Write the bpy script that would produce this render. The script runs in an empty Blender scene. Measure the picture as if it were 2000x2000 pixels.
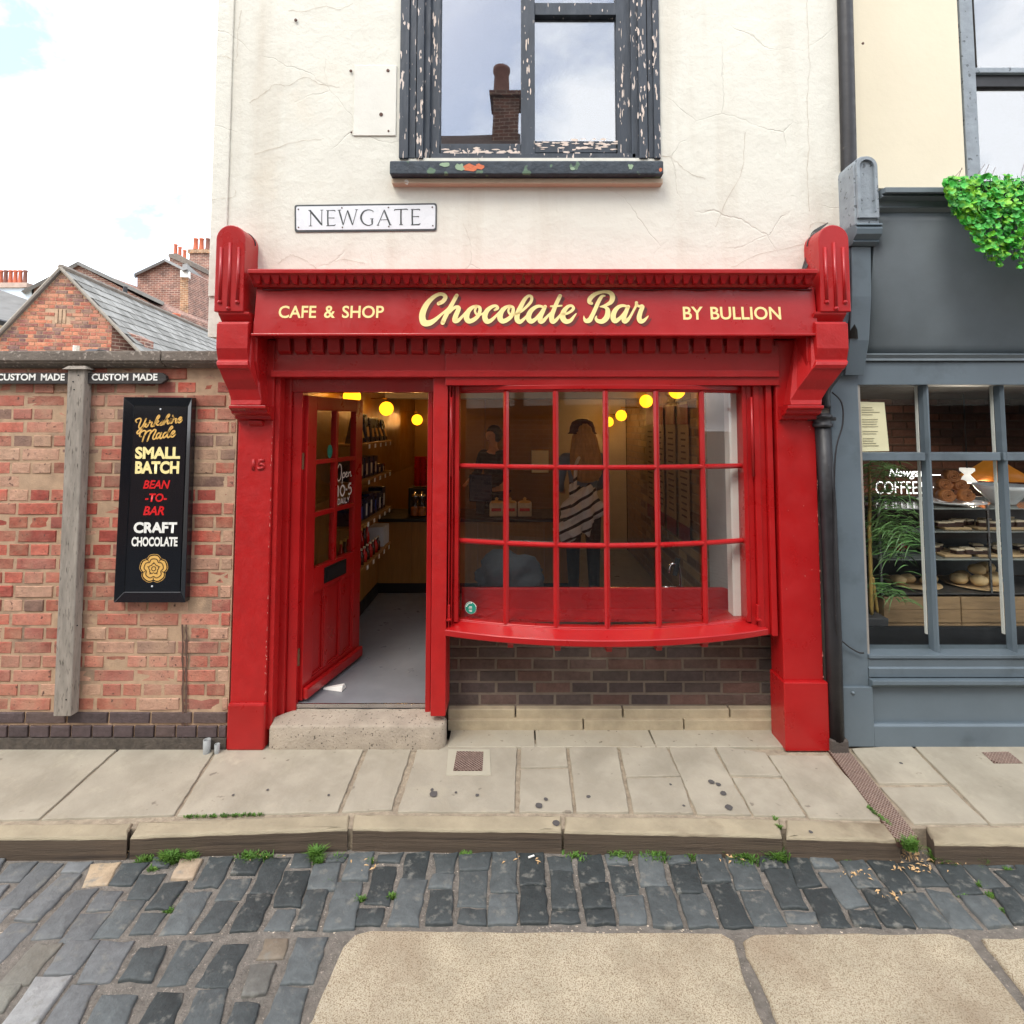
import bpy, bmesh, math, random
from mathutils import Vector, Matrix, noise
R = random.Random(7)
S = bpy.context.scene
COL = S.collection
rad = math.radians

# ---------------------------------------------------------------- camera
F, PX, PY, TH = 1080.0, 1010.0, 766.0, rad(3.4)
CAM = Vector((0.0, -3.27, 1.84))
cd = bpy.data.cameras.new('camera'); cam = bpy.data.objects.new('camera', cd); COL.objects.link(cam)
cam.location = CAM; cam.rotation_euler = (rad(90) + TH, 0, 0)
cd.sensor_width = 36; cd.lens = F / 2000 * 36
cd.shift_x = (1000 - PX) / 2000.0; cd.shift_y = -(1000 - PY) / 2000.0
cd.clip_start = 0.05; cd.clip_end = 600
S.camera = cam
# ---------------------------------------------------------------- world, sun, exposure
W = bpy.data.worlds.new("World"); S.world = W; W.use_nodes = True
wn = W.node_tree.nodes; wl = W.node_tree.links; wn.clear()
wo = wn.new('ShaderNodeOutputWorld'); bg = wn.new('ShaderNodeBackground'); bg.inputs[1].default_value = 0.12
sky = wn.new('ShaderNodeTexSky'); sky.sky_type = 'NISHITA'; sky.sun_disc = False
SUN_EL, SUN_AZ = rad(52), rad(-150)
sky.sun_elevation = SUN_EL; sky.sun_rotation = SUN_AZ; sky.dust_density = 2.0
tc = wn.new('ShaderNodeTexCoord'); mp = wn.new('ShaderNodeMapping'); mp.inputs['Scale'].default_value = (1.0, 1.0, 1.8)
nz = wn.new('ShaderNodeTexNoise'); nz.inputs['Scale'].default_value = 2.4; nz.inputs['Detail'].default_value = 9; nz.inputs['Roughness'].default_value = .58
nz.inputs['Distortion'].default_value = .35
cr = wn.new('ShaderNodeValToRGB'); cr.color_ramp.elements[0].position = .38; cr.color_ramp.elements[1].position = .56
mx = wn.new('ShaderNodeMix'); mx.data_type = 'RGBA'
mx.inputs[7].default_value = (15.0, 15.2, 15.6, 1)
wl.new(tc.outputs['Generated'], mp.inputs[0]); wl.new(mp.outputs[0], nz.inputs['Vector']); wl.new(nz.outputs[0], cr.inputs[0])
wl.new(cr.outputs[0], mx.inputs[0])
sk2 = wn.new('ShaderNodeMix'); sk2.data_type = 'RGBA'; sk2.blend_type = 'ADD'; sk2.inputs[0].default_value = 1; sk2.inputs[7].default_value = (2.8, 3.4, 4.3, 1)
wl.new(sky.outputs[0], sk2.inputs[6]); wl.new(sk2.outputs[2], mx.inputs[6])
wl.new(mx.outputs[2], bg.inputs[0]); wl.new(bg.outputs[0], wo.inputs[0])
sl = bpy.data.lights.new('sun', 'SUN'); sl.energy = 1.1; sl.angle = rad(18); sl.color = (1, .95, .87)
so = bpy.data.objects.new('sun', sl); COL.objects.link(so)
# Nishita: rotation 0 = +Y, clockwise seen from above
sd = Vector((math.sin(SUN_AZ) * math.cos(SUN_EL), math.cos(SUN_AZ) * math.cos(SUN_EL), math.sin(SUN_EL)))
so.rotation_euler = sd.to_track_quat('Z', 'Y').to_euler()
S.view_settings.view_transform = 'Standard'; S.view_settings.look = 'None'
S.view_settings.exposure = 0.70; S.view_settings.gamma = 1.0; S.view_settings.use_curve_mapping = False
S.cycles.max_bounces = 8; S.cycles.transparent_max_bounces = 12

# ---------------------------------------------------------------- helpers
def at(u, v, Y, s=2000 / 1932.0):
    """point of the vertical plane y = Y seen at position (u, v) of the photograph"""
    a = (u * s - PX) / F; b = -(v * s - PY) / F
    d = (a, math.cos(TH) - math.sin(TH) * b, math.sin(TH) + math.cos(TH) * b)
    t = (Y - CAM.y) / d[1]
    return CAM.x + d[0] * t, CAM.z + d[2] * t
def ax(u, Y, v=802): return at(u, v, Y)[0]
def az(v, Y): return at(975, v, Y)[1]
def ground(u, v, z0=0.0, slope=0.0, s=2000 / 1932.0):
    a = (u * s - PX) / F; b = -(v * s - PY) / F
    d = (a, math.cos(TH) - math.sin(TH) * b, math.sin(TH) + math.cos(TH) * b)
    t = (z0 + slope * CAM.y - CAM.z) / (d[2] - slope * d[1])
    return CAM.x + d[0] * t, CAM.y + d[1] * t
def lin(r, g, b):
    f = lambda c: (c / 255 / 12.92) if c / 255 <= .04045 else ((c / 255 + .055) / 1.055) ** 2.4
    return (f(r), f(g), f(b))

MATS = {}
def mat(name, col=(.5, .5, .5), rough=.6, metal=0., var=.15, scale=6., bump=0., bscale=60., objcol=False,
        spec=.5, emit=None, stain=None, stain_scale=3., stain_pos=(.55, .7), coat=0., speck=None, speck_scale=250, speck_pos=(.55, .62), stretch=None, bdist=.01, stain2=None, stain2_scale=1.5, stain2_pos=(.5, .8), stain2_stretch=(1, 1, 1), rvar=.10):
    if name in MATS: return MATS[name]
    m = bpy.data.materials.new(name); m.use_nodes = True; MATS[name] = m
    n = m.node_tree.nodes; l = m.node_tree.links
    p = n['Principled BSDF']; p.inputs['Roughness'].default_value = rough; p.inputs['Metallic'].default_value = metal
    p.inputs['Specular IOR Level'].default_value = spec; p.inputs['Coat Weight'].default_value = coat; p.inputs['Coat Roughness'].default_value = .15
    g = n.new('ShaderNodeNewGeometry'); src = g.outputs['Position']
    if stretch:
        mpn = n.new('ShaderNodeMapping'); mpn.inputs['Scale'].default_value = stretch; l.new(src, mpn.inputs[0]); src = mpn.outputs[0]
    def noi(sc, det=5, rg=.6):
        t = n.new('ShaderNodeTexNoise'); t.inputs['Scale'].default_value = sc; t.inputs['Detail'].default_value = det; t.inputs['Roughness'].default_value = rg
        l.new(src, t.inputs['Vector']); return t.outputs[0]
    if objcol:
        oi = n.new('ShaderNodeObjectInfo'); base = oi.outputs['Color']
    else:
        rgb = n.new('ShaderNodeRGB'); rgb.outputs[0].default_value = (*col, 1); base = rgb.outputs[0]
    if var:
        mr = n.new('ShaderNodeMapRange'); mr.inputs[1].default_value = .25; mr.inputs[2].default_value = .75
        mr.inputs[3].default_value = 1 - var; mr.inputs[4].default_value = 1 + var
        l.new(noi(scale), mr.inputs[0])
        mm = n.new('ShaderNodeMix'); mm.data_type = 'RGBA'; mm.blend_type = 'MULTIPLY'; mm.inputs[0].default_value = 1
        l.new(base, mm.inputs[6]); l.new(mr.outputs[0], mm.inputs[7]); base = mm.outputs[2]
    def over(base, sc, pos, c, det=6):
        rp = n.new('ShaderNodeValToRGB'); rp.color_ramp.elements[0].position = pos[0]; rp.color_ramp.elements[1].position = pos[1]
        l.new(noi(sc, det), rp.inputs[0])
        mm = n.new('ShaderNodeMix'); mm.data_type = 'RGBA'; l.new(rp.outputs[0], mm.inputs[0]); l.new(base, mm.inputs[6]); mm.inputs[7].default_value = (*c, 1)
        return mm.outputs[2]
    if stain2:
        m2 = n.new('ShaderNodeMapping'); m2.inputs['Scale'].default_value = stain2_stretch; l.new(g.outputs['Position'], m2.inputs[0])
        keep = src; src = m2.outputs[0]; base = over(base, stain2_scale, stain2_pos, stain2); src = keep
    if rvar and rough > .2:
        rm = n.new('ShaderNodeMapRange'); rm.inputs[1].default_value = .3; rm.inputs[2].default_value = .7; rm.inputs[3].default_value = max(0, rough - rvar); rm.inputs[4].default_value = min(1, rough + rvar)
        l.new(noi(scale * 1.7 + 1), rm.inputs[0]); l.new(rm.outputs[0], p.inputs['Roughness'])
    if stain: base = over(base, stain_scale, stain_pos, stain)
    if speck: base = over(base, speck_scale, speck_pos, speck, 2)
    l.new(base, p.inputs['Base Color'])
    if bump:
        bn = n.new('ShaderNodeBump'); bn.inputs['Strength'].default_value = bump; bn.inputs['Distance'].default_value = bdist
        l.new(noi(bscale, 6, .65), bn.inputs['Height']); l.new(bn.outputs[0], p.inputs['Normal'])
    if emit:
        p.inputs['Emission Color'].default_value = (*emit[0], 1); p.inputs['Emission Strength'].default_value = emit[1]
    return m

def glass(name, refl=1.0, tint=(.975, .985, .98), rmin=0.04, wav=0.0):
    if name in MATS: return MATS[name]
    m = bpy.data.materials.new(name); m.use_nodes = True; MATS[name] = m
    n = m.node_tree.nodes; l = m.node_tree.links; n.clear()
    o = n.new('ShaderNodeOutputMaterial'); t = n.new('ShaderNodeBsdfTransparent'); t.inputs[0].default_value = (*tint, 1)
    gl = n.new('ShaderNodeBsdfGlossy'); gl.inputs['Roughness'].default_value = 0.01
    gg = n.new('ShaderNodeNewGeometry'); dt = n.new('ShaderNodeVectorMath'); dt.operation = 'DOT_PRODUCT'; l.new(gg.outputs['Normal'], dt.inputs[0]); l.new(gg.outputs['Incoming'], dt.inputs[1])
    ab = n.new('ShaderNodeMath'); ab.operation = 'ABSOLUTE'; l.new(dt.outputs['Value'], ab.inputs[0])
    om = n.new('ShaderNodeMath'); om.operation = 'SUBTRACT'; om.inputs[0].default_value = 1; l.new(ab.outputs[0], om.inputs[1])
    pw = n.new('ShaderNodeMath'); pw.operation = 'POWER'; pw.inputs[1].default_value = 5; l.new(om.outputs[0], pw.inputs[0])
    mr = n.new('ShaderNodeMapRange'); mr.inputs[3].default_value = rmin; mr.inputs[4].default_value = 1; l.new(pw.outputs[0], mr.inputs[0])
    ms = n.new('ShaderNodeMixShader'); l.new(mr.outputs[0], ms.inputs[0]); l.new(t.outputs[0], ms.inputs[1]); l.new(gl.outputs[0], ms.inputs[2]); l.new(ms.outputs[0], o.inputs[0])
    if wav:
        tx = n.new('ShaderNodeTexNoise'); tx.inputs['Scale'].default_value = 2.2; tx.inputs['Detail'].default_value = 1
        g = n.new('ShaderNodeNewGeometry'); l.new(g.outputs['Position'], tx.inputs['Vector'])
        b = n.new('ShaderNodeBump'); b.inputs['Strength'].default_value = wav; b.inputs['Distance'].default_value = .02
        l.new(tx.outputs[0], b.inputs['Height']); l.new(b.outputs[0], gl.inputs['Normal'])
    return m

def tag(o, label=None, cat=None, group=None, kind=None):
    if label: o['label'] = label
    if cat: o['category'] = cat
    if group: o['group'] = group
    if kind: o['kind'] = kind
    return o
def adopt(o, parent):
    if parent is not None:
        o.parent = parent
        bpm = parent.get('_base')
        o.matrix_parent_inverse = Matrix.Translation(-Vector(bpm)) if bpm is not None else Matrix.Identity(4)
def thing(name, loc, label, cat, group=None):
    o = bpy.data.objects.new(name, None); COL.objects.link(o); o.location = loc; o['_base'] = list(loc); o.empty_display_size = .1
    return tag(o, label, cat, group)
def structure(name):
    o = bpy.data.objects.new(name, None); COL.objects.link(o); o['_base'] = [0, 0, 0]; o['kind'] = 'structure'; return o

class MB:
    def __init__(s): s.v = []; s.f = []
    def quad(s, a, b, c, d): k = len(s.v); s.v += [a, b, c, d]; s.f.append((k, k + 1, k + 2, k + 3))
    def box(s, x0, x1, y0, y1, z0, z1):
        if x0 > x1: x0, x1 = x1, x0
        if y0 > y1: y0, y1 = y1, y0
        if z0 > z1: z0, z1 = z1, z0
        k = len(s.v)
        s.v += [(x0, y0, z0), (x1, y0, z0), (x1, y1, z0), (x0, y1, z0), (x0, y0, z1), (x1, y0, z1), (x1, y1, z1), (x0, y1, z1)]
        s.f += [(k, k + 3, k + 2, k + 1), (k + 4, k + 5, k + 6, k + 7), (k, k + 1, k + 5, k + 4), (k + 1, k + 2, k + 6, k + 5), (k + 2, k + 3, k + 7, k + 6), (k + 3, k, k + 4, k + 7)]
        return s
    def hexa(s, p):      # eight corners: bottom ring (4), top ring (4)
        k = len(s.v); s.v += p
        s.f += [(k, k + 3, k + 2, k + 1), (k + 4, k + 5, k + 6, k + 7), (k, k + 1, k + 5, k + 4), (k + 1, k + 2, k + 6, k + 5), (k + 2, k + 3, k + 7, k + 6), (k + 3, k, k + 4, k + 7)]
        return s
    def prism(s, pts, fn0, fn1):   # polygon pts (a,b) mapped by fn0 / fn1 to the two ends
        k = len(s.v); n = len(pts)
        s.v += [fn0(*p) for p in pts] + [fn1(*p) for p in pts]
        s.f.append(tuple(range(k, k + n))); s.f.append(tuple(reversed(range(k + n, k + 2 * n))))
        for i in range(n):
            j = (i + 1) % n; s.f.append((k + i, k + n + i, k + n + j, k + j))
        return s
    def px(s, pts, x0, x1): return s.prism(pts, lambda a, b: (x0, a, b), lambda a, b: (x1, a, b))      # profile in (y,z)
    def py(s, pts, y0, y1): return s.prism(pts, lambda a, b: (a, y0, b), lambda a, b: (a, y1, b))      # outline in (x,z)
    def pz(s, pts, z0, z1): return s.prism(pts, lambda a, b: (a, b, z0), lambda a, b: (a, b, z1))
    def tube(s, path, r, seg=8, cap=True):
        path = [Vector(p) for p in path]; k = len(s.v); n = len(path)
        rs = r if isinstance(r, (list, tuple)) else [r] * n
        up = Vector((0, 0, 1)); pa = None
        for i, p in enumerate(path):
            d = (path[min(i + 1, n - 1)] - path[max(i - 1, 0)]).normalized()
            a = d.cross(up)
            if a.length < .05: a = d.cross(Vector((1, 0, 0)))
            if pa is not None and (pa - d * pa.dot(d)).length > .1: a = pa - d * pa.dot(d)
            a.normalize(); pa = a; b = d.cross(a)
            for q in range(seg):
                t = 2 * math.pi * q / seg; s.v.append(tuple(p + (a * math.cos(t) + b * math.sin(t)) * rs[i]))
        for i in range(n - 1):
            for q in range(seg):
                w = (q + 1) % seg; s.f.append((k + i * seg + q, k + i * seg + w, k + (i + 1) * seg + w, k + (i + 1) * seg + q))
        if cap:
            s.f.append(tuple(range(k + seg - 1, k - 1, -1))); s.f.append(tuple(range(k + (n - 1) * seg, k + n * seg)))
        return s
    def lathe(s, prof, c, seg=16, axis='z'):
        k = len(s.v)
        for r, h in prof:
            for q in range(seg):
                t = 2 * math.pi * q / seg; a, b = r * math.cos(t), r * math.sin(t)
                s.v.append((c[0] + a, c[1] + b, c[2] + h) if axis == 'z' else (c[0] + a, c[1] + h, c[2] + b))
        for i in range(len(prof) - 1):
            for q in range(seg):
                w = (q + 1) % seg
                f = (k + i * seg + q, k + i * seg + w, k + (i + 1) * seg + w, k + (i + 1) * seg + q)
                s.f.append(f if axis == 'z' else f[::-1])
        return s
    def build(s, name, m, parent=None, smooth=False, bevel=0, col=None, seg=2, fix=True):
        me = bpy.data.meshes.new(name); me.from_pydata([tuple(v) for v in s.v], [], s.f)
        if fix:
            bm = bmesh.new(); bm.from_mesh(me); bmesh.ops.recalc_face_normals(bm, faces=bm.faces); bm.to_mesh(me); bm.free()
        me.materials.append(m)
        if smooth:
            for p in me.polygons: p.use_smooth = True
        o = bpy.data.objects.new(name, me); COL.objects.link(o)
        if bevel:
            b = o.modifiers.new('bevel', 'BEVEL'); b.width = bevel; b.segments = seg; b.limit_method = 'ANGLE'; b.angle_limit = rad(40)
        if col: o.color = (*col, 1)
        adopt(o, parent); return o
def BX(name, x0, x1, y0, y1, z0, z1, m, parent=None, bevel=0, **k): return MB().box(x0, x1, y0, y1, z0, z1).build(name, m, parent, bevel=bevel, **k)
def PB(name, u0, v0, u1, v1, Y, dep, m, parent=None, bevel=0, **k):
    """box whose front face fills the given rectangle of the photograph on the plane y = Y"""
    c = .5 * (v0 + v1); x0 = ax(u0, Y, c); x1 = ax(u1, Y, c); z1 = az(v0, Y); z0 = az(v1, Y)
    return BX(name, x0, x1, Y, Y + dep, z0, z1, m, parent, bevel, **k)

ORD = ('first', 'second', 'third', 'fourth', 'fifth', 'sixth', 'seventh', 'eighth', 'ninth', 'tenth', 'eleventh', 'twelfth', 'thirteenth', 'fourteenth', 'fifteenth')
# ------- strokes and lettering
def smooth_path(pts, n=6):
    out = []
    P = [pts[0]] + list(pts) + [pts[-1]]
    for i in range(1, len(P) - 2):
        for k in range(n):
            t = k / n; a, b, c, d = P[i - 1], P[i], P[i + 1], P[i + 2]
            out.append(tuple(.5 * (2 * b[j] + (c[j] - a[j]) * t + (2 * a[j] - 5 * b[j] + 4 * c[j] - d[j]) * t * t + (3 * b[j] - a[j] - 3 * c[j] + d[j]) * t ** 3) for j in range(len(b))))
    out.append(tuple(pts[-1])); return out
def ribbon(mb, pts, cap=True):
    """pts (x,z,w,y): a flat stroke in the x-z plane"""
    n = len(pts); k = len(mb.v); L = []; Rr = []
    for i, p in enumerate(pts):
        a = pts[max(i - 1, 0)]; b = pts[min(i + 1, n - 1)]
        dx, dz = b[0] - a[0], b[1] - a[1]; l = math.hypot(dx, dz) or 1e-9; nx, nz_ = -dz / l, dx / l
        L.append((p[0] + nx * p[2] / 2, p[3], p[1] + nz_ * p[2] / 2)); Rr.append((p[0] - nx * p[2] / 2, p[3], p[1] - nz_ * p[2] / 2))
    mb.v += L + Rr
    for i in range(n - 1): mb.f.append((k + i, k + i + 1, k + n + i + 1, k + n + i))
    if cap:
        for p in (pts[0], pts[-1]):
            k = len(mb.v); mb.v += [(p[0] + math.cos(t * math.pi / 5) * p[2] / 2, p[3], p[1] + math.sin(t * math.pi / 5) * p[2] / 2) for t in range(10)]
            mb.f.append(tuple(range(k, k + 10)))
def strokes(name, data, u0, v0, sc, Y, m, parent, w=None, off=(0, 0), sm=5, cap=True, step=.00012, wz=1.0):
    """data: strokes in pixels of an enlarged crop whose corner is (u0, v0) and scale is sc (photo of 2000 px)"""
    mb = MB(); k = 0
    for st in data:
        pts = [(p[0] + off[0], p[1] + off[1], (p[2] if len(p) > 2 else w)) for p in st]
        if sm > 1 and len(pts) > 2: pts = smooth_path(pts, sm)
        out = []
        for p in pts:
            x, z = at(u0 + p[0] / sc, v0 + p[1] / sc, Y, 1.0)
            out.append((x, z, max(p[2], 1) / sc * (Y - CAM.y) / F * wz, Y - k * step))
        ribbon(mb, out, cap); k += 1
    return mb.build(name, m, parent, fix=False)
def text(name, s, u0, v0, u1, v1, Y, m, parent, bold=0., shear=0., ext=.0005, s_=2000 / 1932., flip=False, space=1.0, rot=None):
    cu = bpy.data.curves.new(name, 'FONT'); cu.body = s; cu.size = 1; cu.offset = bold; cu.shear = shear; cu.extrude = 0; cu.space_character = space
    cu.resolution_u = 4
    o = bpy.data.objects.new('tmp', cu); COL.objects.link(o)
    dg = bpy.context.evaluated_depsgraph_get(); me = bpy.data.meshes.new_from_object(o.evaluated_get(dg)); bpy.data.objects.remove(o)
    xs = [v.co.x for v in me.vertices]; ys = [v.co.y for v in me.vertices]
    a0, a1, b0, b1 = min(xs), max(xs), min(ys), max(ys)
    X0, Z1 = at(u0, v0, Y, s_); X1, Z0 = at(u1, v1, Y, s_)
    if rot is None:
        X0 = at(u0, .5 * (v0 + v1), Y, s_)[0]; X1 = at(u1, .5 * (v0 + v1), Y, s_)[0]
    for v in me.vertices:
        t = (v.co.x - a0) / (a1 - a0)
        if flip: t = 1 - t
        v.co = (X0 + t * (X1 - X0), Y, Z0 + (v.co.y - b0) / (b1 - b0) * (Z1 - Z0))
    me.materials.append(m); ob = bpy.data.objects.new(name, me); me.name = name; COL.objects.link(ob)
    adopt(ob, parent); return ob

# ------- bricks and stones
def brick_mesh(k):
    r = random.Random(k); e = .03; v = []
    # front face inset (y=0 is the front), ring back
    n = [(-.5, -.5), (0, -.5), (.5, -.5), (.5, 0), (.5, .5), (0, .5), (-.5, .5), (-.5, 0)]
    for a, b in n: v.append((a * (1 - .035) + r.uniform(-.006, .006), r.uniform(-.02, .02), b * (1 - .10) + r.uniform(-.025, .025)))
    for a, b in n: v.append((a + r.uniform(-.006, .006), .09, b + r.uniform(-.02, .02)))
    for a, b in n: v.append((a, 1, b))
    v.append((r.uniform(-.2, .2), r.uniform(-.05, .02), r.uniform(-.1, .1)))
    f = []
    for i in range(8):
        j = (i + 1) % 8; f.append((24, j, i)); f.append((i, j, 8 + j, 8 + i)); f.append((8 + i, 8 + j, 16 + j, 16 + i))
    me = bpy.data.meshes.new('brick'); me.from_pydata(v, [], f)
    bm = bmesh.new(); bm.from_mesh(me); bmesh.ops.recalc_face_normals(bm, faces=bm.faces); bm.to_mesh(me); bm.free()
    return me
BM = {}
def brick_variants(m):
    if m.name not in BM:
        L = []
        for k in range(9):
            me = brick_mesh(k); me.materials.append(m); L.append(me)
        BM[m.name] = L
    return BM[m.name]
def brick_wall(parent, O, ang, x0, x1, z0, z1, m, pal, bl=.235, bh=.0806, j=.011, dep=.05, bond='english', extent=None, limit=300, rnd=None, holes=(), rough=.0):
    """O: origin of the face, ang: rotation of its x axis about z, front faces local -y; joints stay open over a mortar face built apart"""
    rnd = rnd or random.Random(11); V = brick_variants(m); ca, sa = math.cos(ang), math.sin(ang); cnt = 0
    rest = MB(); k = 0; z = z0; items = []
    while z < z1 - bh * .4:
        if bond == 'english': L = bl if k % 2 == 0 else bl / 2; off = 0 if k % 2 == 0 else bl / 4
        elif bond == 'flemish': L = None; off = (k % 2) * bl * .75
        elif bond == 'garden': L = bl if k % 4 else bl / 2; off = (k % 2) * bl / 2 if k % 4 else bl / 4
        else: L = bl; off = (k % 2) * bl / 2
        lo, hi = (x0, x1) if extent is None else extent(z + bh / 2)
        lo = max(lo, x0); hi = min(hi, x1)
        x = x0 - off - rnd.uniform(0, .02); q = 0
        while x < hi:
            l = L if L else (bl if q % 2 == 0 else bl / 2); q += 1
            l2 = l * rnd.uniform(.96, 1.04); a, b = max(x, lo), min(x + l2, hi)
            hole = any(a < h[1] - .03 and b > h[0] + .03 and h[2] < z + bh / 2 < h[3] for h in holes)
            if b - a > .035 and not hole: items.append(((a + b) / 2, z + bh / 2, b - a - j, min(bh, z1 - z) - j))
            x += l2
        z += bh; k += 1
    items.sort(key=lambda t: (Vector((O[0] + ca * t[0], O[1] + sa * t[0], O[2] + t[1])) - CAM).length)
    for i, (cx, cz, w, h) in enumerate(items):
        w *= rnd.uniform(.985, 1.0); h *= rnd.uniform(.93, 1.03)
        pr = rnd.uniform(0, .006) + (rnd.uniform(0, rough) if rough else 0)
        px_, py_ = cx, -.0 + pr
        X = O[0] + ca * px_ - sa * py_; Y = O[1] + sa * px_ + ca * py_; Z = O[2] + cz
        if i < limit:
            o = bpy.data.objects.new('brick', rnd.choice(V)); COL.objects.link(o)
            o.location = (X, Y, Z); o.rotation_euler = (0, rnd.uniform(-.008, .008), ang); o.scale = (w, dep, h)
            c = rnd.choice(pal); s = rnd.uniform(.8, 1.15); o.color = (c[0] * s, c[1] * s, c[2] * s, 1); adopt(o, parent)
        else:
            def T(a, b, c_): return (X + ca * a - sa * b, Y + sa * a + ca * b, Z + c_)
            rest.hexa([T(-w / 2, 0, -h / 2), T(w / 2, 0, -h / 2), T(w / 2, dep, -h / 2), T(-w / 2, dep, -h / 2), T(-w / 2, 0, h / 2), T(w / 2, 0, h / 2), T(w / 2, dep, h / 2), T(-w / 2, dep, h / 2)])
    if rest.v:
        o = rest.build('brick_courses', m, parent, fix=False, col=pal[0]); o['kind'] = 'stuff'
def stone(name, pts, zf, thick, m, parent, inset=.008, drop=.006, jit=.004, sub=2, crown=0., rnd=R, col=None, smooth=True, side=None, flat=False):
    smooth = smooth and not flat or smooth
    """a laid stone: outline pts (x,y), top height function zf(x,y)"""
    out = []
    n = len(pts)
    for i in range(n):
        a = pts[i]; b = pts[(i + 1) % n]
        sb = max(1, min(sub * 3, round(math.dist(a, b) / max(.04, inset * 3.2))))
        for s in range(sb):
            t = s / sb; j1 = rnd.uniform(-jit, jit); j2 = rnd.uniform(-jit, jit)
            out.append((a[0] + (b[0] - a[0]) * t + j1, a[1] + (b[1] - a[1]) * t + j2))
    cx = sum(p[0] for p in out) / len(out); cy = sum(p[1] for p in out) / len(out); N = len(out)
    v = []; f = []
    ar = sum(out[i][0] * out[(i + 1) % N][1] - out[(i + 1) % N][0] * out[i][1] for i in range(N)); sg = 1 if ar > 0 else -1
    nr = []
    for i in range(N):
        a = out[i - 1]; b = out[(i + 1) % N]; dx, dy = b[0] - a[0], b[1] - a[1]; l = math.hypot(dx, dy) or 1; nr.append((-dy / l * sg, dx / l * sg))
    for k, (ins, dz) in enumerate(((inset, 0), (inset * .35, -drop * .35), (0, -drop), (0, -thick))):
        for i, (x, y) in enumerate(out):
            X, Y = x + nr[i][0] * ins, y + nr[i][1] * ins
            v.append((X, Y, zf(X, Y) + dz + (rnd.uniform(-.0015, .0015) if k < 2 and crown else 0)))
    if not flat: v.append((cx, cy, zf(cx, cy) + crown)); C = len(v) - 1
    else: v.append((cx, cy, zf(cx, cy))); C = len(v) - 1
    for i in range(N):
        j = (i + 1) % N
        f.append((i, j, C))
        for k in range(3): f.append((k * N + i, (k + 1) * N + i, (k + 1) * N + j, k * N + j))
    mb = MB(); mb.v = v; mb.f = f
    o = mb.build(name, m, parent, smooth=smooth, col=col)
    if flat:
        for p in o.data.polygons:
            if p.index % 4 == 0: p.use_smooth = False
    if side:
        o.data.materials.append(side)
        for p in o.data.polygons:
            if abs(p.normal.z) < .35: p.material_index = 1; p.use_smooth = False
    return o

# ---------------------------------------------------------------- materials
RED = mat('red_gloss_paint', (.40, .007, .008), rough=.36, var=.13, scale=3, bump=.3, bscale=24, spec=.5, coat=.18, bdist=.004, rvar=.14, stain2=(.26, .004, .005), stain2_scale=1.6, stain2_pos=(.55, .9))
REDW = mat('red_weathered_paint', (.43, .010, .010), rough=.45, var=.12, scale=9, bump=.4, bscale=22, bdist=.008)
CREAM = mat('cream_render', lin(224, 221, 208), rough=.85, var=.05, scale=1.6, stain2=lin(206, 197, 180), stain2_scale=1.2, stain2_pos=(.5, .85), stain2_stretch=(3, 1, .35), bump=.5, bscale=7, stain=lin(222, 205, 180), stain_scale=1.1, stain_pos=(.60, .9), bdist=.02)
def add_cracks(m):
    n = m.node_tree.nodes; l = m.node_tree.links; p = n['Principled BSDF']; g = n.new('ShaderNodeNewGeometry')
    t = n.new('ShaderNodeTexNoise'); t.inputs['Scale'].default_value = 3; t.inputs['Detail'].default_value = 6
    l.new(g.outputs['Position'], t.inputs['Vector'])
    ad = n.new('ShaderNodeMix'); ad.data_type = 'VECTOR'; ad.inputs[0].default_value = .16; l.new(g.outputs['Position'], ad.inputs[4]); l.new(t.outputs['Color'], ad.inputs[5])
    v = n.new('ShaderNodeTexVoronoi'); v.feature = 'DISTANCE_TO_EDGE'; v.inputs['Scale'].default_value = 1.9; l.new(ad.outputs[1], v.inputs['Vector'])
    mr = n.new('ShaderNodeMapRange'); mr.inputs[1].default_value = 0.0; mr.inputs[2].default_value = .007; mr.inputs[3].default_value = 1; mr.inputs[4].default_value = 0; l.new(v.outputs['Distance'], mr.inputs[0])
    n2 = n.new('ShaderNodeTexNoise'); n2.inputs['Scale'].default_value = 1.7; l.new(g.outputs['Position'], n2.inputs['Vector'])
    r2 = n.new('ShaderNodeMapRange'); r2.inputs[1].default_value = .5; r2.inputs[2].default_value = .6; l.new(n2.outputs[0], r2.inputs[0])
    mu = n.new('ShaderNodeMath'); mu.operation = 'MULTIPLY'; l.new(mr.outputs[0], mu.inputs[0]); l.new(r2.outputs[0], mu.inputs[1])
    mm = n.new('ShaderNodeMix'); mm.data_type = 'RGBA'; old = p.inputs['Base Color'].links[0].from_socket
    k = n.new('ShaderNodeMath'); k.operation = 'MULTIPLY'; k.inputs[1].default_value = .14; l.new(mu.outputs[0], k.inputs[0])
    l.new(k.outputs[0], mm.inputs[0]); l.new(old, mm.inputs[6]); mm.inputs[7].default_value = (*lin(150, 132, 112), 1); l.new(mm.outputs[2], p.inputs['Base Color'])
    b = n.new('ShaderNodeBump'); b.invert = True; b.inputs['Strength'].default_value = .6; b.inputs['Distance'].default_value = .004
    ob = p.inputs['Normal'].links[0].from_socket; l.new(mu.outputs[0], b.inputs['Height']); l.new(ob, b.inputs['Normal']); l.new(b.outputs[0], p.inputs['Normal'])
add_cracks(CREAM)
YCREAM = mat('yellow_cream_render', lin(226, 215, 190), rough=.85, var=.04, scale=2, bump=.2, bscale=14, bdist=.01)
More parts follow.
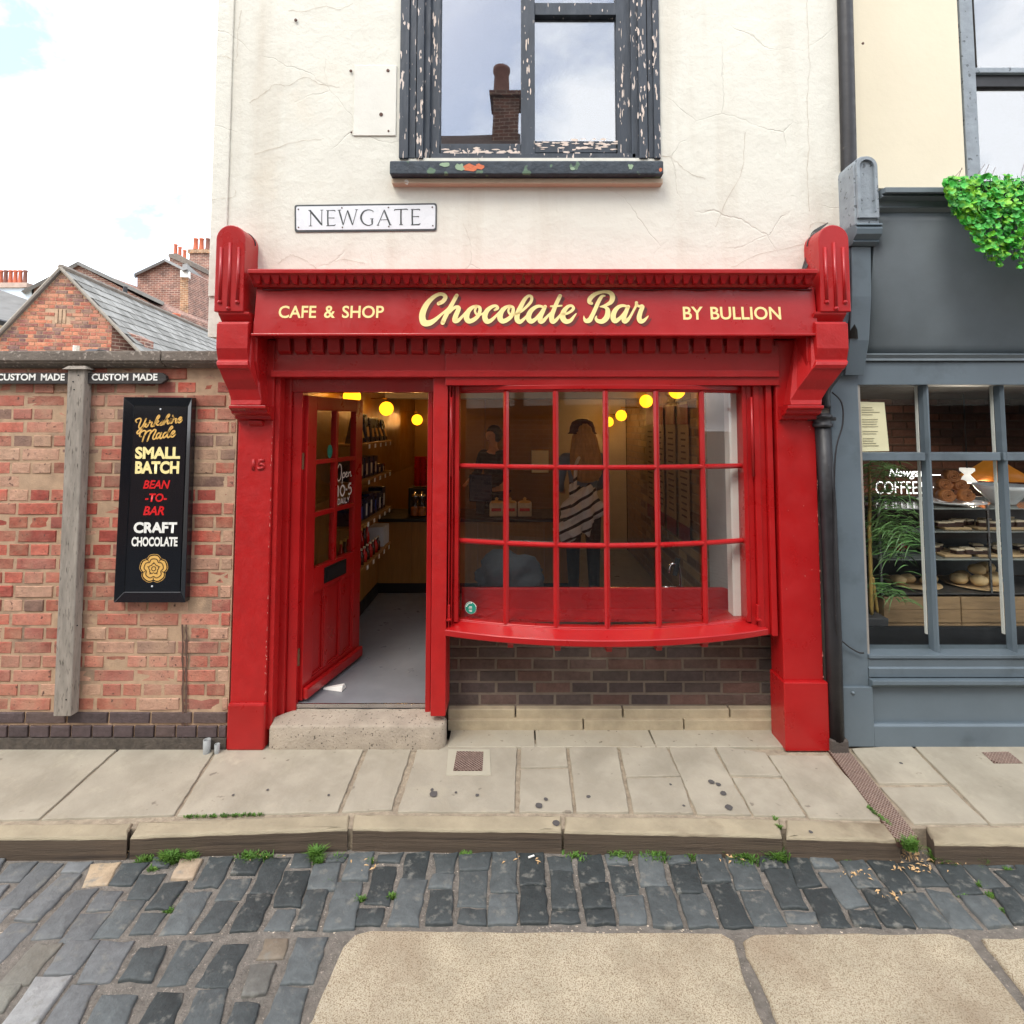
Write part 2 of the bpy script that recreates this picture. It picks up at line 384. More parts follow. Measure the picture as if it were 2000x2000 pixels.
BRICK = mat('old_brick', objcol=True, rough=.9, var=.3, scale=22, bump=.8, bscale=90, stain=lin(190, 156, 126), stain_scale=6, stain_pos=(.48, .95), speck=lin(96, 70, 60), speck_scale=38, speck_pos=(.62, .74), bdist=.006, stain2=lin(204, 166, 142), stain2_scale=1.3, stain2_pos=(.46, .9))
BRICKD = mat('dark_brick', objcol=True, rough=.8, var=.25, scale=26, bump=.8, bscale=80, bdist=.006)
MORTAR = mat('lime_mortar', lin(184, 154, 126), rough=.95, var=.2, scale=14, bump=.8, bscale=120, bdist=.004, stain=lin(128, 108, 92), stain_scale=3)
MORTARD = mat('grey_mortar', lin(122, 110, 98), rough=.95, var=.2, scale=14, bump=.6, bscale=120, bdist=.004)
COPE = mat('weathered_coping_stone', lin(118, 108, 98), rough=.95, var=.3, scale=9, bump=.8, bscale=60, speck=lin(172, 160, 148), speck_scale=40, speck_pos=(.58, .7), bdist=.008)
PAVE = mat('sandstone_paving', lin(168, 160, 142), rough=.88, var=.13, scale=5, bump=.45, bscale=45, stain=lin(150, 138, 116), stain_scale=2.6, stain_pos=(.5, .75), speck=lin(118, 108, 92), speck_scale=26, speck_pos=(.66, .74), objcol=False, bdist=.006)
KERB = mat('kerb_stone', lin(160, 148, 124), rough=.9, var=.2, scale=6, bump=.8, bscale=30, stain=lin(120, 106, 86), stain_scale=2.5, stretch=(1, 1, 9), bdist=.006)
KERBF = mat('sooty_shaded_kerb_face', lin(96, 82, 68), rough=.95, var=.35, scale=5, bump=1.0, bscale=26, stretch=(.35, 1, 14), stain=lin(64, 54, 46), stain_scale=4, bdist=.006)  # soot, plus the shade of the upright kerb faces put into the colour
STEP = mat('worn_step_stone', lin(168, 155, 138), rough=.95, var=.2, scale=7, bump=.9, bscale=70, speck=lin(86, 76, 66), speck_scale=75, speck_pos=(.62, .68), bdist=.008)
SETT = mat('granite_sett', objcol=True, rough=.62, var=.22, scale=24, bump=.7, bscale=55, stain=lin(126, 124, 116), stain_scale=21, stain_pos=(.56, .74), bdist=.006)
BED = mat('gritty_joint', lin(124, 117, 108), rough=.95, var=.35, scale=30, bump=1.0, bscale=110, speck=lin(170, 158, 146), speck_scale=90, speck_pos=(.64, .7), bdist=.01)
GRAN = mat('coarse_granite_slab', lin(182, 170, 146), rough=.75, var=.2, scale=7, stain2=lin(200, 188, 164), stain2_scale=4, stain2_pos=(.5, .85), bump=.9, bscale=160, stain=lin(150, 132, 110), stain_scale=2.4, stain_pos=(.5, .8), speck=lin(128, 108, 82), speck_scale=230, speck_pos=(.46, .66), bdist=.003)
GREY = mat('slate_grey_paint', lin(98, 110, 118), rough=.42, var=.08, scale=4, bump=.15, bscale=30, bdist=.004, stain=lin(78, 88, 94), stain_scale=2.2)
GREYD = mat('dark_grey_fascia_paint', lin(106, 115, 120), rough=.5, var=.14, scale=3, bump=.2, bscale=20, bdist=.004)
BLACKP = mat('black_pipe_paint', (.018, .017, .019), rough=.45, var=.3, scale=12, bump=.4, bscale=40, stain=lin(90, 84, 80), stain_scale=22, stain_pos=(.68, .78), bdist=.004)
BLACKG = mat('black_gloss', (.008, .009, .012), rough=.12, var=.05, bump=.05, bscale=12, coat=.4, bdist=.004)
PEEL = mat('peeling_slate_paint', lin(56, 63, 72), rough=.6, var=.25, scale=10, bump=.8, bscale=30, speck=lin(214, 198, 186), speck_scale=34, speck_pos=(.66, .675), stretch=(1.6, 1, .35), bdist=.006)
SILLM = mat('flaking_sill_paint', lin(58, 66, 74), rough=.7, var=.3, scale=14, bump=1, bscale=26, speck=lin(96, 120, 98), speck_scale=9, speck_pos=(.62, .64), bdist=.01)
TERRA = mat('exposed_terracotta', lin(214, 120, 84), rough=.9, var=.2, bump=.8, bscale=60)
WOODG = mat('weathered_grey_timber', lin(150, 141, 130), rough=.9, var=.3, scale=14, bump=.8, bscale=40, stretch=(3, 3, .5), speck=lin(92, 84, 76), speck_scale=30, speck_pos=(.6, .72), bdist=.005)
BOARDM = mat('stained_black_board', lin(60, 56, 54), rough=.8, var=.4, scale=16, bump=.7, bscale=30, stretch=(.5, 1, 3), stain=lin(128, 120, 114), stain_scale=9, stain_pos=(.62, .72), bdist=.005)
WHITE = mat('white_enamel', (.8, .82, .84), rough=.3, var=.04)
WHITEP = mat('old_white_paint', lin(238, 236, 228), rough=.8, var=.05, bump=.3, bscale=30)
CREAML = mat('cream_lettering', lin(252, 228, 156), rough=.45, var=.03)
GOLD = mat('gold_lettering', lin(226, 178, 96), rough=.45, var=.05)
GOLDP = mat('pale_yellow_lettering', lin(250, 232, 160), rough=.45, var=.03)
REDL = mat('bright_red_lettering', lin(214, 24, 28), rough=.4, var=.03)
WHITEL = mat('white_lettering', lin(240, 238, 230), rough=.5, var=.03)
SHADL = mat('brown_letter_shade', lin(104, 36, 32), rough=.5, var=.05)
DARKL = mat('dark_sign_lettering', lin(58, 62, 64), rough=.5, var=.05)
SLATE = mat('roof_slate', objcol=True, rough=.75, var=.18, scale=9, bump=.5, bscale=30, bdist=.005)
SLATEF = mat('far_roof_slate', lin(118, 116, 112), rough=.85, var=.2, scale=2, bump=.6, bscale=6, bdist=.02)
OAK = mat('oak_panelling', lin(160, 116, 58), rough=.5, var=.2, scale=8, bump=.15, bscale=30, stretch=(5, 5, .5), bdist=.003)
GOLDW = mat('golden_wall_panel', lin(150, 108, 40), rough=.38, var=.12, scale=4, bump=.1, bscale=20, metal=.3)
PLAST = mat('plaster', lin(200, 192, 178), rough=.9, var=.06, bump=.2, bscale=12)
PLASTG = mat('grey_plaster', lin(176, 172, 168), rough=.9, var=.06)
CEIL = mat('ceiling_paint', lin(150, 138, 112), rough=.9, var=.06)
FLOORM = mat('grey_vinyl_floor', lin(128, 130, 134), rough=.35, var=.14, scale=5, bump=.05, bscale=20)
BLACKM = mat('matt_black', (.012, .012, .013), rough=.5, var=.1)
NAVY = mat('navy_packaging', (.010, .016, .05), rough=.3, var=.2)
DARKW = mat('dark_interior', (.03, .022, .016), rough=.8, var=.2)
GLASSB = glass('bow_window_glass', rmin=.052)
GLASSD = glass('door_glass', rmin=.08)
GLASSU = glass('upper_window_glass', rmin=.26, tint=(.85, .88, .92), wav=.05)
GLASSG = glass('cafe_window_glass', rmin=.018)
CLEAR = glass('clear_glassware', rmin=.08)
CHROME = mat('chrome', (.75, .75, .76), rough=.08, metal=1, var=0)
LAMP = mat('glowing_globe', (.9, .7, .2), rough=.4, var=0, emit=((1.0, .36, .008), 2.3))
LEAFM = mat('bright_plastic_leaf', objcol=False, col=(.06, .42, .05), rough=.5, var=.55, scale=18, stain=(.24, .55, .03), stain_scale=14, stain_pos=(.48, .6))
BAMB = mat('bamboo_leaf', (.10, .22, .06), rough=.45, var=.5, scale=12, stain=(.24, .40, .12), stain_scale=10)
CANE = mat('bamboo_cane', lin(170, 140, 74), rough=.5, var=.2, scale=20)
GRASSM = mat('weed_green', (.075, .17, .02), rough=.6, var=.5, scale=30, stain=(.16, .26, .04), stain_scale=24)
RUST = mat('rusty_iron', lin(94, 68, 58), rough=.7, var=.3, scale=30, bump=.6, bscale=90, metal=.3, bdist=.004)
GALV = mat('grey_plastic_pipe', lin(150, 152, 150), rough=.6, var=.15, scale=20)
CRATE = mat('crate_wood', lin(150, 122, 88), rough=.8, var=.25, scale=10, bump=.4, bscale=30, stretch=(.6, 1, 4), stain=lin(96, 76, 54), stain_scale=6, stain_pos=(.6, .75))
BUN = mat('bread_crust', lin(206, 178, 130), rough=.7, var=.2, scale=18, bump=.4, bscale=50)
CAKED = mat('dark_cake', lin(60, 36, 24), rough=.7, var=.3, scale=40)
ICING = mat('pale_icing', lin(226, 208, 176), rough=.5, var=.1, scale=30)
CINN = mat('cinnamon_roll_dough', lin(176, 110, 56), rough=.55, var=.35, scale=30, bump=.4, bscale=40)
PAPER = mat('cream_paper', lin(230, 222, 184), rough=.8, var=.04)
INK = mat('grey_print', lin(140, 132, 108), rough=.8, var=0)
SKIN = mat('skin', lin(206, 158, 130), rough=.55, var=.06)
DENIM = mat('pale_denim', lin(112, 138, 164), rough=.85, var=.2, scale=14, bump=.4, bscale=40)
HAIRB = mat('blonde_hair', lin(180, 136, 74), rough=.5, var=.35, scale=40, stretch=(1, 1, .2), bump=.8, bscale=60)
HATM = mat('maroon_cloth', lin(74, 40, 44), rough=.9, var=.15)
CLOTHD = mat('black_cloth', (.02, .02, .024), rough=.9, var=.2)
CLOTHG = mat('charcoal_cloth', (.028, .030, .034), rough=.9, var=.2)
HAIRD = mat('dark_hair', (.018, .012, .01), rough=.5, var=.2)
TIMBER = mat('dark_beam', (.03, .024, .02), rough=.8, var=.2)
STRIPE = bpy.data.materials.new('black_and_white_striped_cloth'); STRIPE.use_nodes = True
def _stripe():
    n = STRIPE.node_tree.nodes; l = STRIPE.node_tree.links; g = n.new('ShaderNodeNewGeometry'); mpn = n.new('ShaderNodeMapping'); mpn.inputs['Rotation'].default_value = (0, rad(28), 0)
    w = n.new('ShaderNodeTexWave'); w.bands_direction = 'Z'; w.inputs['Scale'].default_value = 3.6; w.inputs['Distortion'].default_value = 1.6; w.inputs['Detail'].default_value = 1
    r = n.new('ShaderNodeValToRGB'); r.color_ramp.elements[0].position = .16; r.color_ramp.elements[1].position = .2
    r.color_ramp.elements[0].color = (.012, .011, .012, 1); r.color_ramp.elements[1].color = (.75, .74, .72, 1)
    l.new(g.outputs['Position'], mpn.inputs[0]); l.new(mpn.outputs[0], w.inputs['Vector']); l.new(w.outputs[0], r.inputs[0]); l.new(r.outputs[0], n['Principled BSDF'].inputs['Base Color']); n['Principled BSDF'].inputs['Roughness'].default_value = .8
_stripe()
def brick_texture(name, c1, c2, mort, sc=1.0):
    m = bpy.data.materials.new(name); m.use_nodes = True; n = m.node_tree.nodes; l = m.node_tree.links
    g = n.new('ShaderNodeNewGeometry'); sx = n.new('ShaderNodeSeparateXYZ'); l.new(g.outputs['Position'], sx.inputs[0])
    ad = n.new('ShaderNodeMath'); ad.operation = 'ADD'; l.new(sx.outputs[0], ad.inputs[0]); l.new(sx.outputs[1], ad.inputs[1])
    cb = n.new('ShaderNodeCombineXYZ'); l.new(ad.outputs[0], cb.inputs[0]); l.new(sx.outputs[2], cb.inputs[1])
    b = n.new('ShaderNodeTexBrick'); l.new(cb.outputs[0], b.inputs['Vector']); b.inputs['Scale'].default_value = 1 / sc
    b.inputs['Color1'].default_value = (*c1, 1); b.inputs['Color2'].default_value = (*c2, 1); b.inputs['Mortar'].default_value = (*mort, 1)
    b.inputs['Brick Width'].default_value = .235; b.inputs['Row Height'].default_value = .08; b.inputs['Mortar Size'].default_value = .009; b.inputs['Bias'].default_value = -.1
    t = n.new('ShaderNodeTexNoise'); t.inputs['Scale'].default_value = 3; t.inputs['Detail'].default_value = 6; l.new(g.outputs['Position'], t.inputs['Vector'])
    mr = n.new('ShaderNodeMapRange'); mr.inputs[1].default_value = .3; mr.inputs[2].default_value = .7; mr.inputs[3].default_value = .7; mr.inputs[4].default_value = 1.3; l.new(t.outputs[0], mr.inputs[0])
    mm = n.new('ShaderNodeMix'); mm.data_type = 'RGBA'; mm.blend_type = 'MULTIPLY'; mm.inputs[0].default_value = 1; l.new(b.outputs[0], mm.inputs[6]); l.new(mr.outputs[0], mm.inputs[7])
    l.new(mm.outputs[2], n['Principled BSDF'].inputs['Base Color']); n['Principled BSDF'].inputs['Roughness'].default_value = .9
    bp = n.new('ShaderNodeBump'); bp.invert = True; bp.inputs['Strength'].default_value = .6; bp.inputs['Distance'].default_value = .01; l.new(b.outputs['Fac'], bp.inputs['Height']); l.new(bp.outputs[0], n['Principled BSDF'].inputs['Normal'])
    return m
BFAR = brick_texture('far_brown_brick', lin(150, 104, 88), lin(112, 80, 72), lin(186, 164, 146))
BFARY = brick_texture('far_buff_brick', lin(178, 128, 92), lin(128, 96, 74), lin(204, 182, 152))
BOPP = brick_texture('street_brick', lin(110, 66, 50), lin(78, 52, 44), lin(140, 122, 104))

# ================================================================ SETTING: ground, road, pavement
PS = .04
def pz_(x, y): return PS * y
RZ = -.115
g = MB(); g.quad((-150, -150, -.19), (150, -150, -.19), (150, 150, -.19), (-150, 150, -.19)); g.build('ground', BED, None)['kind'] = 'structure'
road = structure('road')
BX('road_bed', -14, 14, -6.3, -.585, -.185, -.126, BED, road)
GP = lambda L, u0, sc=2.76: [ground(u0 + x / sc, 1350 + y / sc, RZ, 0, 1.0) for x, y in L]
SA = [[(-60, 1000), (-10, 905), (30, 905), (-10, 960)], [(65, 925), (195, 915), (100, 1015), (-30, 1020)], [(205, 935), (330, 930), (110, 1145), (-10, 1150)], [(365, 925), (495, 915), (430, 968), (330, 972)],
 [(500, 930), (640, 920), (570, 1030), (450, 1040)], [(665, 930), (790, 925), (700, 1035), (600, 1030)], [(835, 895), (935, 895), (900, 940), (820, 940)], [(975, 910), (1085, 905), (1030, 1000), (930, 1005)],
 [(1130, 900), (1250, 895), (1175, 1040), (1055, 1045)], [(1280, 905), (1410, 900), (1370, 975), (1250, 980)], [(1440, 895), (1560, 890), (1470, 1075), (1355, 1070)], [(1590, 870), (1680, 865), (1670, 935), (1570, 935)],
 [(1770, 880), (1870, 875), (1850, 915), (1760, 915)], [(330, 995), (430, 990), (210, 1220), (90, 1215)], [(405, 1070), (515, 1065), (325, 1305), (180, 1315)], [(540, 1075), (660, 1072), (590, 1170), (470, 1175)],
 [(755, 985), (885, 980), (800, 1110), (695, 1108)], [(885, 1035), (1000, 1025), (905, 1165), (795, 1160)], [(440, 1195), (590, 1190), (470, 1335), (325, 1340)], [(650, 1130), (775, 1125), (640, 1310), (510, 1315)],
 [(770, 1195), (890, 1190), (820, 1295), (700, 1300)], [(1000, 1085), (1135, 1078), (1000, 1290), (870, 1290)], [(1225, 1010), (1350, 1005), (1290, 1110), (1175, 1110)], [(1165, 1135), (1275, 1130), (1180, 1280), (1060, 1285)],
 [(1345, 1095), (1465, 1092), (1380, 1275), (1250, 1280)], [(1540, 975), (1665, 970), (1610, 1145), (1480, 1145)], [(1500, 1170), (1590, 1165), (1560, 1275), (1435, 1275)], [(1700, 935), (1825, 930), (1800, 1065), (1665, 1060)],
 [(1660, 1075), (1760, 1072), (1700, 1265), (1590, 1270)], [(-20, 1150), (75, 1150), (-20, 1250), (-90, 1250)], [(60, 1250), (190, 1248), (0, 1450), (-120, 1450)], [(-60, 1050), (38, 1045), (-20, 1110), (-90, 1110)],
 [(185, 1365), (320, 1358), (150, 1560), (0, 1575)], [(370, 1345), (525, 1340), (395, 1510), (245, 1515)], [(545, 1350), (710, 1348), (590, 1550), (425, 1555)], [(755, 1385), (885, 1380), (810, 1545), (655, 1545)],
 [(990, 1345), (1130, 1345), (990, 1560), (860, 1570)], [(1200, 1360), (1325, 1355), (1230, 1570), (1070, 1570)], [(1440, 1330), (1550, 1330), (1520, 1430), (1395, 1435)], [(1610, 1330), (1755, 1330), (1680, 1560), (1525, 1555)],
 [(-40, 1590), (120, 1570), (0, 1720), (-150, 1720)], [(200, 1550), (370, 1545), (160, 1830), (-10, 1830)], [(380, 1590), (510, 1580), (380, 1840), (200, 1840)], [(560, 1650), (730, 1640), (640, 1840), (440, 1840)],
 [(850, 1620), (985, 1615), (900, 1840), (720, 1840)], [(1080, 1610), (1220, 1605), (1150, 1840), (970, 1840)], [(1360, 1480), (1480, 1475), (1430, 1620), (1310, 1635)], [(1270, 1680), (1395, 1680), (1330, 1840), (1210, 1840)], [(1510, 1600), (1650, 1600), (1580, 1840), (1410, 1840)]]
SB = [[(235, 880), (350, 868), (320, 1008), (195, 1010)], [(390, 880), (510, 865), (490, 915), (380, 915)], [(540, 870), (650, 862), (625, 1005), (515, 1000)], [(690, 880), (805, 870), (785, 972), (700, 972)], [(680, 985), (785, 980), (775, 1055), (665, 1050)],
 [(825, 880), (985, 870), (970, 955), (835, 955)], [(1005, 870), (1120, 862), (1125, 1065), (995, 1065)], [(1150, 880), (1270, 870), (1275, 1030), (1155, 1035)], [(1300, 885), (1410, 880), (1425, 965), (1310, 965)], [(1460, 880), (1580, 875), (1600, 1015), (1475, 1015)],
 [(1615, 880), (1715, 880), (1720, 925), (1625, 925)], [(1790, 880), (1905, 880), (1932, 1035), (1805, 1040)], [(165, 1035), (290, 1035), (240, 1265), (95, 1268)], [(370, 945), (475, 945), (440, 1135), (320, 1130)], [(290, 1165), (410, 1165), (390, 1250), (265, 1255)],
 [(510, 1018), (635, 1020), (590, 1245), (445, 1240)], [(670, 1075), (780, 1078), (770, 1240), (645, 1240)], [(830, 965), (965, 965), (955, 1145), (820, 1140)], [(835, 1165), (960, 1170), (955, 1245), (820, 1240)], [(990, 1095), (1120, 1095), (1122, 1245), (980, 1245)],
 [(1160, 1055), (1275, 1050), (1290, 1235), (1155, 1235)], [(1315, 980), (1420, 980), (1450, 1160), (1325, 1160)], [(1320, 1180), (1450, 1178), (1460, 1240), (1325, 1242)], [(1480, 1040), (1615, 1038), (1635, 1155), (1500, 1158)], [(1500, 1182), (1640, 1180), (1655, 1248), (1515, 1250)],
 [(1630, 940), (1755, 938), (1785, 1080), (1665, 1082)], [(1670, 1105), (1800, 1100), (1825, 1240), (1695, 1245)], [(1830, 1060), (1955, 1062), (2018, 1255), (1877, 1255)]]
SC = [[(10, 885), (110, 880), (130, 915), (20, 925)], [(165, 885), (290, 880), (345, 1015), (210, 1020)], [(335, 888), (450, 880), (525, 1045), (385, 1050)], [(510, 890), (600, 885), (640, 945), (525, 960)], [(655, 885), (755, 885), (830, 1035), (715, 1040)],
 [(780, 890), (880, 885), (925, 940), (810, 945)], [(950, 915), (1060, 910), (1160, 1045), (1035, 1048)], [(1085, 900), (1215, 895), (1340, 1065), (1220, 1070)], [(1270, 925), (1400, 915), (1510, 1035), (1360, 1040)], [(1450, 915), (1565, 905), (1695, 1075), (1560, 1080)],
 [(1585, 900), (1690, 895), (1815, 1040), (1710, 1045)], [(1725, 905), (1850, 900), (1880, 945), (1750, 940)], [(1865, 905), (1960, 900), (2080, 1040), (1960, 1040)], [(30, 940), (160, 940), (195, 1075), (65, 1078)], [(80, 1100), (215, 1098), (270, 1255), (135, 1260)],
 [(240, 1045), (360, 1040), (455, 1250), (320, 1258)], [(415, 1075), (545, 1070), (635, 1245), (480, 1240)], [(540, 970), (665, 965), (750, 1155), (630, 1158)], [(650, 1180), (800, 1185), (815, 1240), (670, 1240)], [(755, 1068), (890, 1065), (985, 1250), (840, 1248)],
 [(835, 980), (960, 975), (1080, 1145), (965, 1150)], [(995, 1180), (1110, 1180), (1150, 1260), (1025, 1250)], [(1060, 1065), (1190, 1065), (1335, 1255), (1190, 1252)], [(1250, 1095), (1385, 1090), (1525, 1260), (1370, 1255)], [(1410, 1060), (1535, 1085), (1690, 1260), (1540, 1255)],
 [(1600, 1110), (1730, 1110), (1860, 1255), (1735, 1258)], [(1765, 1070), (1870, 1065), (2010, 1240), (1880, 1240)], [(1780, 965), (1900, 960), (2040, 1080), (1920, 1085)]]
def tone(L, d): b = R.choice(L); return [b + k for k in d]
BEIGE = {(0, 4): lin(182, 160, 132), (0, 7): lin(172, 152, 128), (0, 38): lin(124, 112, 96), (0, 41): lin(150, 150, 148), (0, 40): lin(128, 126, 116), (0, 32): lin(118, 114, 104), (0, 46): lin(100, 98, 92)}
for gi, (L, u0) in enumerate(((SA, 0), (SB, 600), (SC, 1300))):
    for i, q in enumerate(L):
        pts = GP(q, u0)
        # left of the frame the setts are greyer and flatter, as in the photograph
        far = gi == 0 and q[0][0] < 560
        c = BEIGE.get((gi, i)) or (lin(*tone((100, 108, 118), (0, 2, 2))) if far else lin(*tone((54, 62, 70, 80, 92), (0, 5, 5))))
        dz = R.uniform(-.006, .005); sx = R.uniform(-.02, .02); cx = sum(p[0] for p in pts) / 4
        cxx = sum(p[0] for p in pts) / 4; cyy = sum(p[1] for p in pts) / 4
        pts = [(cxx + (x - cxx) * 1.15, cyy + (y - cyy) * 1.11) for x, y in pts]
        stone('sett', pts, lambda x, y: RZ + dz + sx * (x - cx), .05, SETT, road, inset=.008, drop=.006, jit=.0045, sub=3, crown=.002, col=c)
# setts outside the photograph's frame, same pattern
def more_setts(x0, x1, y0, y1):
    x = x0
    while x < x1:
        y = y1 - R.uniform(.01, .04); w = R.uniform(.115, .135)
        while y > y0:
            l = R.choice((.12, .18, .2, .22)); c = lin(*tone((56, 66, 76), (0, 5, 5)))
            stone('sett', [(x, y - l), (x + w, y - l), (x + w, y), (x, y)], lambda a, b: RZ, .05, SETT, road, inset=.012, drop=.01, jit=.005, sub=2, crown=.003, col=c)
            y -= l + .014
        x += w + .014
more_setts(2.62, 3.3, -1.05, -.72)
more_setts(-3.6, -2.95, -1.6, -.72)
# the rest of the street, beyond the photograph's frame
rs = MB(); Rs = random.Random(99); y_ = -.74
while y_ > -6.2:
    L_ = Rs.uniform(.17, .21); x_ = -8 + Rs.uniform(0, .1)
    while x_ < 8:
        w_ = Rs.uniform(.105, .13); cxx, cyy = x_ + w_ / 2, y_ - L_ / 2
        inframe = cyy > -1.62 and -3.62 < cxx < 3.32; track = cxx > -.95 and -1.62 < cyy < -.98 or (-1.0 < cxx < .8 and -2.0 < cyy < -1.4)
        if not inframe and not (track or (cyy > -1.9 and -.8 < cxx < .9)):
            j = lambda: Rs.uniform(-.006, .006); z_ = RZ + Rs.uniform(-.004, .003); b = [(x_ + j(), y_ - L_ + j()), (x_ + w_ + j(), y_ - L_ + j()), (x_ + w_ + j(), y_ + j()), (x_ + j(), y_ + j())]
            rs.hexa([(p[0], p[1], -.14) for p in b] + [(p[0] + (cxx - p[0]) * .1, p[1] + (cyy - p[1]) * .07, z_) for p in b])
        x_ += w_ + .013
    y_ -= L_ + .014
rs.build('sett_paving', SETT, road, fix=False, col=lin(72, 78, 80))['kind'] = 'stuff'
for x_ in (3.45, 4.75, 6.05): stone('granite_slab', [(x_, -1.6), (x_ + 1.26, -1.6), (x_ + 1.26, -1.0), (x_, -1.0)], lambda x, y: RZ + .003, .06, GRAN, road, inset=.009, drop=.012, jit=.003, sub=5, flat=True)
slabs = [[(668, 1762), (700, 1754), (1360, 1758), (1385, 1772), (1400, 1830), (1430, 1905), (1445, 1942), (580, 1940), (597, 1900), (618, 1850), (645, 1785)],
 [(1402, 1772), (1425, 1760), (1600, 1759), (1790, 1759), (1830, 1775), (1932, 1905), (1990, 1990), (1490, 1990), (1450, 1885), (1425, 1830), (1408, 1800)],
 [(1850, 1768), (1980, 1768), (2150, 1775), (2200, 1960), (1990, 1940), (1930, 1868)],
 [(575, 1955), (1455, 1955), (1490, 2080), (530, 2080)]]
for k, q in enumerate(slabs):
    pts = [ground(u, v, RZ + .003, 0) for u, v in q]
    stone('granite_slab', pts, lambda x, y: RZ + .003, .06, GRAN, road, inset=.009, drop=.012, jit=.003, sub=5, flat=True)
lit = MB()
for _ in range(520):   # loose grit in the joints
    u = R.uniform(0, 1932); v = R.choice((1612, 1618, 1622, 1748, 1750)) + R.uniform(-6, 12) if R.random() < .7 else R.uniform(1612, 1745)
    x, y = ground(u, v, RZ - .012, 0); s = R.uniform(.0015, .005)
    lit.lathe([(s, 0), (s * 1.1, s * .5), (s * .5, s)], (x, y, RZ - .014), 5)
o = lit.build('loose_grit', mat('pale_grit', lin(206, 190, 170), rough=.9, var=.4, scale=60), None); tag(o, 'pale grit and small chips scattered along the gutter and joints', 'grit', kind='stuff')

pav = structure('pavement')
PD = [[(-260, 1403), (233, 1402), (73, 1544), (-420, 1552)], [(238, 1402), (413, 1402), (328, 1536), (79, 1544)], [(418, 1402), (500, 1406), (688, 1406), (636, 1530), (334, 1537)],
 [(697, 1408), (778, 1408), (738, 1526), (644, 1530)], [(790, 1406), (840, 1402), (976, 1402), (970, 1530), (750, 1530)],
 [(983, 1403), (1068, 1403), (1071, 1445), (982, 1447)], [(982, 1451), (1072, 1449), (1082, 1530), (980, 1530)], [(1073, 1403), (1163, 1403), (1187, 1531), (1088, 1531)],
 [(1168, 1403), (1254, 1403), (1283, 1462), (1181, 1464)], [(1182, 1468), (1285, 1466), (1308, 1533), (1195, 1532)], [(1259, 1403), (1343, 1404), (1418, 1536), (1315, 1534)],
 [(1348, 1406), (1444, 1420), (1473, 1463), (1379, 1461)], [(1382, 1466), (1476, 1468), (1520, 1538), (1422, 1537)], [(1450, 1424), (1560, 1424), (1676, 1546), (1527, 1541)],
 [(1606, 1412), (1718, 1406), (1788, 1477), (1658, 1477)], [(1662, 1484), (1790, 1483), (1863, 1552), (1724, 1552)], [(1724, 1406), (2200, 1406), (2400, 1556), (1869, 1553)]]
mb = MB(); mb.px([(-.58, -.035), (.1, -.009), (.1, -.17), (-.58, -.17)], -14, 14); mb.build('joint_sand', mat('pale_joint_sand', lin(158, 144, 124), rough=.95, var=.35, scale=25, bump=.8, bscale=100), pav)
for q in PD:
    pts = [ground(u, v, 0, PS) for u, v in q]
    dz = R.uniform(-.002, .002); c = R.uniform(.86, .98)
    m = mat('sandstone_paving_%d' % R.randrange(3), tuple(x * c for x in lin(172, 163, 145)), rough=.88, var=.12, scale=5, bump=.45, bscale=45, stain=lin(138, 130, 114), stain_scale=2.6 + c, stain_pos=(.44, .75), stain2=lin(190, 180, 158), stain2_scale=7, stain2_pos=(.55, .8), speck=lin(128, 118, 104), speck_scale=17, speck_pos=(.70, .76), bdist=.005)
    stone('paving_slab', pts, lambda x, y: PS * y + dz, .04, m, pav, inset=.004, drop=.004, jit=.0025, sub=5, flat=True)
# stone course in front of the bow window
for a_, b_ in ((845, 1010), (1012, 1236), (1238, 1480)): BX('paving_slab', ax(a_, .02, 1390), ax(b_, .02, 1390) - .003, .008, .3, -.03, .004, PAVE, pav, bevel=.004)
KD = [[(-250, 1556), (250, 1551), (238, 1580), (-300, 1583)], [(262, 1549), (660, 1535), (656, 1563), (246, 1578)], [(668, 1535), (1060, 1538), (1059, 1567), (665, 1563)], [(1065, 1538), (1470, 1543), (1474, 1577), (1064, 1568)],
      [(1482, 1544), (1675, 1551), (1698, 1586), (1484, 1579)], [(1747, 1557), (2200, 1560), (2260, 1597), (1762, 1590)]]
for q in KD:
    pts = [ground(u, v, 0, PS) for u, v in q]
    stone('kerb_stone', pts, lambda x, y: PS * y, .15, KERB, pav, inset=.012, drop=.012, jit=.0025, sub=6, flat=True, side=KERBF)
for x0, x1 in ((-9, -3.6), (4.2, 9)):
    BX('paving_slab', x0, x1, -.56, .05, -.1, -.02, PAVE, pav); BX('kerb_stone', x0, x1, -.72, -.57, -.2, -.04, KERB, pav)
gum = MB()
for u, v, r in [(818, 1498, 9), (815, 1490, 4), (1017, 1520, 8), (1030, 1508, 5), (1050, 1553, 8), (1342, 1475, 7), (1365, 1497, 7), (1375, 1523, 8), (1355, 1480, 6), (860, 1495, 3), (900, 1500, 4), (1110, 1503, 5), (1265, 1480, 3), (620, 1500, 3), (1530, 1570, 4), (1700, 1440, 4), (440, 1500, 3), (505, 1490, 3), (1290, 1520, 3)]:
    x, y = ground(u, v, 0.0015, PS); rr = r / 1043 * 2.9 * .8
    k = len(gum.v); gum.v += [(x + rr * math.cos(t * .785) * R.uniform(.8, 1.2), y + rr * 1.2 * math.sin(t * .785) * R.uniform(.8, 1.2), PS * y + .0025) for t in range(8)]; gum.f.append(tuple(range(k, k + 8)))
gum.build('gum_spots', mat('trodden_gum', lin(84, 80, 78), rough=.8, var=.2), pav)['kind'] = 'stuff'

